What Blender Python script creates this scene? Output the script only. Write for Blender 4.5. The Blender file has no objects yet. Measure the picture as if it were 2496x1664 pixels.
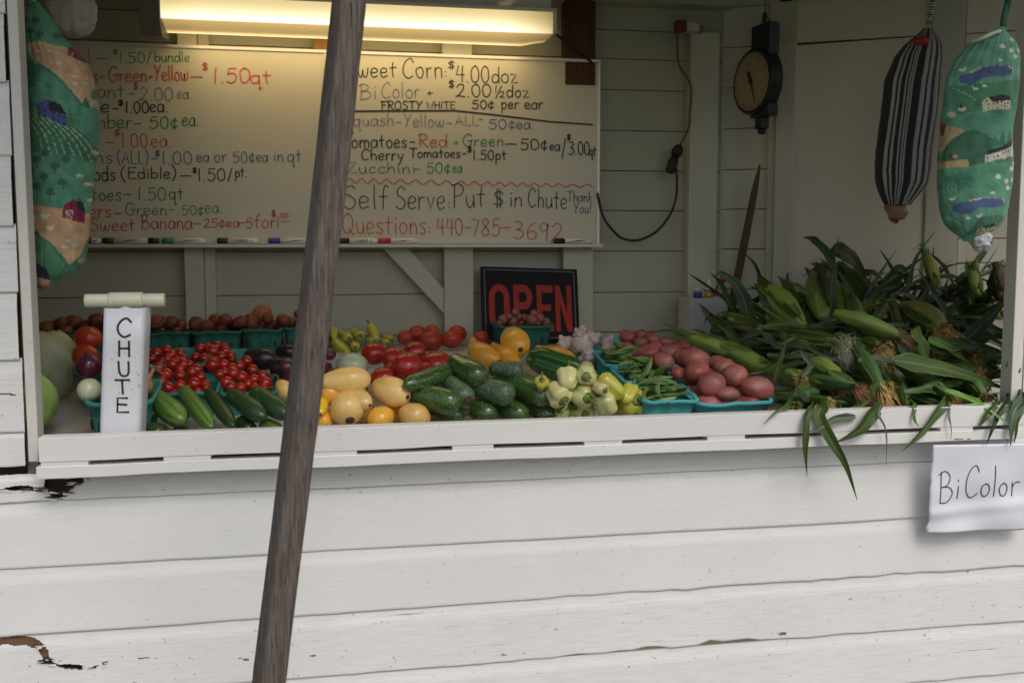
import bpy, math, random
import numpy as np
RS = np.random.RandomState(7)
random.seed(7)
scene = bpy.context.scene
COL = scene.collection
rad = math.radians

# ------------------------------------------------------------------ camera
FPX, IW, IH = 2350.0, 2496.0, 1664.0
YAW, PITCH, ROLL = rad(10.45), rad(5.15), rad(-0.12)
CAM = np.array([0.0, -2.0, 1.6])
_F = np.array([math.sin(YAW)*math.cos(PITCH), math.cos(YAW)*math.cos(PITCH), -math.sin(PITCH)])
_R = np.array([math.cos(YAW), -math.sin(YAW), 0.0]); _U = np.cross(_R, _F)
_R, _U = math.cos(ROLL)*_R+math.sin(ROLL)*_U, -math.sin(ROLL)*_R+math.cos(ROLL)*_U
cd = bpy.data.cameras.new('camera'); cam = bpy.data.objects.new('camera', cd); COL.objects.link(cam)
cd.sensor_width = 36.0; cd.lens = FPX/IW*36.0; cd.clip_start = 0.05; cd.clip_end = 3000.0
from mathutils import Matrix, Vector
cam.matrix_world = Matrix(((_R[0], _U[0], -_F[0], CAM[0]), (_R[1], _U[1], -_F[1], CAM[1]), (_R[2], _U[2], -_F[2], CAM[2]), (0, 0, 0, 1)))
cd.dof.use_dof = True; cd.dof.focus_distance = 2.15; cd.dof.aperture_fstop = 5.6
scene.camera = cam

# ------------------------------------------------------------------ sky, sun, exposure
SUN_EL, SUN_AZ = 52.0, 160.0          # azimuth measured clockwise from +Y: behind the viewer's right shoulder
world = bpy.data.worlds.new('World'); scene.world = world; world.use_nodes = True
wn = world.node_tree.nodes; wl = world.node_tree.links
bg = wn['Background']; bg.inputs['Strength'].default_value = 0.125
sky = wn.new('ShaderNodeTexSky'); sky.sky_type = 'NISHITA'; sky.sun_disc = False
sky.sun_elevation = rad(SUN_EL); sky.sun_rotation = rad(SUN_AZ); sky.air_density = 1.0; sky.dust_density = 4.0; sky.ozone_density = 1.0
wl.new(sky.outputs[0], bg.inputs['Color'])
sd = bpy.data.lights.new('sun', 'SUN'); sd.energy = 1.15; sd.angle = rad(25); sd.color = (1.0, 0.99, 0.98)
sun = bpy.data.objects.new('sun', sd); COL.objects.link(sun)
_d = Vector((math.sin(rad(SUN_AZ))*math.cos(rad(SUN_EL)), math.cos(rad(SUN_AZ))*math.cos(rad(SUN_EL)), math.sin(rad(SUN_EL))))
sun.rotation_euler = _d.to_track_quat('Z', 'Y').to_euler(); sun.location = (3, -6, 8)
scene.view_settings.view_transform = 'Standard'; scene.view_settings.look = 'None'
scene.view_settings.exposure = 0.13; scene.view_settings.gamma = 1.0; scene.view_settings.use_curve_mapping = False
scene.cycles.max_bounces = 8; scene.cycles.diffuse_bounces = 5; scene.cycles.use_denoising = True
scene.cycles.sample_clamp_indirect = 6.0

# ------------------------------------------------------------------ measured places -> points in the world
def ray(px, py): return _F+(px-1248)/FPX*_R+(832-py)/FPX*_U
def P(px, py, Y):
    d = ray(px, py); return CAM+d*(Y-CAM[1])/d[1]
def PP(px, py, o, n):
    d = ray(px, py); return CAM+d*(np.dot(np.array(o)-CAM, n)/np.dot(d, n))
def depth(p): return float(np.dot(np.array(p)-CAM, _F))
def mpp(p): return depth(p)/FPX                     # metres per photo pixel at p
TZ, TS = 1.165, 0.18                                # the display top: height at the front, slope towards the back
def tabz(Y): return TZ+TS*Y
def PT(px, py, h):                                  # on a sheet h above the sloping display top
    n = np.array([0, -TS, 1.0]); return PP(px, py, (0, 0, TZ+h), n)
SHZ = 1.322                                         # raised back shelf
def PS(px, py, h): return PP(px, py, (0, 0, SHZ+h), np.array([0, 0, 1.0]))
WO = np.array([1.24, 1.0, 0.0]); WD = np.array([math.cos(rad(28)), -math.sin(rad(28)), 0.0]); WN = np.array([-math.sin(rad(28)), -math.cos(rad(28)), 0.0])
def PWl(px, py, off=0.0): return PP(px, py, WO+WN*off, WN)

# ------------------------------------------------------------------ object helpers
def tag(o, label=None, cat=None, group=None, kind=None):
    if label: o['label'] = label
    if cat: o['category'] = cat
    if group: o['group'] = group
    if kind: o['kind'] = kind
    return o
def empty(name, loc=(0, 0, 0), label=None, cat=None, group=None, kind=None):
    o = bpy.data.objects.new(name, None); COL.objects.link(o); o.location = loc; o.empty_display_size = 0.05
    return tag(o, label, cat, group, kind)
def link(name, me, mat=None, parent=None, smooth=False):
    if mat is not None:
        for m in (mat if isinstance(mat, (list, tuple)) else [mat]): me.materials.append(m)
    if smooth: me.polygons.foreach_set('use_smooth', [True]*len(me.polygons))
    o = bpy.data.objects.new(name, me); COL.objects.link(o)
    if parent is not None:
        o.parent = parent
        l = Vector((0, 0, 0)); q = parent
        while q is not None: l += q.location; q = q.parent
        o.location = -l                              # meshes are written in world coordinates
    return o
class MB:
    def __init__(s): s.v = []; s.f = []; s.m = []
    def add(s, vs, fs, mi=0):
        b = len(s.v); s.v += [tuple(float(c) for c in v) for v in vs]; s.f += [tuple(b+i for i in f) for f in fs]; s.m += [mi]*len(fs); return s
    def box(s, x0, x1, y0, y1, z0, z1, mi=0, fr=None):
        vs = [(x, y, z) for z in (z0, z1) for y in (y0, y1) for x in (x0, x1)]
        if fr is not None: vs = [fr(*v) for v in vs]
        return s.add(vs, [(0, 2, 3, 1), (4, 5, 7, 6), (0, 1, 5, 4), (2, 6, 7, 3), (0, 4, 6, 2), (1, 3, 7, 5)], mi)
    def prism(s, poly, a, b, mi=0):                  # poly: list of 3D points; extruded by vector a->b
        n = len(poly); a = np.array(a, float); b = np.array(b, float)
        vs = [np.array(p)+a for p in poly]+[np.array(p)+b for p in poly]
        fs = [tuple(range(n)), tuple(range(2*n-1, n-1, -1))]+[(i, (i+1) % n+0, (i+1) % n+n, i+n)[::-1] for i in range(n)]
        return s.add(vs, fs, mi)
    def tube(s, pts, r, seg=8, mi=0, cap=True):
        pts = [np.array(p, float) for p in pts]; n = len(pts)
        rr = [r]*n if np.isscalar(r) else list(r)
        T = [pts[min(i+1, n-1)]-pts[max(i-1, 0)] for i in range(n)]
        T = [t/(np.linalg.norm(t)+1e-9) for t in T]
        u = np.cross(T[0], [0, 0, 1.0])
        if np.linalg.norm(u) < 1e-3: u = np.cross(T[0], [0, 1.0, 0])
        u /= np.linalg.norm(u); vs = []
        for i in range(n):
            u = u-T[i]*np.dot(u, T[i]); u /= np.linalg.norm(u)+1e-9; w = np.cross(T[i], u)
            for k in range(seg):
                a = 2*math.pi*k/seg; vs.append(pts[i]+rr[i]*(math.cos(a)*u+math.sin(a)*w))
        fs = [(i*seg+k, i*seg+(k+1) % seg, (i+1)*seg+(k+1) % seg, (i+1)*seg+k) for i in range(n-1) for k in range(seg)]
        if cap: fs += [tuple(range(seg-1, -1, -1)), tuple((n-1)*seg+k for k in range(seg))]
        return s.add(vs, fs, mi)
    def build(s, name, mat=None, parent=None, smooth=False, bevel=0):
        me = bpy.data.meshes.new(name); me.from_pydata(s.v, [], s.f); me.update()
        if any(s.m): me.polygons.foreach_set('material_index', s.m)
        o = link(name, me, mat, parent, smooth)
        if bevel:
            b = o.modifiers.new('bevel', 'BEVEL'); b.width = bevel; b.segments = 2; b.limit_method = 'ANGLE'; b.angle_limit = rad(50)
        return o
def smooth_path(pts, n=12):
    pts = [np.array(p, float) for p in pts]
    if len(pts) < 3: return [pts[0]+(pts[-1]-pts[0])*t for t in np.linspace(0, 1, n)]
    q = [2*pts[0]-pts[1]]+pts+[2*pts[-1]-pts[-2]]; out = []
    m = max(2, int(math.ceil(n/(len(pts)-1))))
    for i in range(1, len(q)-2):
        a, b, c, d = q[i-1:i+3]
        for t in np.linspace(0, 1, m, endpoint=False):
            out.append(.5*(2*b+(c-a)*t+(2*a-5*b+4*c-d)*t*t+(3*b-a-3*c+d)*t**3))
    return out+[pts[-1]]
def grid_mesh(name, V, closed=True, caps=False):     # V: (rows, cols, 3); closed around the columns
    n, m = V.shape[:2]
    me = bpy.data.meshes.new(name)
    i = np.arange(n-1)[:, None]*m; k = np.arange(m if closed else m-1)[None, :]; k2 = (k+1) % m
    F = np.stack([i+k, i+k2, i+m+k2, i+m+k], -1).reshape(-1, 4)
    vs = V.reshape(-1, 3); nf = len(F)
    me.vertices.add(len(vs)); me.vertices.foreach_set('co', vs.astype(np.float32).ravel())
    me.loops.add(nf*4); me.loops.foreach_set('vertex_index', F.astype(np.int32).ravel())
    me.polygons.add(nf); me.polygons.foreach_set('loop_start', np.arange(0, nf*4, 4, dtype=np.int32))
    me.update(calc_edges=True); me.validate()
    return me
def set_col(me, C, name='Col'):
    a = me.color_attributes.new(name, 'FLOAT_COLOR', 'POINT')
    C = np.concatenate([C.reshape(-1, 3), np.ones((C.size//3, 1))], 1)
    a.data.foreach_set('color', C.astype(np.float32).ravel())

# cheap smooth 3D noise for shaping meshes
_NL = RS.rand(32, 32, 32)*2-1
def noise3(p):
    p = np.asarray(p, float); i = np.floor(p).astype(int); f = p-i; f = f*f*(3-2*f); r = 0
    for dx in (0, 1):
        for dy in (0, 1):
            for dz in (0, 1):
                w = (f[..., 0] if dx else 1-f[..., 0])*(f[..., 1] if dy else 1-f[..., 1])*(f[..., 2] if dz else 1-f[..., 2])
                r = r+w*_NL[(i[..., 0]+dx) % 32, (i[..., 1]+dy) % 32, (i[..., 2]+dz) % 32]
    return r

# ------------------------------------------------------------------ materials
class NT:
    def __init__(s, name):
        s.m = bpy.data.materials.new(name); s.m.use_nodes = True; s.t = s.m.node_tree; s.n = s.t.nodes; s.l = s.t.links
        s.b = s.n['Principled BSDF']
    def node(s, typ, **kw):
        nd = s.n.new(typ)
        for k, v in kw.items():
            if k.startswith('_'): setattr(nd, k[1:], v)
            else: s.put(nd, k.replace('__', ' '), v)
        return nd
    def put(s, nd, key, v):
        i = nd.inputs[int(key)] if key.isdigit() else nd.inputs[key]
        if isinstance(v, bpy.types.NodeSocket): s.l.new(v, i)
        else: i.default_value = v
    def coord(s, kind='Object', scale=(1, 1, 1), rnd=0.0):
        c = s.n.new('ShaderNodeTexCoord'); mp = s.n.new('ShaderNodeMapping'); mp.inputs['Scale'].default_value = scale
        s.l.new(c.outputs[kind], mp.inputs['Vector'])
        if rnd:
            oi = s.n.new('ShaderNodeObjectInfo'); mu = s.n.new('ShaderNodeMath'); mu.operation = 'MULTIPLY'; mu.inputs[1].default_value = rnd
            s.l.new(oi.outputs['Random'], mu.inputs[0]); s.l.new(mu.outputs[0], mp.inputs['Location'])
        return mp.outputs[0]
    def noise(s, vec, scale, detail=4, rough=.55, dist=0.0):
        nd = s.node('ShaderNodeTexNoise', Scale=scale, Detail=detail, Roughness=rough, Distortion=dist, Vector=vec); return nd.outputs['Fac']
    def ramp(s, fac, stops):
        nd = s.n.new('ShaderNodeValToRGB'); s.l.new(fac, nd.inputs[0]); e = nd.color_ramp.elements
        while len(e) < len(stops): e.new(.5)
        for k, (p, c) in zip(e, stops):
            k.position = p; k.color = (c, c, c, 1) if np.isscalar(c) else (*c, 1)
        return nd.outputs[0]
    def mix(s, fac, a, b, mode='MIX'):
        nd = s.n.new('ShaderNodeMix'); nd.data_type = 'RGBA'; nd.blend_type = mode
        for k, v in ((0, fac), (6, a), (7, b)):
            if isinstance(v, bpy.types.NodeSocket): s.l.new(v, nd.inputs[k])
            else: nd.inputs[k].default_value = v if k == 0 else ((v, v, v, 1) if np.isscalar(v) else (*v, 1))
        return nd.outputs[2]
    def math(s, op, a, b=0.0):
        nd = s.n.new('ShaderNodeMath'); nd.operation = op
        for k, v in ((0, a), (1, b)):
            if isinstance(v, bpy.types.NodeSocket): s.l.new(v, nd.inputs[k])
            else: nd.inputs[k].default_value = v
        return nd.outputs[0]
    def bump(s, h, strength=.3, dist=.002, prev=None):
        nd = s.node('ShaderNodeBump', Strength=strength, Distance=dist, Height=h)
        if prev is not None: s.l.new(prev, nd.inputs['Normal'])
        s.l.new(nd.outputs[0], s.b.inputs['Normal']); return nd.outputs[0]
    def base(s, c):
        if isinstance(c, bpy.types.NodeSocket): s.l.new(c, s.b.inputs['Base Color'])
        else: s.b.inputs['Base Color'].default_value = (*c, 1)
        return s
    def set(s, **kw):
        for k, v in kw.items(): s.put(s.b, k.replace('__', ' '), v)
        return s

def paint_mat(name, col, dirt, grain=1.0, crack=.5, axis='x', rough=.55, peel=0.0, bumpy=.35):
    t = NT(name)
    sc = {'x': (1.6, 30, 30), 'z': (30, 30, 1.6)}[axis]
    v = t.coord('Object', sc, 17.0); w = t.coord('Object', (1, 1, 1), 9.0)
    g = t.noise(v, 9.0, 7, .7); big = t.noise(w, 3.0, 3); fine = t.noise(w, 160.0, 2)
    c = t.mix(t.ramp(big, [(.3, 0.0), (.75, 1.0)]), tuple(x*.95 for x in col), tuple(min(1, x*1.03) for x in col))
    c = t.mix(t.math('MULTIPLY', t.ramp(g, [(.35, 1.0), (.55, 0.0)]), .28*grain), c, dirt)
    v2 = t.coord('Object', tuple(a*b for a, b in zip(sc, (1.3, 2.2, 2.2))), 31.0)
    cr = t.noise(v2, 2.6, 8, .72)
    patch = t.ramp(t.noise(w, 2.2, 2), [(.45, 0.0), (.62, 1.0)])
    crk = t.math('MULTIPLY', t.ramp(cr, [(.27+.06*crack, 1.0), (.31+.06*crack, 0.0)]), patch)
    c = t.mix(t.math('MULTIPLY', crk, min(1.0, crack*1.2)), c, (.13, .11, .09))
    specks = t.ramp(t.noise(w, 90.0, 1), [(.73, 0.0), (.77, 1.0)])
    c = t.mix(t.math('MULTIPLY', specks, .55*crack+.1), c, (.22, .19, .15))
    if peel:
        pn = t.noise(t.coord('Object', (1, 1, 2.2), 5.0), 14.0, 6, .7)
        pk = t.ramp(pn, [(.70-.1*peel, 0.0), (.715-.1*peel, 1.0)])
        c = t.mix(pk, c, (.16, .13, .11))
    t.base(c).set(Roughness=rough)
    nb = t.bump(g, bumpy*.55, .0011); nb = t.bump(fine, .12, .0006, nb); t.bump(t.math('SUBTRACT', 1.0, crk), .5*crack, .002, nb)
    return t.m
def flat_mat(name, col, rough=.5, vary=.12, scale=30.0, metal=0.0, bump=0.0, emit=None, coat=0.0):
    t = NT(name); v = t.coord('Object', (1, 1, 1), 3.0); n = t.noise(v, scale, 4)
    t.base(t.mix(n, tuple(x*(1-vary) for x in col), tuple(min(1, x*(1+vary)) for x in col))).set(Roughness=rough, Metallic=metal, Coat__Weight=coat)
    if bump: t.bump(n, bump, .001)
    if emit: t.set(Emission__Color=(*emit[0], 1), Emission__Strength=emit[1])
    return t.m
def attr_mat(name, rough=.7, weave=0.0, sheen=0.0, sss=0.0):
    t = NT(name); a = t.node('ShaderNodeAttribute', _attribute_name='Col')
    v = t.coord('Object', (1, 1, 1)); n = t.noise(v, 120.0, 3)
    t.base(t.mix(t.math('MULTIPLY', n, .35), a.outputs['Color'], (0, 0, 0), 'MIX')).set(Roughness=rough, Sheen__Weight=sheen)
    if weave:
        t.bump(t.noise(v, 700.0, 2), weave, .0006)
    return t.m
M = {}
WHITE = (.73, .72, .68)
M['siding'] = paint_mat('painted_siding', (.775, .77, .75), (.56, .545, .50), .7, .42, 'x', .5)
M['siding_worn'] = paint_mat('worn_painted_siding', (.775, .77, .75), (.48, .465, .43), 1.1, .85, 'x', .6, .2, .6)
M['ledge'] = paint_mat('ledge_paint', (.76, .75, .725), (.56, .52, .47), .6, .3, 'x', .5)
M['jamb'] = paint_mat('jamb_paint', (.68, .66, .60), (.45, .42, .36), .6, .2, 'z', .55)
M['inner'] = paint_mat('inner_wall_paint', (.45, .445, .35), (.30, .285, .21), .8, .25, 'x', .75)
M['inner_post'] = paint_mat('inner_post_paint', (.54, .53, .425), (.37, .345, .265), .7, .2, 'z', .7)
M['panel'] = paint_mat('lit_plywood_panel_paint', (.72, .655, .53), (.58, .51, .40), .5, .05, 'z', .8, 0, .15)  # paler base: the light reaching this end is put into the colour
M['table'] = paint_mat('counter_paint', (.52, .51, .46), (.34, .31, .26), 1.0, .5, 'x', .6)
def wood_mat(name, dark, light, axis='z', rough=.85, scale=1.0):
    t = NT(name); sc = {'x': (1.2, 26, 26), 'z': (26, 26, 1.2)}[axis]
    v = t.coord('Object', tuple(s*scale for s in sc), 11.0); w = t.coord('Object', (1, 1, 1), 4.0)
    g = t.noise(v, 4.0, 8, .7, .3); b = t.noise(w, 6.0, 3)
    c = t.ramp(g, [(.3, dark), (.52, tuple(.5*(a+b2) for a, b2 in zip(dark, light))), (.72, light)])
    c = t.mix(t.math('MULTIPLY', b, .35), c, dark)
    ck = t.ramp(t.noise(t.coord('Object', tuple(s*scale*1.5 for s in sc), 23.0), 3.0, 6, .7), [(.34, 1.0), (.38, 0.0)])
    c = t.mix(t.math('MULTIPLY', ck, .8), c, tuple(x*.3 for x in dark))
    t.base(c).set(Roughness=rough, Specular__IOR__Level=.25)
    nb = t.bump(g, .6, .002); t.bump(t.math('SUBTRACT', 1.0, ck), .6, .002, nb); return t.m
M['pole'] = wood_mat('weathered_pole_wood', (.040, .032, .027), (.225, .188, .16), 'z', .85, 2.6)
M['raw'] = wood_mat('bare_old_wood', (.10, .055, .03), (.25, .15, .09), 'x')
M['rot'] = wood_mat('rotten_wood', (.012, .010, .008), (.085, .065, .045), 'x')
M['stud'] = wood_mat('dark_stud_wood', (.06, .03, .018), (.13, .07, .04))
M['orange_stud'] = wood_mat('orange_stud_wood', (.30, .14, .05), (.45, .24, .09))
M['broom'] = wood_mat('stick_wood', (.08, .055, .028), (.17, .125, .07))
M['black'] = flat_mat('black_enamel', (.012, .012, .013), .45)
M['blackrub'] = flat_mat('black_rubber', (.012, .012, .012), .6)
M['brownwire'] = flat_mat('brown_cord', (.13, .085, .05), .6)
M['board'] = flat_mat('whiteboard_face', (.59, .56, .43), .33, .09, 7.0)
M['alu'] = flat_mat('frame_aluminium', (.66, .65, .60), .4, .06, 30, .35)
M['ink_k'] = flat_mat('black_ink', (.03, .03, .022), .5)
M['ink_r'] = flat_mat('red_ink', (.58, .09, .05), .5)
M['ink_g'] = flat_mat('green_ink', (.03, .24, .09), .5)
M['ink_b'] = flat_mat('blue_ink', (.12, .15, .30), .5)
M['ink_h'] = flat_mat('faded_blue_ink', (.24, .26, .31), .5)
M['side'] = paint_mat('lit_side_wall_paint', (.63, .61, .50), (.42, .39, .30), .7, .25, 'x', .75)  # inner wall paint made paler, outside light put into the colour
M['pvc'] = flat_mat('white_plastic', (.70, .71, .74), .35, .04, 12)
M['pvc_old'] = flat_mat('yellowed_plastic', (.70, .66, .50), .35, .08, 25)
M['paper'] = flat_mat('sheet_paper', (.78, .78, .84), .8, .03, 8)
M['glass_dark'] = flat_mat('grey_metal', (.22, .20, .17), .5, .15, 20, .3)
M['red'] = flat_mat('red_plastic', (.5, .03, .03), .4)
M['white'] = flat_mat('plain_white', (.75, .75, .73), .5, .05)
M['cream'] = flat_mat('cream_white', (.62, .58, .45), .5, .08)
M['blue'] = flat_mat('blue_plastic', (.03, .06, .28), .4)
M['greenp'] = flat_mat('green_plastic', (.01, .16, .10), .4)
M['yellowp'] = flat_mat('yellow_plastic', (.6, .36, .03), .4)
# ================================================================== ground and distant surroundings
def ground_mat():
    t = NT('grass_and_gravel'); v = t.coord('Object'); a = t.noise(v, 1.5, 6); b = t.noise(v, 40.0, 4)
    c = t.mix(t.ramp(a, [(.4, 0.0), (.6, 1.0)]), (.05, .085, .03), (.20, .18, .15)); c = t.mix(t.math('MULTIPLY', b, .5), c, (.09, .09, .06))
    t.base(c).set(Roughness=.95); t.bump(b, .6, .02); return t.m
g = MB(); g.add([(-1500, -1500, 0), (1500, -1500, 0), (1500, 1500, 0), (-1500, 1500, 0)], [(0, 1, 2, 3)])
tag(g.build('ground', ground_mat()), 'grass and gravel ground around the stall', None, None, 'structure')

# ================================================================== front wall: clapboards
fw = empty('front_wall', (0, 0, 0), 'white clapboard front wall below and beside the serving hatch', 'wall')
XL, XR = -1.25, 1.95
HX0, HX1 = -0.575, 1.56            # hatch opening
m = MB()
m.box(XL, XR, .012, .03, 0, 1.16); m.box(XL, HX0-.03, .012, .03, 1.16, 2.5); m.box(HX1+.03, XR, .012, .03, 1.16, 2.5); m.box(HX0-.03, HX1+.03, .012, .03, 2.33, 2.5)
m.build('sheathing', M['rot'], fw)

def clap(x0, x1, zb, zt, mat, seed, hole=None, chips=(), tilt=0.0, dense=None, out=.0062, wob=.0012, name='plank', twist=0.0, skew=0.0):
    """one lapped board: thick lower lip, hollow near the top; hole(X, Z) -> True where wood is missing"""
    xs = np.linspace(x0, x1, max(3, int((x1-x0)/.03)))
    if dense: xs = np.unique(np.concatenate([xs, np.linspace(max(x0, dense[0]), min(x1, dense[1]), int((min(x1, dense[1])-max(x0, dense[0]))/.0022))]))
    h = zt-zb
    vv = [0, .015, .04, .2, .4, .6, .74, .79, .83, .87, .9, .93, 1.0]
    if dense: vv = sorted(set(vv) | set(np.linspace(0, 1, int(h/.0022))))
    vs = np.array(vv)
    prof = np.interp(vs, [0, .02, .05, .74, .80, .86, .92, 1.0], [-out+.002, -out, -out, -out+.0015, -out+.0022, -out+.0036, -out+.0044, -out+.005])
    X, V = np.meshgrid(xs, vs)
    n = noise3(np.stack([X*6+seed*3.1, np.full_like(X, seed*1.7), X*0], -1)); n2 = noise3(np.stack([X*30+seed, np.full_like(X, seed*2.7), X*0], -1))
    Z = zb+V*h+(wob*n+wob*.5*n2)*(1-V)+skew*(X-x0)+tilt*0
    Y = np.tile(prof[:, None], (1, len(xs)))+.0012*n*(1-V)+twist*(X-x0)*(1-V)
    for (c0, c1, dep) in chips:
        w = np.clip(np.minimum((X-c0)/.03, (c1-X)/.10), 0, 1); jag = .65+.5*noise3(np.stack([X*22, X*0+seed, X*0+5], -1))+.25*noise3(np.stack([X*90, X*0+seed, X*0+2], -1))
        Z = Z+w*dep*jag*(1-V)**1.0
    me = bpy.data.meshes.new(name); nx = len(xs); nz = len(vs)
    idx = lambda r, c: r*nx+c
    fs = []
    for r in range(nz-1):
        for c in range(nx-1):
            if hole is not None:
                xm = .5*(xs[c]+xs[c+1]); zm = zb+.5*(vs[r]+vs[r+1])*h
                if hole(xm, zm): continue
            fs.append((idx(r, c), idx(r, c+1), idx(r+1, c+1), idx(r+1, c)))
    P3 = np.stack([X, Y, Z], -1)
    if hole is not None: P3 = P3+(.0003 if x1 < 0 else .0009)*np.stack([noise3(P3*230), 0*X, noise3(P3*230+20)], -1)
    me.from_pydata([tuple(p) for p in P3.reshape(-1, 3)], [], fs); me.update()
    o = link(name, me, [mat, M['raw']], fw)
    s = o.modifiers.new('thickness', 'SOLIDIFY'); s.thickness = .006; s.offset = -1.0; s.material_offset_rim = 1 if (hole is not None or chips) else 0
    return o
def seg_dist(X, Z, pts):
    d = 9.0
    for (ax, az), (bx, bz) in zip(pts[:-1], pts[1:]):
        L2 = (bx-ax)**2+(bz-az)**2+1e-12; t = min(1, max(0, ((X-ax)*(bx-ax)+(Z-az)*(bz-az))/L2))
        d = min(d, math.hypot(X-ax-t*(bx-ax), Z-az-t*(bz-az)))
    return d
def pxy(*pts): return [(float(P(a, b, 0)[0]), float(P(a, b, 0)[2])) for a, b in pts]
def inpoly(x, z, poly):
    c = False; j = len(poly)-1
    for i in range(len(poly)):
        (xi, zi), (xj, zj) = poly[i], poly[j]
        if (zi > z) != (zj > z) and x < (xj-xi)*(z-zi)/(zj-zi+1e-12)+xi: c = not c
        j = i
    return c
def nz1(x, z, s, k): return float(noise3(np.array([x*s, z*s, k])))
rotA = pxy((112, 1166), (205, 1160), (206, 1172), (182, 1178), (184, 1186), (170, 1194), (160, 1194), (164, 1206), (156, 1213), (140, 1213), (124, 1196), (114, 1186))
crackA = pxy((-40, 1203), (8, 1191), (30, 1188), (60, 1186), (90, 1189), (118, 1188))
crackA2 = pxy((-40, 1232), (20, 1230), (60, 1224), (100, 1224), (130, 1222), (156, 1214))
crackA3 = pxy((148, 1213), (166, 1204), (182, 1214), (206, 1216))
def holeA(x, z):
    j = .006*nz1(x, z, 60, 3.3)
    if inpoly(x+j, z+j, rotA): return True
    if seg_dist(x, z, crackA) < .0042+.004*nz1(x, z, 45, 1.0): return True
    if seg_dist(x, z, crackA2) < .0012+.003*nz1(x, z, 45, 2.0): return True
    return seg_dist(x, z, crackA3) < .0006+.0025*nz1(x, z, 45, 5.0)
gashB = pxy((-60, 1553), (60, 1548), (76, 1552), (96, 1572), (84, 1576), (70, 1570), (-60, 1570))
crackB = pxy((80, 1560), (104, 1572), (112, 1592), (116, 1606), (132, 1614), (150, 1622), (200, 1624), (240, 1620), (258, 1610))
crackB2 = pxy((205, 1611), (300, 1609), (322, 1604), (360, 1600), (430, 1602))
def holeB(x, z):
    if inpoly(x, z+.003*nz1(x, z, 60, 3), gashB): return True
    t = (x-crackB[0][0])/.30; wid = .0045*(1-max(0, min(1, t*2.6)))+.0012
    if seg_dist(x, z, crackB) < wid+.0035*nz1(x, z, 70, 1.0): return True
    return seg_dist(x, z, crackB2) < .0004+.0022*nz1(x, z, 45, 4.0)
H = .1335
clap(XL, XR, 1.120, 1.174, M['siding_worn'], 1, holeA, dense=(-.80, -.44))
clap(XL, XR, .9865, 1.120+.004, M['siding'], 2)
clap(XL, XR, .8520, .9865+.004, M['siding'], 3, chips=((.45, 1.95, .004),))
clap(XL, XR, .7180, .8520+.004, M['siding_worn'], 4, holeB, chips=((.47, .80, .008), (.78, 1.05, .011), (1.08, 1.22, .006)), dense=(-.80, -.25))
z = .7180; k = 5
while z > .05:
    clap(XL, XR, max(.02, z-H), z+.004, M['siding_worn'], k, chips=((.9, 1.95, .004),) if k == 5 else ()); z -= H; k += 1
# bare wood showing where the laps are broken
m = MB(); m.box(-1.2, -.55, .0005, .009, .80, .85); m.build('bare_board', M['raw'], fw)
m = MB(); m.box(.44, 1.26, -.0040, -.0022, .7215, .736); m.build('bare_strip', wood_mat('pale_bare_wood', (.10, .08, .06), (.36, .29, .21), 'x'), fw)
rq = random.Random(9)
def splinters(pts, n, lmax, mats):
    for k in range(n):
        i = rq.randrange(len(pts)-1); t = rq.random(); x = pts[i][0]*(1-t)+pts[i+1][0]*t; z = pts[i][1]*(1-t)+pts[i+1][1]*t
        l = rq.uniform(.3, 1)*lmax; a = rq.gauss(0, .22)+(math.pi if rq.random() < .5 else 0); w = rq.uniform(.0008, .0024); y = rq.uniform(-.012, -.003)
        dx, dz = math.cos(a)*l, math.sin(a)*l*.5; m = MB()
        m.prism([(x, y, z-w), (x+dx*.6, y-.001, z+dz*.6-w*.6), (x+dx, y-.0015, z+dz), (x+dx*.5, y-.001, z+dz*.5+w*.8), (x, y, z+w)], (0, 0, 0), (0, .0012, 0)); m.build('splinter', M[rq.choice(mats)], fw)
splinters(rotA+rotA[:1], 26, .022, ('raw', 'siding_worn', 'siding_worn', 'rot'))
splinters(crackA, 12, .03, ('siding_worn', 'raw')); splinters(crackB, 22, .02, ('siding_worn', 'raw', 'rot'))
# boards left of the hatch: sawn ends uneven, end grain dark
lz = [1.190, 1.258, 1.399, 1.530, 1.656, 1.787, 1.925, 2.050, 2.18, 2.31, 2.44]
le = [-.5985, -.5965, -.6005, -.5960, -.5995, -.5962, -.6000, -.5955, -.5985, -.597]
splits = {0: 1.33, 4: None}
for i in range(len(lz)-1):
    zs = lz[i]; zt = lz[i+1]
    cr = []
    for _ in range(3):
        z0 = zs+random.uniform(.15, .9)*(zt-zs); cr.append([(-.9, z0), (-.78, z0+random.uniform(-.004, .004)), (-.70, z0+random.uniform(-.006, .006)), (-.60, z0+random.uniform(-.008, .008))])
    extra = {0: pxy((-30, 962), (10, 958), (35, 960), (50, 960), (75, 956)), 5: pxy((-30, 272), (20, 268), (42, 270)), 2: pxy((-30, 470), (10, 468), (35, 472), (52, 471))}.get(i-1)
    def hl(x, z, cr=cr, extra=extra):
        if extra and seg_dist(x, z, extra) < .0007+.0010*nz1(x, z, 40, 7): return True
        return False
    clap(XL, le[i], zs, zt+.004, M['siding_worn'], 20+i, hl, dense=(-.72, -.59))
for i in range(len(lz)-1):
    clap(1.592, XR, lz[i]-.02, lz[i+1]-.016, M['siding'], 60+i)
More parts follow.
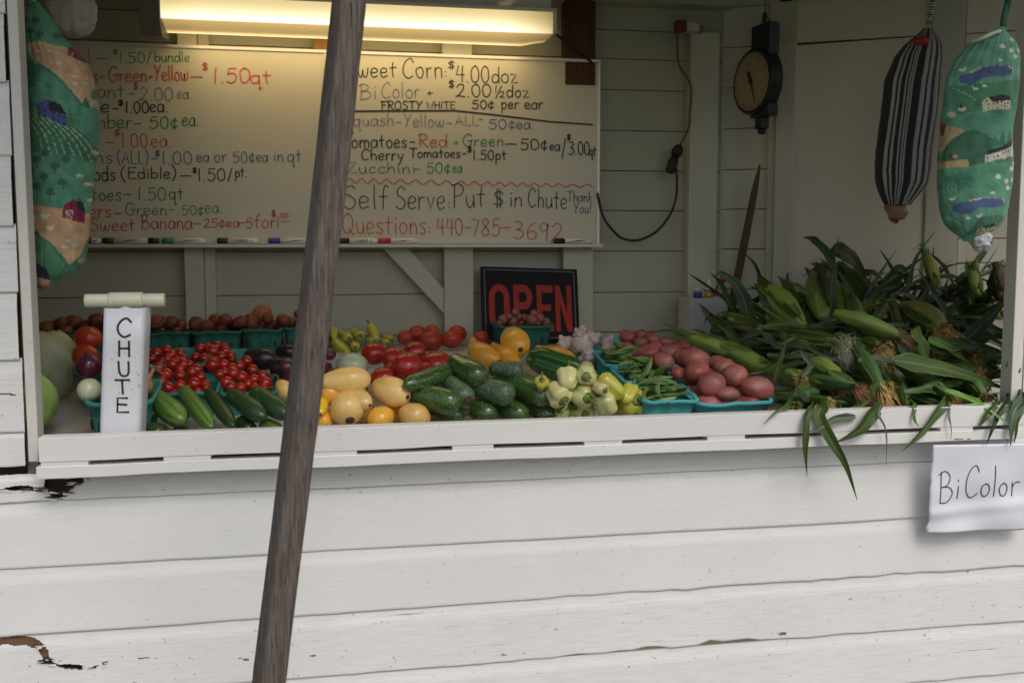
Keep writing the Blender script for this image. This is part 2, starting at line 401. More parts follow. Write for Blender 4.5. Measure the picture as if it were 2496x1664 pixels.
# hatch jambs and header
def lean(x, y, z, a=0.0, x0=0.0): return (x+a*(z-1.25), y, z)
m = MB(); m.box(-.5905, -.572, -.012, .03, 1.20, 2.33); m.build('jamb', M['jamb'], fw, bevel=.0015)
m = MB(); m.box(1.553, 1.5705, -.014, .026, 1.16, 2.33); m.build('jamb', M['jamb'], fw, bevel=.002)
m = MB(); m.box(1.5745, 1.590, -.002, .030, 1.16, 2.33); m.build('jamb', M['jamb'], fw, bevel=.001)
m = MB(); m.box(-.59, 1.57, -.012, .09, 2.332, 2.372); m.build('header', M['jamb'], fw)

# ================================================================== back wall
bw = empty('back_wall', (.2, 1.0, 0), 'unpainted cream plank back wall behind the whiteboards', 'wall'); bw['label'] = 'cream painted plank wall at the back of the stall'
m = MB(); m.box(-1.05, 1.3, 1.022, 1.03, 0, 2.6); m.build('backing', M['rot'], bw)  # added dark sheet, keeps daylight out of the plank gaps
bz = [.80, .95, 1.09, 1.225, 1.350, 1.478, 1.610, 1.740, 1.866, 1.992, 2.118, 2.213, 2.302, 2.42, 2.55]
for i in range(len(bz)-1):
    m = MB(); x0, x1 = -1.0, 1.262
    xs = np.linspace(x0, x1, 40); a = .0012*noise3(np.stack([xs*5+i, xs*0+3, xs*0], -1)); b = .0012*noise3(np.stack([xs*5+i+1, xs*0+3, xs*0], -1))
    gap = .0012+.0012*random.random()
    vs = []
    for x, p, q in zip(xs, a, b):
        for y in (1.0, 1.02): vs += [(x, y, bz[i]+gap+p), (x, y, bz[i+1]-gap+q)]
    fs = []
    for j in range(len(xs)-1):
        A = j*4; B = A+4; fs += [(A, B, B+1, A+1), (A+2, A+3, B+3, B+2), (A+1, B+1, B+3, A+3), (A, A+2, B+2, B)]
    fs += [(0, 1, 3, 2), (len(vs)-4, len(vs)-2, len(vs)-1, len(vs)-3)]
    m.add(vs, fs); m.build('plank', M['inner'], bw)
def post(xa, xb, z0, z1, mat, y0=.955, parent=bw, name='post', yb=.999):
    m = MB(); m.box(xa, xb, y0, yb, z0, z1); return m.build(name, mat, parent, bevel=.002)
def X(px, py, Y): return float(P(px, py, Y)[0])
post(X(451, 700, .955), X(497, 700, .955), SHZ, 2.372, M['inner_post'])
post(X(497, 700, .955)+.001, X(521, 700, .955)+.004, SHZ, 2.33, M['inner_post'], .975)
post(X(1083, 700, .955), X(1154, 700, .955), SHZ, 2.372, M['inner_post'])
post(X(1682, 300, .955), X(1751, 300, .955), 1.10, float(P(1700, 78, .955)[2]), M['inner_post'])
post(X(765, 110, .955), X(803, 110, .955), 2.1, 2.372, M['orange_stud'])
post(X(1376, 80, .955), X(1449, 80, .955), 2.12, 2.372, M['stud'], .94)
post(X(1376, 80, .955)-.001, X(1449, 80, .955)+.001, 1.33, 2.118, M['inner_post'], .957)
# diagonal brace
a = P(905, 575, .975); b = P(1082, 765, .975); c = P(1082, 705, .975); d = P(968, 575, .975)
m = MB(); m.prism([a, b, c, d], (0, -.012, 0), (0, .023, 0)); m.build('brace', M['inner_post'], bw, bevel=.001)
# small outlet ledge: wooden cleat above the panel
m = MB(); m.box(-1.0, 1.26, .93, .999, 2.374, 2.42); m.build('wall_plate', M['inner'], bw)

# ================================================================== ceiling
ce = empty('ceiling', (.2, .5, 2.42)); tag(ce, 'pale boarded ceiling of the stall', None, None, 'structure')
def cz(y): return 2.425+(.95-y)*.10
nb = 12
for i in range(nb):
    x0 = -1.05+i*.26; m = MB(); 
    vs = [(x, y, cz(y)+dz) for dz in (0, .015) for y in (-.02, 1.02) for x in (x0, x0+.256)]
    m.add(vs, [(0, 1, 3, 2), (4, 6, 7, 5), (0, 4, 5, 1), (2, 3, 7, 6), (0, 2, 6, 4), (1, 5, 7, 3)]); m.build('plank', M['inner'], ce)
for x in (-.55, .30, .92, 1.5):
    m = MB(); vs = [(xx, y, cz(y)-.002-dz) for dz in (0, .05 if x > .9 else .055) for y in (.0, .92) for xx in (x, x+.04)]
    m.add(vs, [(0, 1, 3, 2), (4, 6, 7, 5), (0, 4, 5, 1), (2, 3, 7, 6), (0, 2, 6, 4), (1, 5, 7, 3)]); m.build('rafter', M['inner_post'], ce)
# loose white lath seen above the lamp
m = MB(); a = P(1215, 14, .62); m.prism([a, P(1243, 14, .62), P(1275, -12, .5), P(1250, -14, .5)], (0, 0, 0), (0, .02, .012)); m.build('lath', M['white'], ce)
# roof over the stall
rf = empty('roof', (.2, .4, 2.62)); tag(rf, 'low roof of the stall', None, None, 'structure')
m = MB(); m.prism([(XL-.1, -.12, 2.585), (XL-.1, 1.2, 2.455), (XL-.1, 1.2, 2.485), (XL-.1, -.12, 2.62)], (0, 0, 0), (4.0, 0, 0)); m.build('roof_deck', M['glass_dark'], rf)

# ================================================================== side walls
sw = empty('left_wall', (-1.03, .5, 0), None, None, None, 'structure')
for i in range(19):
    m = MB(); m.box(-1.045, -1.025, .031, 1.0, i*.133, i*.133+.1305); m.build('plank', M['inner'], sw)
rw = empty('right_wall', (1.9, .6, 0), 'slanting side wall with cream boards, posts and a smooth panel', 'wall')
def wpt(t, off, z): p = WO+WD*t+WN*off; return (p[0], p[1], z)
def wbox(t0, t1, o0, o1, z0, z1, mat, name, bev=0.0, ztilt=0.0):
    m = MB(); vs = [wpt(t, o, z+(ztilt*(t-t0))) for z in (z0, z1) for o in (o0, o1) for t in (t0, t1)]
    m.add(vs, [(0, 1, 3, 2), (4, 6, 7, 5), (0, 4, 5, 1), (2, 3, 7, 6), (0, 2, 6, 4), (1, 5, 7, 3)]); return m.build(name, mat, rw, bevel=bev)
def WT(px, py, off=0.0): return float(np.dot(PWl(px, py, off)-WO, WD))
def WZ(px, py, off=0.0): return float(PWl(px, py, off)[2])
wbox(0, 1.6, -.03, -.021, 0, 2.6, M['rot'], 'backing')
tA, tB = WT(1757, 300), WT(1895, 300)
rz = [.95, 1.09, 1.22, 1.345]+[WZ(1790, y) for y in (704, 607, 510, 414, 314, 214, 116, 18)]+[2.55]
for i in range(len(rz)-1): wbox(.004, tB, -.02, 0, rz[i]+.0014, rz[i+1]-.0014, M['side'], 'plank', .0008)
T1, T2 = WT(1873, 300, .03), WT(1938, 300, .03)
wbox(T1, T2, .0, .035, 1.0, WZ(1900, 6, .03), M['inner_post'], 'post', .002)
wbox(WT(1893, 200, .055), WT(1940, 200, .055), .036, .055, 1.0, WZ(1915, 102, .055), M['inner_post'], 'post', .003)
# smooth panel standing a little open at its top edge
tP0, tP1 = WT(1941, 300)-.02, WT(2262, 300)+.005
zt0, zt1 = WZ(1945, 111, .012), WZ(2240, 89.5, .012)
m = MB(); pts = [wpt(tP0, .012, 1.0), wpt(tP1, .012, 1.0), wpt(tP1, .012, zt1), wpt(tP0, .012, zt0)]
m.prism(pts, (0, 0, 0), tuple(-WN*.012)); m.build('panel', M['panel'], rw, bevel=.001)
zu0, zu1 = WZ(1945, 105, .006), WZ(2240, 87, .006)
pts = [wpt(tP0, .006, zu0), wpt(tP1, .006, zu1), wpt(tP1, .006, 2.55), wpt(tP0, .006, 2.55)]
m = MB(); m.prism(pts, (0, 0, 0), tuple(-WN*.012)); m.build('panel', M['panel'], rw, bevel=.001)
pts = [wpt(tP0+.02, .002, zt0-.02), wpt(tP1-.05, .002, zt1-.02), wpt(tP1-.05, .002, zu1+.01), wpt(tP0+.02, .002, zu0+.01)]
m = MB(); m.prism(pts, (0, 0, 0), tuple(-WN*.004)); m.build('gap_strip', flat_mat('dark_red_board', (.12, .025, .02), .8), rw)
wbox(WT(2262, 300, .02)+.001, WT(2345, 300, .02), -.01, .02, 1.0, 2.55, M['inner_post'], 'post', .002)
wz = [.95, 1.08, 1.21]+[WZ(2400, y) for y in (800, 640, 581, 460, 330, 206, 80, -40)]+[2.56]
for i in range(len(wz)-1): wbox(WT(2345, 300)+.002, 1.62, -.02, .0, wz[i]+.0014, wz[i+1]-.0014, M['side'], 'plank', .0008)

# ================================================================== counter with its ledge
ct = empty('counter', (.5, .3, 1.16), 'white sloping display counter with slotted front ledge', 'counter')
def cbox(x0, x1, y0, y1, dz0, dz1, mat, name):
    m = MB(); vs = [(x, y, tabz(y)+dz) for dz in (dz0, dz1) for y in (y0, y1) for x in (x0, x1)]
    m.add(vs, [(0, 2, 3, 1), (4, 5, 7, 6), (0, 1, 5, 4), (2, 6, 7, 3), (0, 4, 6, 2), (1, 3, 7, 5)]); return m.build(name, mat, ct, bevel=.001)
ys = [.035, .12, .26, .40, .54, .68]
for a, b in zip(ys[:-1], ys[1:]): cbox(-.99, 1.553, a+.001, b-.001, -.018, 0, M['table'], 'tabletop_board')
m = MB(); m.prism([(.95, .682, 1.20), (2.0, .682, 1.20), (2.0, .60, 1.20), (1.56, .40, 1.20), (1.56, .03, 1.17), (.95, .6, 1.18)], (0, 0, 0), (0, 0, -.02)); m.build('tabletop_end', M['table'], ct)
m = MB(); m.box(-.99, 2.0, .69, .995, SHZ-.022, SHZ-.001); m.build('back_shelf', M['table'], ct, bevel=.002)
m = MB(); m.box(-.99, 1.50, .682, .689, 1.26, SHZ-.004); m.build('shelf_riser', M['inner'], ct)
L0, L1 = -.558, 1.575
def ledge_strip(z0, z1, name, y0=-.06, seed=0.0, x0=L0):
    xs = np.linspace(x0, L1, 90); vs = []
    n = .0012*noise3(np.stack([xs*9+seed, xs*0, xs*0], -1))
    for x, q in zip(xs, n): vs += [(x, y0+q*.5, z0+q), (x, y0+q*.5, z1+q*.6), (x, -.024, z1), (x, -.024, z0)]
    fs = []
    for j in range(len(xs)-1):
        A = j*4; B = A+4
        for e in range(4): fs.append((A+e, B+e, B+(e+1) % 4, A+(e+1) % 4))
    fs = [f for f in fs]+[(0, 1, 2, 3), tuple(len(vs)-1-i for i in range(4))]
    m = MB(); m.add(vs, fs); return m.build(name, M['ledge'], ct, bevel=.0012)
ledge_strip(1.2085, 1.2552, 'ledge_strip'); ledge_strip(1.1765, 1.1995, 'ledge_strip', seed=5.0, x0=L0-.006)
slots = [(212, 397), (512, 700), (870, 1103), (1203, 1425), (1517, 1725), (1816, 2004), (2100, 2292), (2371, 2462)]
edges = [L0+.003]+[q for a, b in slots for q in (X(a, 1080, -.06), X(b, 1080, -.06))]+[L1-.002]
for a, b in zip(edges[0::2], edges[1::2]):
    m = MB(); m.box(a, b, -.0588, -.026, 1.1985, 1.2088); m.build('spacer', M['ledge'], ct)
m = MB(); m.box(-.57, 1.57, -.022, -.016, 1.19, 1.215); m.build('slot_backing', M['rot'], ct)
for x in (-.5, .5, 1.4):
    m = MB(); m.box(x, x+.05, .2, .25, 0, 1.16); m.build('leg', M['inner_post'], ct)
    m = MB(); m.box(x, x+.05, .8, .85, 0, SHZ-.025); m.build('leg', M['inner_post'], ct)

# ================================================================== leaning prop pole and the raised hatch flap
m = MB()
top = np.array([.0305, -.55, 1.967]); bot = np.array([-.1065, -.55, .955]); dv = (top-bot)/(top[2]-bot[2])
ang = rad(22); cs = [(-.0195, -.021), (.0195, -.021), (.0195, .021), (-.0195, .021)]
rows = 60; V = []
for i in range(rows):
    z = 0.01+(2.40-0.01)*i/(rows-1); c = bot+dv*(z-bot[2])
    for e in range(4):
        p, q = cs[e], cs[(e+1) % 4]
        for tt in (0.06, .35, .65, .94):
            lx, ly = p[0]+(q[0]-p[0])*tt, p[1]+(q[1]-p[1])*tt
            s = 1+.035*float(noise3(np.array([z*7, e*3.1+tt, 2.0])))+.02*float(noise3(np.array([z*40, e*5+tt*3, 7.0])))
            V.append((c[0]+s*(lx*math.cos(ang)-ly*math.sin(ang))+.0015*math.sin(z*5), c[1]+s*(lx*math.sin(ang)+ly*math.cos(ang)), z))
me = grid_mesh('prop_pole', np.array(V).reshape(rows, 16, 3), True)
tag(link('prop_pole', me, M['pole']), 'weathered grey brown wooden pole leaning across the front of the stall', 'pole')
fl = empty('hatch_flap', (.49, -.02, 2.38), 'raised wooden flap over the hatch, held up by the pole', 'flap')
for i in range(6):
    m = MB(); y0 = -.02-i*.125; y1 = y0-.122; f = lambda y: 2.38+(-.02-y)*.07
    vs = [(x, y, f(y)+dz) for dz in (0, .018) for y in (y0, y1) for x in (-.62, 1.62)]
    m.add(vs, [(0, 1, 3, 2), (4, 6, 7, 5), (0, 4, 5, 1), (2, 3, 7, 6), (0, 2, 6, 4), (1, 5, 7, 3)]); m.build('plank', M['siding'], fl)
for x in (-.5, .09, .7, 1.45):
    m = MB(); vs = [(xx, y, 2.38+(-.02-y)*.07-dz) for dz in (.002, .03) for y in (-.03, -.76) for xx in (x, x+.06)]
    m.add(vs, [(0, 1, 3, 2), (4, 6, 7, 5), (0, 4, 5, 1), (2, 3, 7, 6), (0, 2, 6, 4), (1, 5, 7, 3)]); m.build('batten', M['siding'], fl)
# ================================================================== handwriting
# single stroke letters on a 10-high grid: capital height 10, small letters 5.5, tails below 0
GL = {
'a': (5.5, ['5,4.5 3.5,5.6 1.2,5 .3,2.6 1.2,.3 3.2,.4 4.8,2.4 5,5', '5,5 4.9,2 5.4,.1']),
'b': (5.2, ['.6,10 .5,5 .5,0', '.5,3.6 2.4,5.4 4.6,4.4 4.8,2 3,.1 .6,.6']),
'c': (4.6, ['4.4,4.6 2.6,5.6 .6,4 .5,1.6 2.2,0 4.4,.8']),
'd': (5.4, ['4.8,4 3,5.5 .8,4.6 .3,2 1.8,0 4,.8 4.9,3', '5,10 4.9,5 5.1,0']),
'e': (5, ['.5,2.8 3.4,3 4.5,4.2 3,5.6 1,4.8 .4,2.2 1.8,.1 4.6,.9']),
'f': (4.2, ['4.4,9 3,10 1.9,8 1.8,4 1.7,0', '.2,5.3 3.8,5.5']),
'h': (5.2, ['.6,10 .6,5 .5,0', '.5,3 2.4,5.4 4.2,4.6 4.5,2.4 4.6,0']),
'i': (2, ['1,5.3 1,2.5 1,0', '1,7.4 1.1,7.9']),
'k': (4.8, ['.6,10 .6,5 .5,0', '|4.2,5.5 .7,2.6 4.6,0']),
'l': (2, ['1,10 .9,5 1,0']),
'm': (8, ['.5,5.4 .6,2.7 .6,0', '.6,3.4 2.2,5.4 3.8,4.6 4,2.4 4,0', '4,3.4 5.6,5.4 7.2,4.6 7.5,2.4 7.5,0']),
'n': (5.2, ['.5,5.4 .6,2.7 .6,0', '.6,3.2 2.4,5.4 4.2,4.6 4.5,2.4 4.6,0']),
'o': (5.2, ['2.8,5.5 .9,4.6 .4,2.4 1.7,.2 3.8,.4 4.9,2.6 4.3,4.8 2.6,5.5']),
'p': (5.2, ['.6,5.4 .6,0 .5,-4', '.6,3.6 2.4,5.5 4.6,4.4 4.6,1.6 2.8,.1 .7,1']),
'q': (5.6, ['4.8,4.4 3.2,5.5 .8,4.6 .4,2 1.8,.1 3.8,.8 4.8,3', '4.9,5.4 4.8,0 4.9,-4 5.9,-3']),
'r': (4, ['.6,5.4 .7,2.7 .6,0', '.7,3.4 2,5.2 3.8,5.2']),
's': (4.4, ['4.2,4.8 2.4,5.6 .8,4.4 2.4,3 4,1.6 2.6,0 .4,.7']),
't': (4.6, ['2.2,8.6 2.1,4 2.4,0', '.2,5.6 4.4,5.8']),
'u': (5.2, ['.5,5.4 .6,2 1.8,.1 3.6,.6 4.5,3', '4.6,5.4 4.6,2 4.9,0']),
'v': (5, ['|.4,5.4 2.4,0 4.6,5.5']),
'w': (7.4, ['.4,5.4 1,1.6 2.2,0 3.4,2 3.8,4.4', '3.8,4.4 4,1.4 5.2,0 6.6,2 7,5.6']),
'y': (5.2, ['.4,5.4 1.2,2.4 2.8,1.4', '4.8,5.4 3.2,0 1.8,-4']),
'z': (5, ['|.5,5.2 4.4,5.4 .6,0 4.8,.1']),
'A': (7, ['|.3,0 3.6,10 6.6,0', '1.5,3.8 5.6,4']),
'B': (6.4, ['.8,10 .7,5 .6,0', '-.4,9 2.4,10.2 4.8,8.6 3.6,6 1,5.2', '1,5.2 4.6,5 6,2.8 4,.3 .6,0']),
'C': (7, ['6.6,8 5,10 2.4,8.8 .7,5.4 1,2 3.4,-.1 6.4,1.2']),
'E': (6, ['|5.6,9.8 .7,9.8 .6,0 5.6,.2', '.7,5.2 4.8,5.4']),
'F': (5.6, ['|5.8,9.8 -.4,9.4', '1.2,9.6 1.1,5 1,0', '1,5.2 4.4,5.4']),
'G': (7.4, ['6.6,8.2 4.8,10 2,8.6 .5,5 1.2,1.6 4,0 6.4,1.6 6.8,4.6', '|4,4.4 7.4,4.8']),
'H': (6.4, ['.7,10 .6,0', '5.8,10 5.8,0', '.7,5.1 5.8,5.3']),
'I': (2.2, ['1.1,10 1.1,0']),
'L': (5.4, ['|.8,10 .6,.2 5.2,0']),
'O': (7, ['3.6,10 1.2,8.4 .5,4.8 1.6,1 3.8,0 6,1.8 6.6,5.4 5.6,8.8 3.4,10']),
'P': (6, ['1.2,10 1.1,5 1,0', '-.6,9.4 3,10.2 5.8,8.4 5,5.6 1.2,4.6']),
'Q': (7.6, ['3.6,10 1.2,8.4 .4,5 1.4,1.4 3.6,.2 6,2 6.7,5.4 5.6,8.8 3.4,10', '4,2.6 6,.6 7.8,-.4']),
'R': (6.2, ['.9,10 .8,5 .8,0', '-.4,9.4 3,10.2 5.6,8.4 4.4,6 1,5', '|1.6,5 6,0']),
'S': (6, ['5.6,8.6 3.6,10 1.2,8.8 1.2,6.6 3.6,5.2 5.4,3.4 4.6,.8 2.4,0 .3,1.4']),
'T': (6.6, ['|-.2,9.6 6.8,9.9', '3.3,9.8 3.2,5 3.2,0']),
'U': (6.4, ['.7,10 .7,3 2.2,.2 4.6,.6 5.8,3.4 5.9,10']),
'W': (8, ['|.3,9.8 2,0 4,7.6 5.8,0 7.8,9.8']),
'X': (6.4, ['|.4,10 6,0', '|6,10 .4,0']),
'Y': (6.4, ['|.2,10 3.2,5', '6.2,10 3.2,4.6 1.8,0']),
'Z': (6.4, ['|.5,9.8 6,9.9 .4,0 6.4,.2']),
'0': (5.8, ['3,10 1,8.4 .5,4.8 1.4,1 3.2,0 5,1.8 5.4,5.4 4.6,8.8 2.8,10']),
'1': (2.4, ['1.4,10 1.1,5 1,0']),
'2': (5.8, ['.7,7.8 2.4,10 4.8,9 4.6,6 2,1.6 .4,.2', '.4,.2 1.8,1 3.6,.2 5.8,0']),
'3': (5.6, ['.6,9 2.8,10 4.8,8.2 3.6,5.8 2,5.4', '2,5.4 4.6,4.8 5.2,2.4 3,0 .4,.8']),
'4': (5.8, ['|1.6,10 .5,4.4 5.4,4.6', '4.6,9.6 4.4,5 4.2,0']),
'5': (5.6, ['|5.4,9.8 1.4,9.8 1.1,5.8', '1.1,5.8 3.4,6.4 5.2,4.4 4.4,1 2.2,0 .3,1']),
'6': (5.4, ['4.6,9.8 1.8,7 .6,3 1.8,.2 4.2,.6 5,3 3.4,4.8 .9,3.4']),
'7': (5.4, ['|.4,9.6 5.2,9.8 2,0']),
'8': (5.4, ['4.6,8.4 2.8,10 1,8.4 2.4,6 4.6,3.4 4,.6 1.8,.2 .6,2.4 2.6,5.2 4.6,7.4 4.4,9']),
'9': (5.4, ['4.8,8.4 2.8,10 .8,8 1.4,5.4 3.6,5.4 4.8,8.2', '4.8,9.4 4.6,5 4.2,0']),
'$': (5.4, ['5,8 3,9 .8,7.6 2.4,5.2 4.8,3.4 3.6,1.2 .4,1.8', '2.2,10.6 2,-.6', '3.6,10.6 3.4,-.6']),
'¢': (4.8, ['4.4,6.2 2.4,7.2 .6,5.2 .8,2.4 2.6,1 4.4,2', '2.8,9 2.4,-.8']),
'-': (5, ['.2,4.6 4.8,4.8']), '_': (5, ['0,0 5,0']),
'/': (4, ['|3.6,10.4 .4,-.4']), '(': (3, ['2.8,11 .8,7 .8,3 2.6,-1.2']), ')': (3, ['.4,11 2.4,7 2.4,3 .4,-1.2']),
'.': (2, ['|.8,.2 1.2,.1']), ',': (1.6, ['.9,.6 .5,-1.2']), ':': (2, ['|.9,4.8 1.2,4.6', '|.9,.8 1.2,.6']),
'+': (5, ['|.4,4 4.6,4.2', '|2.5,6.6 2.5,1.6']), '!': (2, ['1.4,10 1.1,3', '|1,.4 1.2,.2']), ' ': (3, []),
}
def strokes_of(text, gap=1.1, jit=.25, seed=0):
    rr = random.Random(hash_s(text)+seed); x = 0; out = []
    for ch in text:
        w, st = GL[ch]
        for s in st:
            sharp = s[0] == '|'; s = s.lstrip('|')
            pts = [np.array([x+float(a.split(',')[0])+rr.uniform(-jit, jit), float(a.split(',')[1])+rr.uniform(-jit, jit), 0]) for a in s.split()]
            if not sharp: pts = smooth_path(pts, 4*len(pts)) if len(pts) > 2 else pts
            out.append([p[:2] for p in pts])
        x += w+gap
    return out, max(x-gap, 1)
def hash_s(s): return sum((i+1)*ord(c) for i, c in enumerate(s))
def ribbon(m, pts3, n, w, rise=.0):
    pts = [np.array(p)+n*rise for p in pts3]; k = len(pts)
    if k < 2: return
    vs = []
    for i in range(k):
        t = pts[min(i+1, k-1)]-pts[max(i-1, 0)]; t /= np.linalg.norm(t)+1e-9; s = np.cross(n, t)*w*.5
        e = 0.0
        if i == 0: e = -w*.35
        if i == k-1: e = w*.35
        vs += [pts[i]+s+t*e, pts[i]-s+t*e]
    m.add(vs, [(2*i, 2*i+1, 2*i+3, 2*i+2) for i in range(k-1)])
def write(m, text, q0, q1, up, n, cap, w, seed=0, rise=.0008):
    """text between world points q0 and q1 on a surface with normal n"""
    st, W = strokes_of(text, seed=seed); q0 = np.array(q0); e = (np.array(q1)-q0)/W
    for s in st: ribbon(m, [q0+e*p[0]+up*(cap/10)*p[1] for p in s], n, w, rise)

# ================================================================== whiteboards
YB = .945
def whiteboard(px0, px1, label, name='whiteboard'):
    x0, x1 = px0, px1; z0, z1 = 1.628, 2.198
    wb = empty(name, ((x0+x1)/2, YB, z0), label, 'whiteboard', 'whiteboards listing prices')
    m = MB(); m.box(x0+.009, x1-.009, YB, YB+.008, z0+.006, z1-.009); m.build('board', M['board'], wb)
    for a in ((x0, x1, z1-.010, z1), (x0, x0+.010, z0, z1-.0105), (x1-.010, x1, z0, z1-.0105)):
        m = MB(); m.box(a[0], a[1], YB-.006, YB+.009, a[2], a[3]); m.build('frame', M['alu'], wb, bevel=.0015)
    m = MB(); m.prism([(x0, YB+.009, z0+.004), (x0, YB-.004, z0+.004), (x0, YB-.040, z0-.003), (x0, YB-.042, z0+.004), (x0, YB-.044, z0+.004), (x0, YB-.043, z0-.006), (x0, YB+.009, z0-.001)], (0, 0, 0), (x1-x0, 0, 0))
    m.build('marker_tray', M['alu'], wb); return wb
b1x0, b1x1 = X(160, 300, YB), X(799, 122, YB)
b2x1 = X(1463, 153, YB)
WB1 = whiteboard(b1x0, b1x1, 'whiteboard with coloured price list partly behind the farm print bag')
WB2 = whiteboard(b1x1+.003, b2x1, 'whiteboard with sweet corn prices and red phone number')
NF = np.array([0, -1.0, 0]); UPZ = np.array([0, 0, 1.0]); YF = YB-.0006
def wr(wb, col, toks, ox, wpx=4.2, sc=.4082):
    for tk in toks:
        m = MB()
        t, a, b, base, cap = tk[:5]
        q0 = P(ox+a*sc, base*sc, YF); q1 = P(ox+b*sc, (tk[5] if len(tk) > 5 else base)*sc, YF)
        if t == '-': q0 = P(ox+a*sc, (base-8)*sc, YF); q1 = P(ox+b*sc, (base-8)*sc, YF); ribbon(m, [q0, (q0+q1)/2+UPZ*.0008, q1], NF, .66*wpx*mpp(q0), .0006); m.build('dash', M[col], wb); continue
        write(m, t, q0, q1, UPZ, NF, cap*sc*mpp(q0), .66*wpx*mpp(q0)*(.8 if cap < 48 else 1), seed=int(a))
        m.build('word', M[col], wb)
wr(WB1, 'ink_g', [('l', 528, 545, 375, 80), ('-', 580, 645, 360, 60), ('$', 672, 706, 328, 30), ('1.50/', 712, 908, 378, 62), ('bundle', 925, 1135, 370, 62)], 0, 3.2)
wr(WB1, 'ink_r', [('s', 552, 585, 490, 82), ('-', 595, 625, 468, 50), ('Green', 650, 880, 490, 88), ('+', 885, 915, 480, 45), ('Yellow', 925, 1125, 482, 88), ('-', 1140, 1210, 470, 50), ('$', 1205, 1245, 420, 42), ('1.50', 1275, 1495, 495, 85), ('qt', 1495, 1620, 500, 85)], 0, 4.4)
wr(WB1, 'ink_h', [('ant', 582, 745, 585, 85), ('-', 775, 800, 568, 50), ('$', 795, 827, 535, 38), ('2.00', 835, 1035, 600, 75), ('ea.', 1060, 1145, 590, 70)], 0, 3.6)
wr(WB1, 'ink_k', [('e', 603, 655, 672, 80), ('-', 675, 705, 660, 50), ('$', 705, 740, 632, 32), ('1.00', 750, 890, 675, 66), ('ea.', 895, 1005, 670, 80)], 0, 4.4)
wr(WB1, 'ink_g', [('mber', 560, 790, 768, 88), ('-', 805, 840, 748, 50), ('50¢', 895, 1065, 768, 70), ('ea.', 1090, 1188, 752, 85)], 0, 4.2)
wr(WB1, 'ink_r', [('-', 635, 678, 860, 50), ('$', 680, 720, 812, 36), ('1.00', 725, 885, 880, 80), ('ea.', 903, 1025, 878, 85)], 0, 3.8)
wr(WB1, 'ink_b', [('ns', 565, 675, 978, 90), ('(ALL)', 700, 890, 980, 78), ('-', 905, 935, 958, 50), ('$', 925, 957, 935, 34), ('1.00', 970, 1150, 978, 72), ('ea', 1175, 1248, 968, 70), ('or', 1280, 1355, 968, 75), ('50¢', 1390, 1522, 970, 62), ('ea', 1530, 1600, 966, 65), ('in', 1635, 1695, 966, 75), ('qt', 1718, 1800, 968, 80)], 0, 3.8)
wr(WB1, 'ink_k', [('ods', 560, 690, 1080, 88), ('(', 720, 750, 1082, 80), ('Edible', 765, 1018, 1066, 66), (')', 1025, 1055, 1072, 80), ('-', 1075, 1140, 1060, 60), ('$', 1147, 1178, 1032, 30), ('1.50/', 1182, 1392, 1080, 72), ('pt.', 1405, 1475, 1058, 62)], 0, 4.2)
wr(WB1, 'ink_g', [('toes', 545, 725, 1198, 82), ('-', 740, 782, 1170, 50), ('1.50', 825, 992, 1198, 78), ('qt', 1010, 1095, 1192, 80)], 0, 4.0)
wr(WB1, 'ink_r', [('ers', 535, 665, 1298, 82), ('-', 682, 722, 1285, 50), ('Sweet', 540, 808, 1378, 74), ('Banana', 845, 1148, 1368, 84), ('-', 1158, 1200, 1345, 50), ('25¢', 1215, 1342, 1358, 52), ('ea', 1350, 1430, 1356, 58), ('-', 1435, 1460, 1340, 40), ('5', 1470, 1510, 1362, 58), ('for', 1520, 1648, 1362, 82), ('$', 1618, 1650, 1296, 40), ('1', 1653, 1668, 1360, 70), ('00', 1675, 1722, 1300, 26), ('_', 1680, 1730, 1322, 10)], 0, 4.2)
wr(WB1, 'ink_g', [('Green', 748, 998, 1286, 72), ('-', 1010, 1040, 1262, 45), ('50¢', 1085, 1217, 1284, 56), ('ea.', 1225, 1328, 1272, 74)], 0, 3.4)
wr(WB2, 'ink_k', [('S', 215, 285, 465, 110), ('weet', 295, 530, 462, 98), ('Corn', 565, 805, 466, 112), (':', 815, 832, 460, 60), ('$', 835, 880, 412, 44), ('4.00', 885, 1085, 490, 96, 494), ('doz', 1100, 1250, 495, 92), ('+', 710, 747, 575, 44), ('$', 840, 876, 525, 44), ('2.00', 885, 1095, 578, 74), ('1', 1118, 1130, 552, 40), ('/', 1118, 1160, 582, 66), ('2', 1145, 1175, 582, 34), ('doz', 1187, 1320, 582, 72), ('FROSTY', 440, 685, 655, 50), ('WHITE', 710, 882, 650, 42), ('50¢', 980, 1112, 650, 50), ('per', 1155, 1260, 650, 64), ('ear', 1295, 1405, 652, 66)], 750, 3.9)
wr(WB2, 'ink_h', [('Bi', 310, 415, 592, 88), ('Color', 440, 668, 586, 92), ('Squash', 215, 515, 752, 76), ('-', 525, 558, 740, 40), ('Yellow', 575, 815, 758, 76), ('-', 832, 862, 745, 40), ('ALL', 880, 1020, 750, 60)], 750, 3.5)
wr(WB2, 'ink_b', [('50¢', 1080, 1238, 770, 56), ('ea.', 1245, 1352, 770, 62), ('Thank', 1550, 1700, 1205, 62), ('You!', 1590, 1692, 1272, 58)], 750, 3.6)
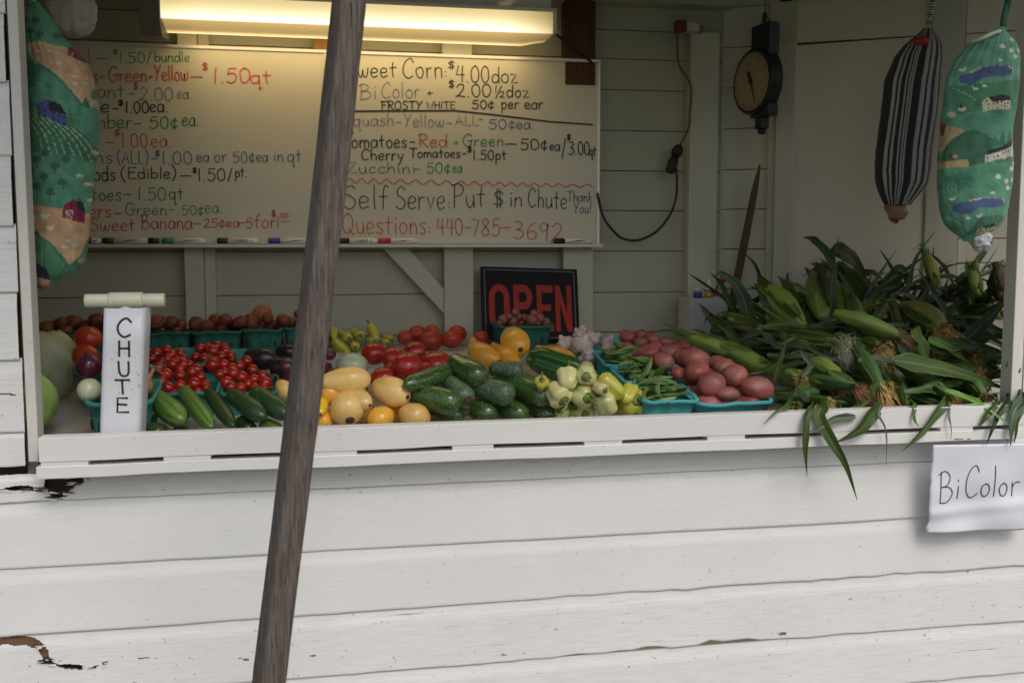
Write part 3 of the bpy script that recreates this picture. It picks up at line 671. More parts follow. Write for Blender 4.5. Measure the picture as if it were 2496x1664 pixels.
wr(WB2, 'ink_k', [('T', 195, 275, 882, 90), ('omatoes', 262, 592, 882, 80), ('-', 610, 640, 858, 45), ('-', 1180, 1245, 870, 50), ('50¢', 1270, 1432, 896, 64), ('ea', 1445, 1505, 900, 60), ('/', 1515, 1542, 945, 110), ('$', 1545, 1572, 838, 34), ('3.00', 1558, 1682, 925, 78), ('qt', 1682, 1720, 930, 60), ('Cherry', 320, 572, 956, 66), ('Tomatoes', 612, 912, 942, 56), ('-', 925, 947, 928, 40), ('$', 952, 982, 910, 34), ('1.50', 987, 1112, 955, 56), ('pt', 1122, 1186, 955, 62)], 750, 4.4)
wr(WB2, 'ink_r', [('Red', 665, 832, 878, 76)], 750, 4.0)
wr(WB2, 'ink_g', [('+', 870, 902, 872, 44), ('Green', 925, 1170, 875, 72), ('Zucchini', 232, 642, 1034, 66), ('-', 640, 670, 1020, 40), ('50¢', 710, 852, 1034, 60), ('ea', 866, 920, 1030, 62), ('-', 1022, 1040, 722, 40)], 750, 3.9)
wr(WB2, 'ink_k', [('Self', 212, 482, 1248, 140), ('Serve', 525, 822, 1250, 135), (':', 838, 852, 1240, 60), ('Put', 865, 1062, 1238, 134), ('$', 1105, 1172, 1235, 100), ('in', 1205, 1282, 1234, 100), ('Chute', 1312, 1548, 1232, 110, 1250)], 750, 4.0)
wr(WB2, 'ink_r', [('Questions', 205, 708, 1398, 122), (':', 718, 736, 1390, 62), ('440', 770, 925, 1402, 96), ('-', 940, 972, 1368, 60), ('785', 975, 1150, 1408, 100), ('-', 1155, 1212, 1368, 60), ('3692', 1225, 1522, 1422, 104, 1440)], 750, 4.0)
m = MB(); ribbon(m, [P(750+a*.4082, b*.4082, YF) for a, b in ((200, 666), (450, 664), (880, 662), (1100, 685), (1450, 728), (1700, 745))], NF, .0052, .0006); m.build('ruled_line', M['ink_k'], WB2)
m = MB(); pts = []
for i in range(140):
    t = i/139; x = 200+1505*t; y = 1078+34*t+(16-7*t)*math.sin(t*2*math.pi*19+2*math.sin(t*9)); pts.append(P(750+x*.4082, y*.4082, YF))
ribbon(m, pts, NF, .0034, .0006); m.build('wavy_line', M['ink_r'], WB2)

# ------------------------------------------------------------------ markers in the trays
def marker(x0, xc, x1, zt, capm, label, text=None, swoosh=None, xc2=None, cap2=None):
    z = 1.628+.0045+.0085; y = YB-.022; r = .0085; e = empty('marker', (x0, y, z-r), label, 'marker', 'dry wipe markers in the whiteboard trays')
    m = MB(); m.tube([(x0, y, z), (x0+.003, y, z), (xc, y, z)], [r*.85, r*1.06, r*1.06], 12); m.build('cap', M[capm], e, True)
    m = MB(); m.tube([(xc+.0005, y, z), (x1-.012 if not cap2 else xc2, y, z), (x1 if not cap2 else xc2+.0005, y, z)], [r*.92, r*.92, r*.6 if not cap2 else r*.92], 12); m.build('barrel', M['white'], e, True)
    if cap2: m = MB(); m.tube([(xc2+.001, y, z), (x1, y, z)], [r*1.06, r], 12); m.build('cap', M[cap2], e, True)
    xe = xc2 if cap2 else x1
    if swoosh:
        m = MB(); w = xe-xc; yy = y-r*.95
        m.add([(xc+.12*w, yy, z-.003), (xc+.5*w, yy-.0004, z-.001), (xc+.92*w, yy, z+.003), (xc+.5*w, yy-.0004, z+.0028)], [(0, 1, 2, 3)]); m.build('flash', M[swoosh], e)
    if text:
        m = MB(); w = xe-xc; write(m, text, (xc+.3*w, y-r*.95, z-.004), (xc+.66*w, y-r*.95, z-.004), UPZ, NF, .0085, .0014)
        for q in (.2, .78): m.box(xc+q*w, xc+q*w+.0015, y-r*.97, y-r*.90, z-.005, z+.005)
        m.build('lettering', M['ink_k'], e)
mk = lambda px: X(px, 595, YB-.02)
marker(mk(205), mk(222), mk(247), 0, 'black', 'black ended marker peeping out beside the farm print bag', None, 'ink_k')
marker(mk(251), mk(278), mk(388), 0, 'black', 'marker with black caps at both ends', None, 'ink_k', mk(361), 'black')
marker(mk(395), mk(423), mk(500), 0, 'greenp', 'green capped marker in the tray', None, 'ink_g')
marker(mk(530), mk(555), mk(629), 0, 'black', 'black capped marker with brand lettering under the price list', 'EXPO')
marker(mk(655), mk(683), mk(760), 0, 'blue', 'blue capped marker next to the leaning pole', None, 'ink_b')
marker(mk(826), mk(851), mk(920), 0, 'black', 'black capped marker with lettering, touching the red one', 'EXPO')
marker(mk(922), mk(952), mk(1018), 0, 'red', 'red capped marker under the phone number', None, 'ink_r')
marker(mk(1350), mk(1375), mk(1440), 0, 'black', 'black capped marker alone at the far corner of the tray', None, 'ink_k')

# ================================================================== fluorescent lamp
def glow_mat():
    t = NT('lit_ribbed_lens'); a = t.node('ShaderNodeAttribute', _attribute_name='Col')
    t.base((.85, .78, .6)).set(Roughness=.4, Emission__Color=a.outputs['Color'], Emission__Strength=LAMP); return t.m
LAMP = 1.1
YL = .78
lx0, lx1 = X(392, 40, YL), X(1347, 60, YL)
zA, zB, zC = float(P(1300, 29, YL)[2]), float(P(1300, 80, YL)[2]), float(P(1300, 114, YL+.10)[2])
lamp = empty('ceiling_lamp', ((lx0+lx1)/2, YL+.07, zC), 'long lit fluorescent lamp with ribbed yellowish cover above the whiteboards', 'lamp')
prof = [(YL+.012, zA+.001, 0.62, 0), (YL, zA, .62, 0)]
for i in range(1, 25): prof.append((YL-.004*math.sin(math.pi*i/24)-(.0008 if i % 2 else 0), zA+(zB-zA)*i/24, (.62+.95*(i/24)**1.8)*(1.06 if i % 2 else .94), 0))
for i in range(1, 11):
    u = i/10; prof.append((YL+.10*u, zB+(zC-zB)*(u**1.3), .50-.26*math.sin(math.pi*min(1, u*1.1)*.5) + (0.9 if u > .78 else 0)*(u-.78)/.22*1.1, 1))
prof += [(YL+.112, zC+.004, .9, 1), (YL+.12, zC+.02, .3, 1)]
xs = np.concatenate([[lx0], np.linspace(lx0+.01, lx1-.09, 30), np.linspace(lx1-.08, lx1, 12)])
V = np.zeros((len(prof), len(xs), 3)); C = np.zeros((len(prof), len(xs), 3))
for i, (y, z, e, k) in enumerate(prof):
    for j, x in enumerate(xs):
        u = (x-lx0)/(lx1-lx0); ff = min(1, (1-u)/.13)**.7*min(1, .75+u*3)
        ff = .30+.70*ff
        zz = z; yy = y
        if k == 1: q = max(0, (x-(lx1-.075))/.075); zz = z+(zB-z)*q*.9; 
        V[i, j] = (x, yy, zz); s = e*ff; C[i, j] = (s*1.0, s*(.80 if k == 0 else .70)*(.9+.12*min(1.2, s)), s*(.42 if k == 0 else .30)*(.7+.75*max(0, min(1.4, s)-.4)))
me = grid_mesh('lens', V[::-1], False); set_col(me, C[::-1]); link('lens', me, glow_mat(), lamp)
m = MB(); m.box(lx0-.03, lx1+.012, YL+.002, YL+.15, zA+.0015, zA+.012); m.box(lx0-.02, lx1, YL+.02, YL+.13, zA+.012, 2.43); m.build('housing', M['white'], lamp)
al = bpy.data.lights.new('lamp_light', 'AREA'); al.shape = 'RECTANGLE'; al.size = lx1-lx0-.1; al.size_y = .10; al.energy = .85; al.color = (1.0, .72, .36)
alo = bpy.data.objects.new('lamp_light', al); COL.objects.link(alo); alo.parent = lamp; alo.location = (0, 0, -.012); alo.rotation_euler = (rad(18), 0, 0)
endp = [(YL-.006, zA+.012), (YL-.006, zB-.012), (YL+.02, zB-.045), (YL+.07, zC-.022), (YL+.145, zC-.012), (YL+.15, zA+.012)]
m = MB(); m.prism([(lx0-.055, y, z) for y, z in endp], (0, 0, 0), (.0535, 0, 0)); m.build('end_cap', M['glass_dark'], lamp, bevel=.002)
endq = [(YL-.004, zA+.010), (YL-.004, zB-.002), (YL+.03, zB+.004), (YL+.12, zB+.006), (YL+.145, zA+.010)]
m = MB(); m.prism([(lx1+.0005, y, z) for y, z in endq], (0, 0, 0), (.011, 0, 0)); m.build('end_cap', M['white'], lamp)
m = MB(); m.tube(smooth_path([P(1352, 82, YL+.12), P(1385, 108, .88), P(1420, 135, .925), P(1440, 150, .935), P(1446, 165, .955)], 16), .0042, 6)
m.build('cord', M['blackrub'], lamp, True)

# ================================================================== extension cord, socket box
sb = empty('socket_box', tuple(P(1680, 78, .94)), 'red and white socket box on top of the post', 'socket')
a = P(1649, 49, .93); b = P(1672, 78, .93); c = P(1716, 80, .93)
m = MB(); m.box(a[0], b[0], .925, .955, b[2], a[2]); m.build('housing', flat_mat('maroon_plastic', (.16, .025, .04), .5), sb, bevel=.002)
m = MB(); m.box(b[0]+.001, c[0]-.018, .922, .955, b[2]+.001, a[2]-.008); m.build('cover', flat_mat('lilac_white', (.52, .46, .52), .5), sb, bevel=.001)
m = MB(); m.box(c[0]-.017, c[0], .93, .955, b[2]+.002, a[2]-.012); m.build('clamp', M['glass_dark'], sb, bevel=.001)
ec = empty('extension_cord', tuple(P(1640, 400, .93)), 'brown cord with black plug joined to a drooping black cord', 'cord')
m = MB(); m.tube(smooth_path([P(x, y, .935) for x, y in ((1652, 74), (1651, 110), (1653, 150), (1662, 172), (1678, 195), (1685, 222), (1682, 270), (1679, 310), (1668, 335), (1657, 355))], 50), .0038, 8); m.build('brown_lead', M['brownwire'], ec, True)
q = [P(x, y, .932) for x, y in ((1656, 354), (1654, 362), (1645, 382), (1641, 394), (1632, 422))]
m = MB(); m.tube([q[0], q[1], q[1]+(q[2]-q[1])*.5, q[2]], [.009, .017, .018, .013], 14); m.build('plug', M['blackrub'], ec, True)
m = MB(); m.tube([q[2]+(q[3]-q[2])*.2, q[3], q[4]-(q[4]-q[3])*.15, q[4]], [.012, .0165, .0155, .011], 14); m.build('connector', M['blackrub'], ec, True)
m = MB(); m.tube(smooth_path([P(x, y, .935) for x, y in ((1648, 410), (1650, 440), (1648, 480), (1635, 520), (1605, 560), (1570, 581), (1545, 586), (1515, 580), (1490, 557), (1470, 528), (1461, 492), (1456, 470))], 60), .0040, 8); m.build('black_lead', M['blackrub'], ec, True)

# ================================================================== hanging dial scale
hs = empty('hanging_scale', tuple(P(1840, 320, .80)), 'old hanging dial scale with cream oval looking face', 'scale')
YS_ = .80; c0 = P(1840, 200, YS_); k = mpp(c0); aS = rad(-79)
ax = np.array([math.cos(aS), math.sin(aS), 0]); nS = np.array([math.sin(aS), -math.cos(aS), 0])*1.0
nS = np.array([ax[1], -ax[0], 0]); 
if nS[1] > 0: nS = -nS
def sp(u, v, w): return c0+ax*u+UPZ*v+nS*w
R_ = 80*k
def disc(m, r, w0, w1, n=40, r2=None):
    r2 = r2 or r
    vs = [sp(r*math.cos(2*math.pi*i/n), r*math.sin(2*math.pi*i/n), w0) for i in range(n)]+[sp(r2*math.cos(2*math.pi*i/n), r2*math.sin(2*math.pi*i/n), w1) for i in range(n)]
    m.add(vs, [tuple(range(n))[::-1], tuple(range(n, 2*n))]+[(i, (i+1) % n, n+(i+1) % n, n+i) for i in range(n)])
m = MB(); disc(m, R_, -.03, .012, r2=R_*.98); m.build('dial_case', M['black'], hs, bevel=.003)
m = MB(); disc(m, R_*.86, .0125, .0135); m.build('dial_face', flat_mat('aged_dial', (.36, .29, .16), .5, .25, 40), hs)
m = MB()
for i in range(60):
    a = 2*math.pi*i/60; r1 = R_*.80; r0 = R_*(.70 if i % 5 == 0 else .76); w = .0016 if i % 5 == 0 else .0008
    ca, sa = math.cos(a), math.sin(a); m.add([sp(r0*ca-w*sa, r0*sa+w*ca, .0145), sp(r1*ca-w*sa, r1*sa+w*ca, .0145), sp(r1*ca+w*sa, r1*sa-w*ca, .0145), sp(r0*ca+w*sa, r0*sa-w*ca, .0145)], [(0, 1, 2, 3)])
m.build('dial_marks', M['ink_k'], hs)
m = MB(); m.add([sp(-.004, .004, .017), sp(.005, .002, .017), sp(.026, -.068, .017), sp(.024, -.070, .017)], [(0, 1, 2, 3)]); m.add([sp(-.005, 0, .017), sp(.006, -.002, .017), sp(-.008, .034, .017), sp(-.018, .030, .017)], [(0, 1, 2, 3)])
disc(m, .008, .0146, .019, 14); m.build('pointer', M['black'], hs)
def sbox(m, u0, u1, v0, v1, w0, w1):
    vs = [sp(u, v, w) for w in (w0, w1) for v in (v0, v1) for u in (u0, u1)]
    m.add(vs, [(0, 2, 3, 1), (4, 5, 7, 6), (0, 1, 5, 4), (2, 6, 7, 3), (0, 4, 6, 2), (1, 3, 7, 5)])
m = MB(); sbox(m, -.018, .072, .07, .165, -.034, .004); m.build('upper_body', M['black'], hs, bevel=.003)
m = MB(); sbox(m, -.02, .072, -.108, -.07, -.034, .002); sbox(m, .0, .036, -.142, -.108, -.03, -.002); m.build('lower_body', M['black'], hs, bevel=.003)
m = MB(); m.tube([sp(.018, -.142, -.016), sp(.018, -.152, -.016), sp(.018, -.158, -.016)], [.013, .013, .008], 14); m.build('hook_stub', M['black'], hs, True)
m = MB(); m.tube(smooth_path([sp(.0, .165, -.015), sp(.008, .182, -.015), sp(.020, .193, -.015), sp(.034, .186, -.015), sp(.044, .165, -.015)], 16), .0016, 6); m.tube([sp(.022, .165, -.015), sp(.022, .20, -.015)], .006, 8)
m.tube([sp(.022, .20, -.015), sp(.022, .24, -.015), np.array([*(sp(.022, 0, -.015)[:2]), cz(.8)-.0])], .0014, 6); m.build('hanger', M['black'], hs, True)

# ================================================================== stick leaning in the corner
m = MB(); t0 = P(1852, 402, .80); t1 = P(1795, 690, .93); dd = t1-t0
m.tube([t0, t0+dd*.10, t0+dd*.22, t0+dd*.6, t1, t1+dd*.55], [.0025, .007, .0105, .0125, .013, .013], 10)
tag(m.build('wooden_stick', M['broom'], None, True), 'brown tapered stick leaning against the wall below the dial scale', 'stick')

# ================================================================== box with bottles
bx = empty('white_box', tuple(P(1730, 830, .90)), 'plain white box on the back shelf beside the corn', 'box')
a = P(1683, 727, .84); b = P(1775, 727, .84); zt = a[2]
m = MB(); m.box(a[0], b[0], .84, .95, SHZ, zt); m.build('carton', flat_mat('white_card', (.50, .49, .50), .8), bx, bevel=.003)
def bottle(px, base, lab, name, r, colm, tip):
    c = P(px, 726, .865); e = empty('glue_bottle', (c[0], c[1], zt), lab, 'bottle', 'small bottles on the white box')
    ztp = float(P(px, base, .865)[2]); h = ztp-zt
    m = MB(); m.tube([(c[0], c[1], zt+.0008), (c[0], c[1], zt+h*.33)], r, 14); m.build('label_band', M[colm], e, True)
    m = MB(); m.tube([(c[0], c[1], zt+h*.335), (c[0], c[1], zt+h*.52), (c[0], c[1], zt+h*.62), (c[0], c[1], zt+h*.65)], [r, r, r*.72, r*.66], 14); m.build('body', M['cream'], e, True)
    m = MB(); m.tube([(c[0], c[1], zt+h*.655), (c[0], c[1], zt+h*.9), (c[0], c[1], zt+h)], [r*.5, r*.42, r*.2], 12); m.build('nozzle', M[tip], e, True)
bottle(1701, 681, 'small bottle with blue band and red tip', 'b', .0135, 'blue', 'cream'); bottle(1727, 680, 'small bottle with yellow band and pale cap', 'b', .0135, 'yellowp', 'white')
m = MB(); m.tube([P(1740, 722, .85), P(1752, 690, .85), P(1756, 680, .85)], [.004, .0045, .005], 8, 0); m.tube([P(1755, 690, .85), P(1759, 676, .85), P(1766, 688, .85)], .0065, 8, 0)
tag(m.build('red_marker_pen', flat_mat('dull_red_orange', (.30, .07, .03), .5), None, True), 'red and orange pen like tool leaning behind the corn leaves', 'tool')

# ================================================================== OPEN sign
og = empty('open_sign', tuple(P(1290, 828, .93)), 'black framed sign reading OPEN in red letters', 'sign')
s00 = P(1176, 826, .90); s10 = P(1414, 830, .90); s01 = P(1171, 649, .955); s11 = P(1412, 648, .955)
eu = (s10-s00); ev = (s01-s00); ns = np.cross(eu, ev); ns /= np.linalg.norm(ns); ns = ns if ns[1] < 0 else -ns
def sg(u, v, w=0.0): return s00+eu*u+ev*v+ns*w
def quad(m, u0, u1, v0, v1, w): m.add([sg(u0, v0, w), sg(u1, v0, w), sg(u1, v1, w), sg(u0, v1, w)], [(0, 1, 2, 3)])
m = MB(); m.prism([sg(0, 0), sg(1, 0), sg(1, 1), sg(0, 1)], (0, 0, 0), tuple(-ns*.008)); m.build('sign_board', flat_mat('matt_black', (.008, .008, .009), .85), og, bevel=.001)
m = MB()
for a in ((.035, .965, .03, .038), (.035, .965, .955, .963), (.035, .041, .038, .955), (.959, .965, .038, .955)): quad(m, *a, .001)
m.build('border_line', flat_mat('grey_line', (.22, .22, .22), .5), og)
def ring_letter(m, u0, u1, v0, v1, t, tv, full=True, n=10, skip=None):
    pass
def letter(m, polys, u0, u1, v0, v1):
    for pl in polys:
        pts = [sg(u0+(u1-u0)*a, v0+(v1-v0)*b, .0018) for a, b in pl]; m.add(pts, [tuple(range(len(pts)))])
def arcpts(cx, cy, rx, ry, a0, a1, n=10): return [(cx+rx*math.cos(rad(a0+(a1-a0)*i/n)), cy+ry*math.sin(rad(a0+(a1-a0)*i/n))) for i in range(n+1)]
def band(outer, inner): return [[outer[i], outer[i+1], inner[i+1], inner[i]] for i in range(len(outer)-1)]
O_o = arcpts(.5, .72, .5, .28, 0, 180)+arcpts(.5, .28, .5, .28, 180, 360)+[(1, .72)]; O_i = arcpts(.5, .72, .22, .13, 0, 180)+arcpts(.5, .28, .22, .13, 180, 360)+[(.72, .72)]
Pp = [[(0, 0), (.3, 0), (.3, 1), (0, 1)]]+band([(.3, 1)]+arcpts(.55, .73, .45, .27, 90, -90)+[(.3, .46)], [(.3, .84)]+arcpts(.52, .73, .18, .11, 90, -90)+[(.3, .62)])
Ee = [[(0, 0), (.3, 0), (.3, 1), (0, 1)], [(.3, .84), (1, .84), (1, 1), (.3, 1)], [(.3, .44), (.85, .44), (.85, .58), (.3, .58)], [(.3, 0), (1, 0), (1, .16), (.3, .16)]]
Nn = [[(0, 0), (.28, 0), (.28, 1), (0, 1)], [(.72, 0), (1, 0), (1, 1), (.72, 1)], [(.28, 1), (.28, .62), (.72, 0), (.72, .38)]]
RED = flat_mat('sign_red', (.40, .028, .014), .7)
for lt, (a, b) in zip((band(O_o, O_i), Pp, Ee, Nn), ((.075, .285), (.325, .52), (.565, .735), (.755, .925))):
    m = MB(); letter(m, lt, a, b, .12, .76); m.build('letter', RED, og)

# ================================================================== payment chute
ch = empty('payment_chute', (-.38, .0, 1.17), 'white square tube lettered CHUTE with pipe handle on top', 'chute')
YC = .0; a = P(240, 1060, YC); b = P(341, 1056, YC); tp0 = P(250, 752, YC); tp1 = P(354, 754, YC)
w = (b[0]-a[0]); dz = .055
def ch_pt(u, y, z): 
    s = (z-a[2])/(tp0[2]-a[2]); return (a[0]+(tp0[0]-a[0])*s+u*(w+(tp1[0]-tp0[0]-w)*s), y, z)
m = MB(); z0, z1 = 1.15, float(tp0[2]); t = .004; rr = .012
sec = []
for cx, cy, a0 in ((1, 0, -90), (1, 1, 0), (0, 1, 90), (0, 0, 180)):
    for i in range(5):
        an = rad(a0+i*22.5); sec.append((cx, cy, math.cos(an), math.sin(an)))
rows = []
for z in np.linspace(z0, z1, 6): rows.append([ch_pt(0, 0, z)+np.array([0, 0, 0]) if False else (ch_pt(cx, 0, z)[0]+(rr*(ca-(1 if cx else -1))), YC+(w if cy else 0)+rr*(sa-(1 if cy else -1)), z) for cx, cy, ca, sa in sec])
inner = [[(ch_pt(.5, 0, p[2])[0]+(p[0]-ch_pt(.5, 0, p[2])[0])*.90, YC+w/2+(p[1]-YC-w/2)*.90, p[2]) for p in r] for r in rows[::-1]]
me = grid_mesh('tube', np.array(rows+inner), True); link('tube', me, M['pvc'], ch, True)
m = MB(); hz = float(P(300, 732, YC+.04)[2]); hx0, hx1 = X(208, 732, YC+.04), X(402, 732, YC+.04); tx0, tx1 = X(266, 730, YC+.04), X(348, 730, YC+.04)
for q0, q1, nm in ((hx0, tx0+.004, 'handle_pipe'), (tx1-.004, hx1, 'handle_pipe')):
    m = MB(); m.tube([(q0, YC+.04, hz), (q1, YC+.04, hz)], .0135, 20); m.build(nm, M['pvc_old'], ch, True, bevel=.001)
m = MB(); m.tube([(tx0, YC+.04, hz), (tx0+.002, YC+.04, hz), (tx1-.002, YC+.04, hz), (tx1, YC+.04, hz)], [.0155, .0165, .0165, .0155], 22)
xm = (tx0+tx1)/2; m.tube([(xm, YC+.04, hz-.005), (xm, YC+.04, hz-.02), (xm, YC+.04, hz-.034)], [.011, .0125, .019], 18); m.build('tee_fitting', M['pvc_old'], ch, True)
m = MB(); mm_ = mpp(P(300, 900, YC))
for chh, xx0, xx1, base, cap in (('C', 284, 322, 820, 46), ('H', 289, 318, 868, 37), ('U', 287, 318, 916, 36), ('T', 284, 315, 958, 34), ('E', 283, 315, 1004, 36)):
    write(m, chh, P(xx0, base, YC), P(xx1, base+1, YC), UPZ, NF, cap*mm_, 5.2*mm_, rise=.0006, seed=3)
m.build('lettering', M['ink_k'], ch)
m = MB(); rs2 = random.Random(4)
for i in range(30):
    c = P(rs2.uniform(268, 345), rs2.uniform(850, 960), YC); r = rs2.uniform(.0005, .0012); m.add([c+np.array([r*math.cos(q), -.0006, r*math.sin(q)]) for q in (0, 1, 2, 3, 4, 5)], [(0, 1, 2, 3, 4, 5)])
m.build('dirt_specks', M['ink_k'], ch)

# ================================================================== paper sign
YPp = -.063
def pap(u, v):
    c00 = P(2256, 1297, YPp+.034); c10 = P(2500, 1288, YPp+.034); c01 = P(2274, 1084, YPp); c11 = P(2516, 1080, YPp)
    p = (c00*(1-u)+c10*u)*(1-v)+(c01*(1-u)+c11*u)*v
    b = (1-v)*(.004+.004*math.sin(u*9+v*4)+.003*math.sin(u*4-v*11))+(.005*math.exp(-((v-.22-.1*u)/.07)**2))*(1-.3*u)
    return p+np.array([0, -b-.0015, 0])
n = 40; V = np.array([[pap(i/(n-1)+(.012*float(noise3(np.array([j*.4, 1, 2.]))) if i in (0, n-1) else 0), j/(n-1)) for i in range(n)] for j in range(n)])
ps = empty('paper_sign', tuple(P(2380, 1290, YPp)), 'white paper reading BiColor hanging from the ledge', 'sign')
me = grid_mesh('sheet', V, False); o = link('sheet', me, M['paper'], ps, True); s = o.modifiers.new('t', 'SOLIDIFY'); s.thickness = .0004
m = MB()
def papw(m, text, x0, x1, base, cap, seed=0):
    st, W = strokes_of(text, seed=seed, gap=1.3, jit=.12)
    inv0 = P(2256, 1297, YPp); 
    for s in st:
        pts = []
        for p in s:
            px = x0+(x1-x0)*p[0]/W; py = base-cap*p[1]/10
            u = (px-2265)/(2508-2265); v = (1292-py)/(1292-1082); pts.append(pap(u, v)+np.array([0, -.0008, 0]))
        ribbon(m, pts, NF, .0025, 0)
papw(m, 'B', 2286, 2320, 1220, 74); papw(m, 'i', 2328, 2336, 1210, 56); papw(m, 'C', 2348, 2382, 1208, 76); papw(m, 'o', 2386, 2408, 1206, 56); papw(m, 'l', 2416, 2422, 1206, 72); papw(m, 'o', 2430, 2452, 1206, 56); papw(m, 'r', 2460, 2484, 1206, 60)
m.build('lettering', flat_mat('pencil_grey', (.06, .06, .07), .6), ps)
m = MB()
for a, b in ((2326, 2348), (2358, 2366)):
    q = P(a, 1070, -.0605); e = P(b, 1070, -.0605); m.add([q+UPZ*-.0012, e+UPZ*-.0008, e+UPZ*.001, q+UPZ*.0014], [(0, 1, 2, 3)])
m.build('red_print', M['red'], ct)
# ================================================================== produce materials
def skin(name, stops, scale=6.0, rough=.35, coat=.0, streak=None, specks=None, bumps=.0, bscale=60, sss=0.0, rnd=40.0, rndval=.12, spec=.5):
    t = NT(name); v = t.coord('Object', (1, 1, 1), rnd); n = t.noise(v, scale, 5, .55)
    c = t.ramp(n, stops)
    if streak:
        a = t.node('ShaderNodeAttribute', _attribute_name='UVa'); 
        sx = t.noise(t.node('ShaderNodeMapping', Vector=a.outputs['Vector'], Scale=(streak[1], streak[2], 1)).outputs[0], 1.0, 5, .6)
        c = t.mix(t.ramp(sx, [(.42, 0.0), (.62, streak[3])]), c, streak[0])
    if specks:
        s = t.ramp(t.noise(v, specks[1], 1), [(specks[2], 0.0), (specks[2]+.05, 1.0)]); c = t.mix(t.math('MULTIPLY', s, specks[3]), c, specks[0])
    oi = t.n.new('ShaderNodeObjectInfo'); hv = t.node('ShaderNodeHueSaturation', Color=c, Value=t.math('ADD', t.math('MULTIPLY', oi.outputs['Random'], 2*rndval), 1-rndval))
    t.base(hv.outputs[0]).set(Roughness=rough, Coat__Weight=coat, Coat__Roughness=.15, Specular__IOR__Level=spec)
    if sss: t.set(Subsurface__Weight=sss, Subsurface__Scale=.01)
    if bumps: t.bump(t.noise(v, bscale, 4), bumps, .0012)
    return t.m
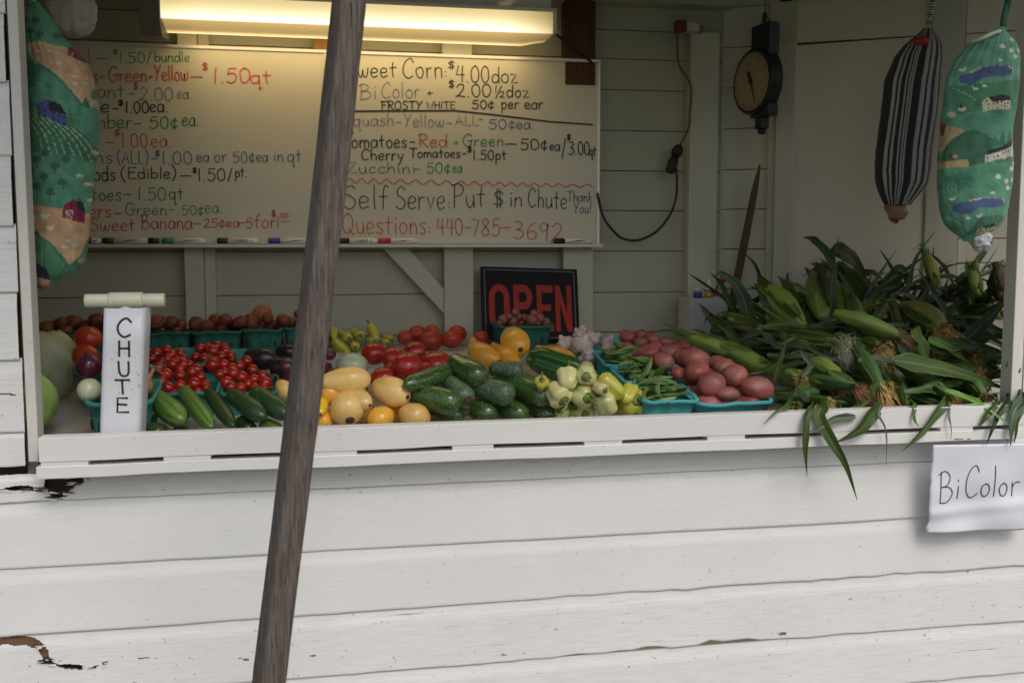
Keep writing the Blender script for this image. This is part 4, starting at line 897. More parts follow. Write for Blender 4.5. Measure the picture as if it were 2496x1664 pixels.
K = {
'potato': skin('red_potato_skin', [(.25, (.20, .04, .04)), (.5, (.34, .075, .068)), (.75, (.44, .15, .12))], 11, .45, 0, ((.24, .11, .07), 3, 3, .4), ((.20, .11, .07), 26, .52, .5), 1.0, 30, 0, 40, .2),
'potato_shade': skin('shaded_red_potato_skin', [(.25, (.11, .02, .014)), (.5, (.17, .035, .02)), (.75, (.22, .065, .032))], 14, .55, 0, None, ((.30, .16, .08), 110, .58, .5), .4, 60),  # darker copy of the potato skin, back shelf shade put into the colour
'potato_b': skin('brown_potato_skin', [(.3, (.22, .08, .035)), (.7, (.32, .14, .06))], 16, .6, 0, None, ((.12, .06, .03), 80, .6, .6), .5, 50),
'tomato': skin('tomato_skin', [(.3, (.36, .014, .012)), (.7, (.46, .03, .02))], 5, .22, .35, None, None, .05, 20, .05),
'tomato_o': skin('waxy_tomato_skin', [(.3, (.34, .02, .012)), (.7, (.46, .06, .025))], 9, .42, .1, None, None, .05, 20),
'tomato_big': skin('orange_red_tomato_skin', [(.3, (.44, .035, .015)), (.7, (.56, .07, .03))], 7, .3, .2, None, None, .05, 20),
'cherry': skin('cherry_tomato_skin', [(.3, (.34, .011, .008)), (.7, (.48, .028, .012))], 8, .18, .5, None, None, 0, 20, .05, 40, .25),
'squash': skin('pale_yellow_squash_skin', [(.3, (.80, .50, .12)), (.6, (.86, .62, .24)), (.8, (.88, .70, .38))], 9, .34, .2, ((.80, .42, .06), 3, 1.2, .35), ((.62, .42, .2), 140, .64, .5), .18, 90, .05),
'squash_o': skin('orange_squash_skin', [(.3, (.78, .36, .03)), (.7, (.84, .46, .06))], 9, .28, .3, None, ((.7, .5, .15), 130, .66, .4), .15, 80, .05),
'squash_y': skin('bright_yellow_squash_skin', [(.3, (.80, .50, .02)), (.7, (.85, .60, .04))], 6, .25, .4),
'zucchini': skin('zucchini_skin', [(.3, (.012, .042, .009)), (.6, (.028, .085, .014)), (.8, (.055, .13, .025))], 5, .2, .45, ((.10, .17, .05), 26, 1.0, .65), ((.16, .22, .09), 190, .60, .7), .06, 60),
'zucchini_p': skin('dusty_zucchini_skin', [(.3, (.03, .07, .03)), (.7, (.06, .11, .05))], 5, .45, .1, ((.13, .19, .10), 22, 1.2, .6), ((.2, .26, .15), 190, .58, .8), .06, 60),
'cuke': skin('cucumber_skin', [(.3, (.012, .04, .012)), (.7, (.03, .075, .02))], 5, .35, .2, ((.05, .10, .03), 16, .9, .5), ((.16, .18, .09), 60, .70, .6), .5, 45),
'cuke_l': skin('light_cucumber_skin', [(.3, (.035, .095, .012)), (.6, (.08, .175, .022)), (.8, (.15, .27, .05))], 6, .33, .2, ((.20, .33, .08), 12, .9, .8), None, .4, 45),
'eggplant': skin('eggplant_skin', [(.3, (.012, .008, .012)), (.7, (.03, .02, .025))], 4, .3, .25, None, None, .05, 20),
'onion_r': skin('red_onion_skin', [(.3, (.06, .006, .02)), (.7, (.12, .02, .045))], 5, .28, .3, ((.2, .05, .10), 16, .7, .5)),
'onion_w': skin('white_onion_skin', [(.3, (.62, .62, .42)), (.7, (.70, .70, .56))], 4, .28, .3, ((.45, .52, .26), 14, .6, .5)),
'onion_y': skin('yellow_onion_skin', [(.3, (.52, .26, .10)), (.7, (.64, .38, .18))], 5, .35, .2, ((.42, .18, .06), 18, .6, .5)),
'cabbage': skin('cabbage_leaf', [(.3, (.46, .54, .28)), (.5, (.62, .69, .44)), (.75, (.74, .79, .58))], 16, .5, 0, ((.74, .78, .60), 5, 4.4, .35), None, .4, 24),
'cabbage_g': skin('green_cabbage_leaf', [(.3, (.20, .40, .07)), (.7, (.42, .60, .20))], 14, .5, 0, ((.56, .72, .34), 5, 4.4, .35), None, .5, 24),
'outerleaf': skin('dark_outer_leaf', [(.3, (.04, .09, .03)), (.7, (.09, .15, .07))], 12, .5, 0, None, None, .6, 30),
'pale_tom': skin('pale_green_tomato_skin', [(.3, (.46, .54, .36)), (.7, (.52, .58, .42))], 4, .3, .3),
'pep_y': skin('greenish_yellow_pepper_skin', [(.3, (.42, .42, .04)), (.7, (.56, .54, .09))], 6, .24, .4, None, None, .1, 16, .05),
'pep_w': skin('cream_pepper_skin', [(.3, (.60, .62, .22)), (.6, (.70, .68, .32)), (.8, (.74, .70, .40))], 6, .22, .4, None, None, .12, 16, .08),
'pep_c': skin('warm_cream_pepper_skin', [(.3, (.74, .60, .30)), (.7, (.80, .64, .42))], 6, .25, .4, None, None, .1, 16, .08),
'pep_g': skin('green_pepper_skin', [(.3, (.010, .06, .007)), (.7, (.028, .13, .014))], 6, .2, .5, None, None, .35, 22),
'pepstem': flat_mat('pepper_stem', (.16, .22, .05), .5, .3, 30, 0, .2),
'scar': flat_mat('blossom_scar', (.08, .045, .02), .85, .4, 150, 0, .4),
'pod': skin('pea_pod_skin', [(.3, (.10, .19, .04)), (.7, (.17, .28, .08))], 12, .45, .05, None, None, .15, 60, 0, 40, .35),
'garlic': skin('garlic_skin', [(.3, (.50, .42, .37)), (.55, (.66, .59, .53)), (.8, (.74, .69, .62))], 14, .55, 0, ((.34, .20, .19), 26, .8, .7), None, .2, 60),
'radish': skin('small_red_potato_skin', [(.3, (.22, .06, .045)), (.7, (.32, .12, .08))], 20, .5, 0, None, None, .3, 60),
'roots': flat_mat('dry_roots', (.34, .30, .22), .8),
}
# ================================================================== shaping bodies
def put_uva(me, rows, cols, wrap=True):
    a = me.attributes.new('UVa', 'FLOAT_VECTOR', 'POINT')
    th = 2*np.pi*np.arange(cols)/cols; U_ = np.zeros((rows, cols, 3))
    # angle as (cos, sin)/ring so that streaks close around the body; z holds the length
    U_[..., 0] = np.cos(th)[None, :]; U_[..., 1] = np.linspace(0, 1, rows)[:, None]; U_[..., 2] = np.sin(th)[None, :]
    a.data.foreach_set('vector', U_.astype(np.float32).ravel())
def frame_of(axis):
    axis = axis/np.linalg.norm(axis); u = np.cross(axis, [0, 0, 1.0])
    if np.linalg.norm(u) < .1: u = np.cross(axis, [0, 1.0, 0])
    u /= np.linalg.norm(u); return axis, u, np.cross(axis, u)
def body(path, radii, seg=20, lobes=0, lobe_amp=0.0, noise_amp=.02, noise_s=3.0, seed=0, squash=1.0, lobefade=None):
    """a closed body around a smooth path of points; radii: function of 0..1"""
    n = len(path); path = [np.array(p) for p in path]; V = np.zeros((n, seg, 3))
    L = sum(np.linalg.norm(path[i+1]-path[i]) for i in range(n-1))
    _, u, w = frame_of(path[-1]-path[0]); th = 2*np.pi*np.arange(seg)/seg
    for i in range(n):
        t = path[min(i+1, n-1)]-path[max(i-1, 0)]; t /= np.linalg.norm(t)+1e-9
        u = u-t*np.dot(u, t); u /= np.linalg.norm(u); w = np.cross(t, u); v = i/(n-1)
        r = radii(v); la = lobe_amp*(lobefade(v) if lobefade else 1)
        rr = r*(1+la*np.abs(np.cos(lobes*th/2+seed))-la*.5) if lobes else r*np.ones(seg)
        dirs = np.cos(th)[:, None]*u+np.sin(th)[:, None]*w*squash
        nn = noise3(dirs*noise_s*.6+t*v*noise_s+seed*7.7); n2 = noise3(dirs*noise_s*1.5+t*v*noise_s*2.6+seed*3.3+11); V[i] = path[i]+dirs*(rr*(1+noise_amp*nn+noise_amp*.5*n2))[:, None]
    return V
def body_mesh(name, V):
    n, m = V.shape[:2]; me = bpy.data.meshes.new(name); vs = V.reshape(-1, 3)
    fs = [(i*m+k, i*m+(k+1) % m, (i+1)*m+(k+1) % m, (i+1)*m+k) for i in range(n-1) for k in range(m)]
    fs += [tuple(range(m-1, -1, -1)), tuple((n-1)*m+k for k in range(m))]
    me.from_pydata([tuple(p) for p in vs], [], fs); me.update(); put_uva(me, n, m); return me
def cosv(n, e=1.0): return [.5-.5*math.cos(math.pi*i/(n-1)) for i in range(n)]
ellip = lambda v: math.sqrt(max(1e-6, 1-(2*v-1)**2))
def round_thing(name, mat, c, r, axis=(0, 0, 1), el=1.0, squash=1.0, seed=0, lobes=0, lobe_amp=0.0, na=.03, ns=2.5, label=None, cat=None, group=None, prof=None, seg=22, rows=16):
    c = np.array(c, float); a, u, w = frame_of(np.array(axis, float)); vs = cosv(rows)
    path = [a*r*el*(2*v-1) for v in vs]
    f = prof or (lambda v: max(.0012, r*ellip(v)))
    pv = lambda i: f(vs[int(round(i*(rows-1)))])
    V = body(path, pv, seg, lobes, lobe_amp, na, ns, seed, squash)
    me = body_mesh(name, V)
    o = link(name, me, mat, None, True); o.location = tuple(c); return tag(o, label, cat, group)
def long_thing(name, mat, p0, p1, r, shape, mid=None, seed=0, seg=22, rows=24, label=None, cat=None, group=None, lobes=0, lobe_amp=0.0, na=.03, scar=None, scar_r=.18, squash=1.0):
    """p0 far/stem end, p1 near/blossom end (world); shape(v)->relative radius"""
    p0, p1 = np.array(p0), np.array(p1); c = (p0+p1)/2
    pts = [p0-c, p1-c] if mid is None else [p0-c, np.array(mid)-c, p1-c]
    vs = cosv(rows); sp_ = smooth_path(pts, 60); path = [sp_[int(round(v*(len(sp_)-1)))] for v in vs]
    # unique consecutive points
    path = [np.array([np.interp(v*(len(sp_)-1), range(len(sp_)), [q[k] for q in sp_]) for k in range(3)]) for v in vs]
    V = body(path, lambda i: max(.0012, r*shape(vs[int(round(i*(rows-1)))])), seg, lobes, lobe_amp, na, 2.5, seed, squash)
    if scar:
        e = empty(name, tuple(c), label, cat, group); me = body_mesh('body', V); o = bpy.data.objects.new('body', me); me.materials.append(mat)
        me.polygons.foreach_set('use_smooth', [True]*len(me.polygons)); COL.objects.link(o); o.parent = e
        ax_ = path[-1]-path[-3]; ax_ /= np.linalg.norm(ax_); m = MB(); q = path[-1]; rs = r*scar_r
        m.tube([q-ax_*.004, q+ax_*.0008, q+ax_*.0022, q+ax_*.0026], [rs, rs*1.02, rs*.85, rs*.3], 14)
        me2 = bpy.data.meshes.new(scar); me2.from_pydata(m.v, [], m.f); me2.materials.append(K['scar'] if scar == 'blossom_scar' else K['pepstem']); o2 = bpy.data.objects.new(scar, me2); COL.objects.link(o2); o2.parent = e
        me2.polygons.foreach_set('use_smooth', [True]*len(me2.polygons)); return e
    me = body_mesh(name, V); o = link(name, me, mat, None, True); o.location = tuple(c); return tag(o, label, cat, group)
# length profiles
def sh_zuke(v): return min(1, (v/.12)**.5 if v < .12 else 1)*(.72+.28*min(1, v*1.6))*(math.sqrt(max(0, 1-((v-.80)/.20)**2)) if v > .80 else 1)
def sh_cuke(v): return math.sqrt(max(0, 1-abs(2*v-1)**3.2))*(.96+.04*math.cos(v*9))
def sh_squash(v): return (.30+.70*(.5-.5*math.cos(math.pi*min(1, v/.62))))*(math.sqrt(max(0, 1-((v-.62)/.38)**2)) if v > .62 else 1)*(min(1, (v/.04)**.5) if v < .04 else 1)
def sh_fat(v): return (.45+.55*math.sin(math.pi*.5*min(1, v/.58)))*(math.sqrt(max(0, 1-((v-.58)/.42)**2)) if v > .58 else 1)*(min(1, (v/.05)**.5) if v < .05 else 1)
def sh_pep(v): return (.52+.48*math.sin(min(1, v/.2)*math.pi/2))*(1-.50*max(0, v-.2)**1.3)*(max(0, 1-((v-.74)/.26)**2.2)**.5 if v > .74 else 1)
def sh_bell(v): return (.56+.44*math.sin(min(1, v/.24)*math.pi/2))*(1-.24*max(0, v-.2)**1.4)*(max(0, 1-((v-.70)/.30)**2.4)**.5 if v > .70 else 1)

# ================================================================== berry baskets
BK = {'teal': None, 'blue': None}
for nm, col in (('teal', (.04, .25, .20)), ('blue', (.07, .37, .38)), ('dark', (.014, .115, .09))):  # dark: teal pulp with the shade of the back shelf in its colour
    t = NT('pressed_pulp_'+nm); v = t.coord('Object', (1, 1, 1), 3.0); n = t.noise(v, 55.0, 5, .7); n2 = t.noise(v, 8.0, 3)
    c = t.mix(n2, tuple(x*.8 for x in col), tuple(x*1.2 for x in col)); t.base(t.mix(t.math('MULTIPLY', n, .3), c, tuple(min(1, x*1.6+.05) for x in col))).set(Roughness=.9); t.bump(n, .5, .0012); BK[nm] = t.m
def basket(cx, cy, z, w, d, h, kind, label, tilt=0.0, rot=0.0, seed=0, group='berry baskets holding produce'):
    e = empty('berry_basket', (cx, cy, z), label, 'basket', group)
    N = 14; per = []
    for s in range(4):
        for i in range(N):
            u = i/N
            x, y = [(-1+2*u, -1), (1, -1+2*u), (1-2*u, 1), (-1, 1-2*u)][s]; per.append((x, y, s, i))
    def ring(t, zz, off=0.0, rib=True, soft=.10):
        out = []
        for k, (x, y, s, i) in enumerate(per):
            q = 1/((abs(x)**7+abs(y)**7)**(1/7)); x2, y2 = x*q, y*q
            sx = w/2*t+off; sy = d/2*t+off
            rr = (.0022*(1 if (i//2) % 2 else -1) if rib and 1 < i < N-1 else 0)
            nzz = .0018*float(noise3(np.array([x*2+seed, y*2, zz*20])))
            out.append((x2*(sx+rr+nzz), y2*(sy+rr+nzz), zz+(.0022*float(noise3(np.array([x*3+seed, y*3, 9.0]))) if zz > .8*h else 0)))
        return out
    rows = [ring(.80, .0), ring(.80, .004), ring(.86, h*.3), ring(.92, h*.6), ring(.98, h*.88), ring(.985, h*.885, .004, False), ring(1.0, h, .0045, False), ring(.975, h-.001, -.001, False), ring(.93, h*.7, -.002), ring(.80, .006, -.003)]
    V = np.array(rows); n, m = V.shape[:2]; me = bpy.data.meshes.new('pulp_body')
    fs = [(i*m+k, i*m+(k+1) % m, (i+1)*m+(k+1) % m, (i+1)*m+k) for i in range(n-1) for k in range(m)]+[tuple(range(m-1, -1, -1)), tuple((n-1)*m+k for k in range(m))]
    me.from_pydata([tuple(p) for p in V.reshape(-1, 3)], [], fs); me.materials.append(BK[kind]); o = bpy.data.objects.new('pulp_body', me); COL.objects.link(o); o.parent = e
    me.polygons.foreach_set('use_smooth', [True]*len(me.polygons))
    m = MB()
    for s in (-1, 1):
        for i in range(3):
            x = (-.5+.5*i)*w*.62
            m.box(x-.0012, x+.0012, s*d*.45-.0035, s*d*.45+.0035, h*.30, h*.52)
    for s in (-1, 1):
        for i in range(3):
            y = (-.5+.5*i)*d*.62
            m.box(s*w*.45-.0035, s*w*.45+.0035, y-.0012, y+.0012, h*.30, h*.52)
    me = bpy.data.meshes.new('slits'); me.from_pydata(m.v, [], m.f); me.materials.append(M['rot']); o = bpy.data.objects.new('slits', me); o['kind'] = 'stuff'; COL.objects.link(o); o.parent = e
    e.rotation_euler = (tilt, 0, rot)
    e.location = (cx, (cy-d/2)+d/2*math.cos(tilt)+h*math.sin(tilt), z+h-(-d/2*math.sin(tilt)+h*math.cos(tilt))); return e
TT = math.atan(TS)
def basket_px(px0, px1, rimy, Y, kind, label, h=.092, d=None, z=None, tilt=TT, seed=0, group='berry baskets holding produce', rot=0.0):
    """front rim seen from px0 to px1 at height rimy; Y = depth of the front rim"""
    a = P(px0, rimy, Y); b = P(px1, rimy, Y); w = b[0]-a[0]; d = d or w
    zb = a[2]-h if z is None else z
    return basket((a[0]+b[0])/2, Y+d/2, zb, w, d, a[2]-zb, kind, label, tilt, rot, seed, group)
def at_pt(px, py, Y): return P(px, py, Y)

# ================================================================== back shelf: baskets of red potatoes, shade put into their colours
GRP = 'baskets of dark red potatoes along the back shelf'
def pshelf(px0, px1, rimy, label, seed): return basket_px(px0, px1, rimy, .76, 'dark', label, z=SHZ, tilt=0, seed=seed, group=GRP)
pshelf(72, 188, 818, 'shaded teal basket of red potatoes beside the cabbages', 1)
pshelf(203, 322, 814, 'shaded teal basket of red potatoes hidden behind the chute', 2)
pshelf(340, 461, 811, 'shaded teal potato basket just past the chute', 3)
pshelf(465, 587, 808, 'shaded teal basket of potatoes third along from the chute side', 4)['label'] = 'shaded teal potato basket in front of the cream post'
pshelf(592, 688, 803, 'shaded teal potato basket with one large brown potato on top', 5)
pshelf(692, 798, 799, 'shaded teal potato basket half hidden by the leaning pole', 6)
def A_(x, y): return (60+.2976*x, 680+.2976*y)
def Bc(x, y): return (700+.2551*x, 680+.2551*y)
def Cc(x, y): return (1200+.3061*x, 680+.3061*y)
def spud(px, py, rpx, Y, label, group, kind='potato', seed=0, el=None, name='potato'):
    c = P(px, py, Y); r = rpx*mpp(c); rr = random.Random(seed*13+int(px))
    el = el or rr.uniform(1.0, 1.18); ax_ = (rr.uniform(-1, 1), rr.uniform(-.6, .6), rr.uniform(-.4, .4))
    return round_thing(name, K[kind], c, r/math.sqrt(el), ax_, el*1.02, rr.uniform(.88, 1), seed*3.1+px, 0, 0, .16, 2.2, label, name.split('_')[-1] if name != 'potato' else 'potato', group)
pots = [
 ('beside the cabbages', [(175, 400, 60), (295, 365, 56), (400, 355, 66), (330, 425, 62), (215, 435, 45), (250, 390, 50), (120, 420, 45)]),
 ('behind the chute', [(590, 335, 62), (510, 385, 56), (600, 395, 52), (560, 420, 50), (660, 340, 58), (760, 350, 60), (840, 345, 55)]),
 ('just past the chute', [(1065, 358, 72), (1195, 360, 66), (1285, 380, 50), (1130, 350, 48), (1030, 420, 45), (1000, 370, 50), (1250, 420, 35)]),
 ('in front of the cream post', [(1405, 365, 60), (1492, 388, 62), (1565, 338, 56), (1642, 332, 52), (1610, 410, 42), (1710, 378, 60), (1390, 410, 45)]),
 ('topped by a brown one', [(1765, 350, 62), (1862, 355, 76), (2018, 388, 66), (1990, 325, 46), (1920, 400, 45), (1800, 400, 40)]),
 ('half hidden by the pole', [(2120, 340, 60), (2185, 362, 52), (2250, 290, 46), (2290, 350, 60), (2380, 340, 60)])]
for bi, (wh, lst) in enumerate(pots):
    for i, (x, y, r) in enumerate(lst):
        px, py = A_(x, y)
        spud(px, py, r*.2976, .80+.055*((i*37) % 3)/2+(.02 if r < 50 else 0), 'shaded red potato in the back shelf basket '+wh, 'red potatoes in the shelf basket '+wh, 'potato_shade', bi*10+i)
px, py = A_(1940, 282); spud(px, py, 23, .84, 'large brown potato perched on top of a shelf basket', None, 'potato_b', 77)

# yellow hot peppers and waxy tomatoes on the shelf
def pepper(p0, p1, r, mat, label, group=None, stem_at=0, stem=None, lobes=3, shape=sh_pep, la=.12, name='pepper', seed=0, mid=None, seg=26, stem_r=.2, cup=.35):
    """p0 is the stem end"""
    p0, p1 = np.array(p0), np.array(p1); c = (p0+p1)/2; e = empty(name, tuple(c), label, 'pepper', group)
    rows = 24; vs = cosv(rows); sp_ = smooth_path([p0-c, p1-c] if mid is None else [p0-c, np.array(mid)-c, p1-c], 60)
    path = [np.array([np.interp(v*(len(sp_)-1), range(len(sp_)), [q[k] for q in sp_]) for k in range(3)]) for v in vs]
    a = path[2]-path[0]; a /= np.linalg.norm(a)
    # the stem end is dimpled inwards
    rad_ = [max(.0015, r*shape(v)) for v in vs]
    pre = [path[0]+a*r*cup, path[0]+a*r*cup*.6]; path2 = pre+path; rad2 = [r*.06, r*.35]+rad_
    V = np.zeros((len(path2), seg, 3)); _, u, w = frame_of(a); th = 2*np.pi*np.arange(seg)/seg
    for i, (q, rr) in enumerate(zip(path2, rad2)):
        t = path2[min(i+1, len(path2)-1)]-path2[max(i-1, 2 if i > 2 else 0)]; t = a if i < 4 else t/np.linalg.norm(t)
        u = u-t*np.dot(u, t); u /= np.linalg.norm(u); w = np.cross(t, u); f = 1-la*2.2*(1-np.abs(np.cos(lobes*th/2+seed)))**2.2+la*.3
        d = np.cos(th)[:, None]*u+np.sin(th)[:, None]*w; nn = noise3(d*1.6+q*60+seed); V[i] = q+d*(rr*f*(1+.05*nn))[:, None]
    me = body_mesh('body', V); me.materials.append(mat); me.polygons.foreach_set('use_smooth', [True]*len(me.polygons)); o = bpy.data.objects.new('body', me); COL.objects.link(o); o.parent = e
    m = MB(); q = p0-c+a*r*cup*.5; sd_ = stem if stem is not None else -a
    sd_ = np.array(sd_)/np.linalg.norm(sd_); m.tube([q, q-a*r*cup*.5, q-a*r*cup*.45-a*.002], [r*.42, r*.40, r*stem_r*1.3], 12)
    m.tube(smooth_path([q-a*r*.2, q-a*r*(cup+.25), q-a*r*(cup+.3)+sd_*r*.4, q-a*r*(cup+.35)+sd_*r*.75], 8), r*stem_r, 8)
    me2 = bpy.data.meshes.new('stem'); me2.from_pydata(m.v, [], m.f); me2.materials.append(K['pepstem']); me2.polygons.foreach_set('use_smooth', [True]*len(me2.polygons)); o2 = bpy.data.objects.new('stem', me2); COL.objects.link(o2); o2.parent = e
    return e
def pp_end(px, py, rpx, Y, L=.07, dirv=(0, 1, 0), **kw):   # stem end towards us
    c = P(px, py, Y); r = rpx*mpp(c); d = np.array(dirv, float); d /= np.linalg.norm(d); return (c, c+d*L, r)
YP_ = 'yellow hot peppers heaped on the back shelf'
for (x0, y0, Y0, x1, y1, Y1, r, lb) in (
    (440, 480, .90, 440, 560, .84, 50, 'yellow hot pepper against the pole at the edge of its heap'),
    (600, 570, .83, 500, 520, .92, 50, 'yellow hot pepper with ribbed shoulder turned to its neighbour'),
    (680, 500, .93, 560, 520, .95, 42, 'yellow hot pepper lying behind the one facing out'),
    (705, 540, .83, 640, 530, .93, 52, 'yellow hot pepper facing out, upper of two showing stem ends'),
    (790, 440, .90, 855, 580, .86, 56, 'yellow hot pepper standing tallest in the heap'),
    (990, 590, .86, 920, 530, .95, 48, 'pale yellow pepper lying last in the shelf heap'),
    (960, 620, .84, 900, 590, .90, 42, 'yellow pepper tucked low beneath the last one'),
    (440, 600, .85, 580, 710, .79, 66, 'big yellow hot pepper lying in front with crease along it'),
    (655, 655, .79, 620, 600, .88, 48, 'yellow hot pepper facing out, lower of two showing stem ends'),
    (830, 590, .83, 760, 585, .88, 38, 'small yellow pepper between the tall one and the tomatoes')):
    a = P(*Bc(x0, y0), Y0); b = P(*Bc(x1, y1), Y1)
    pepper(a, b+(b-a)*.1, r*.2551*mpp(a), K['pep_y'], lb, YP_, seed=x0*.01, la=.10, cup=.30, shape=sh_pep)
WT_ = 'dark red waxy tomatoes on the back shelf'
for i, (x, y, r, Y, lb) in enumerate(((1130, 560, 84, .80, 'dark red tomato nearest the yellow hot peppers on the shelf'), (1245, 530, 100, .86, 'dark red tomato with a pale sheen second in the shelf row'), (1370, 590, 115, .80, 'largest dark red tomato in the shelf row'),
    (1385, 500, 75, .90, 'dark red tomato peeping from behind the largest shelf tomato'), (1570, 575, 100, .80, 'dark red tomato below the post on the shelf'), (1625, 520, 92, .87, 'dark red tomato behind the one below the post'), (1850, 560, 76, .82, 'dark red tomato between post and yellow crookneck squash'))):
    c = P(*Bc(x, y), Y); round_thing('tomato', K['tomato_o'], c, r*.2551*mpp(c), (.3*math.sin(i*3), .2, 1), .86, 1.0, i*2.2, 5, .06, .06, 2, lb, 'tomato', WT_)
# small red potatoes by the sign
basket_px(1216, 1349, 794, .72, 'dark', 'shaded teal basket of small round potatoes below the open sign', z=SHZ, tilt=0, seed=9, group=None)
for i, (x, y, r) in enumerate(((85, 320, 38), (160, 338, 46), (205, 300, 34), (255, 312, 36), (312, 328, 46), (382, 312, 36), (425, 348, 42), (230, 352, 38), (132, 300, 28), (182, 268, 32), (332, 276, 32), (112, 358, 26), (60, 350, 25), (360, 352, 28))):
    px, py = Cc(x, y); c = P(px, py, .76+.04*((i*5) % 4)/3)
    round_thing('potato', K['radish'], c, r*.3061*mpp(c), (.3, .2, 1), 1.0, 1.0, i*1.7, 0, 0, .08, 2.5, 'small round red potato in the basket below the open sign', 'potato', 'small round potatoes below the open sign')

# ================================================================== cabbages
def cabbage(c, r, mat, label, seed, el=.95, outer=True):
    e = empty('cabbage', tuple(c), label, 'cabbage', 'cabbages at the end of the counter')
    n, m = 34, 48; vs = cosv(n); a, u, w = frame_of(np.array([.25, -.35, 1.0])); th = 2*np.pi*np.arange(m)/m
    V = np.zeros((n, m, 3))
    for i, v in enumerate(vs):
        rr = r*ellip(v)*np.ones(m); sp_ = (th/(2*np.pi)*3+v*.8) % 1.0
        rr *= 1+.03*noise3(np.stack([np.cos(th)*2+seed, np.sin(th)*2, np.full(m, v*3)], -1))+.035*((th*5/(2*np.pi)+v*2.4+.08*np.sin(v*20)) % 1.0-.5)
        V[i] = a*r*el*(2*v-1)+(np.cos(th)[:, None]*u+np.sin(th)[:, None]*w)*np.maximum(rr, .001)[:, None]
    me = body_mesh('head', V); me.materials.append(mat); me.polygons.foreach_set('use_smooth', [True]*len(me.polygons)); o = bpy.data.objects.new('head', me); COL.objects.link(o); o.parent = e
    for q in range(3 if outer else 1):
        az = [2.2, -2.2, -.75][q]; tl = [.2, -.15, .25][q]
        nn, mm = 20, 26; W = np.zeros((nn, mm, 3))
        for i in range(nn):
            for j in range(mm):
                s = -1.25+(2.35+.025*math.sin(j*.6+q*2))*i/(nn-1); tt = (j/(mm-1)-.5)*(1.75+.12*math.sin(i*1.9+q))*math.cos(max(-1.2, min(1.2, (s-tl)*.75)))+.15*math.sin(s*2+q)
                k = 1.06+.03*q+.05*max(0, s)**2+.018*math.sin(j*2.1+i)+.02*(abs(j/(mm-1)-.5)*2)**3
                d = np.array([math.cos(az+tt)*math.cos(s), math.sin(az+tt)*math.cos(s), math.sin(s)]); W[i, j] = d*r*k
        me = grid_mesh('outer_leaf', W, False); put_uva(me, nn, mm); me.materials.append(mat if q else K['outerleaf']); me.polygons.foreach_set('use_smooth', [True]*len(me.polygons)); o = bpy.data.objects.new('outer_leaf', me); COL.objects.link(o); o.parent = e
        s_ = o.modifiers.new('t', 'SOLIDIFY'); s_.thickness = .0012
c = P(100, 893, .50); cabbage(c, 84*mpp(c), K['cabbage'], 'large pale cabbage standing behind the greener one', 0.4)
c = P(64, 978, .20); cabbage(c, 64*mpp(c), K['cabbage_g'], 'bright green cabbage next to the hatch jamb', 2.1)

# ================================================================== onion and tomato baskets by the chute
basket_px(203, 366, 980, .10, 'teal', 'teal basket of onions standing behind the chute', h=.10, d=.15, seed=11)
m = MB(); q = P(216, 1016, .1005); write(m, '50', P(219, 1014, .098), P(241, 1014, .098), UPZ, NF, .016, .002, rise=.004); m.build('lettering', M['ink_k'], None)
bpy.data.objects['lettering'].name = 'lettering'
_lt = m; _o = [o for o in bpy.data.objects if o.name.startswith('lettering') and o.parent is None][0]
_bk = [o for o in bpy.data.objects if o.name.startswith('berry_basket') and 'onions' in o.get('label', '')][0]
_o.parent = _bk; _o.matrix_parent_inverse = Matrix.Translation(-_bk.location) @ Matrix.Identity(4); _o.matrix_parent_inverse = (Matrix.Translation(_bk.location) @ _bk.rotation_euler.to_matrix().to_4x4()).inverted()
basket_px(178, 330, 905, .36, 'teal', 'teal basket of big tomatoes behind the onion basket', h=.09, d=.14, seed=12)
for i, (px, py, r, Y, lb) in enumerate(((214, 824, 33, .44, 'big orange red tomato topmost beside the chute'), (209, 868, 33, .38, 'big orange red tomato under the topmost one'), (290, 850, 32, .42, 'big red tomato behind the chute tube'), (345, 868, 17, .42, 'red tomato edge showing past the chute above purple onion'))):
    c = P(px, py, Y); round_thing('tomato', K['tomato_big'], c, r*mpp(c), (.2, .1, 1), .88, 1, i, 5, .05, .05, 2, lb, 'tomato', 'big tomatoes by the chute')
def onion(px, py, rpx, Y, mat, label, ax_, neck=.6, roots=0, seed=0):
    c = P(px, py, Y); r = rpx*mpp(c); e = empty('onion', tuple(c), label, 'onion', 'onions in the basket behind the chute')
    a = np.array(ax_, float); a /= np.linalg.norm(a); rows = 22; vs = [i/(rows-1) for i in range(rows)]
    path = [a*r*(-.95+v*(1.95+neck)) for v in vs]
    def f(i):
        z = -.95+vs[int(round(i*(rows-1)))]*(1.95+neck)
        return max(.0015, r*max(math.sqrt(max(0, 1-(z/.98)**2)) if z < .75 else 0, (.15+.55*math.exp(-max(0, z-.62)*3.4)) if z > .4 else 0)) if z < .95+neck*.95 else r*.08
    V = body(path, f, 22, 0, 0, .03, 2, seed); me = body_mesh('bulb', V); me.materials.append(mat); me.polygons.foreach_set('use_smooth', [True]*len(me.polygons)); o = bpy.data.objects.new('bulb', me); COL.objects.link(o); o.parent = e
    if roots:
        m = MB(); rr = random.Random(seed)
        for k in range(roots):
            d0 = -a; p = -a*r*.93; d1 = d0+np.array([rr.uniform(-1, 1), rr.uniform(-1, 1), rr.uniform(-1, .3)])*.9
            m.tube(smooth_path([p, p+d0*r*.35+np.array([rr.uniform(-1, 1), rr.uniform(-1, 1), 0])*r*.1, p+d1*r*rr.uniform(.7, 1.5)], 6), .0006, 4)
        me = bpy.data.meshes.new('roots'); me.from_pydata(m.v, [], m.f); me.materials.append(K['roots']); o = bpy.data.objects.new('roots', me); COL.objects.link(o); o.parent = e
    return e
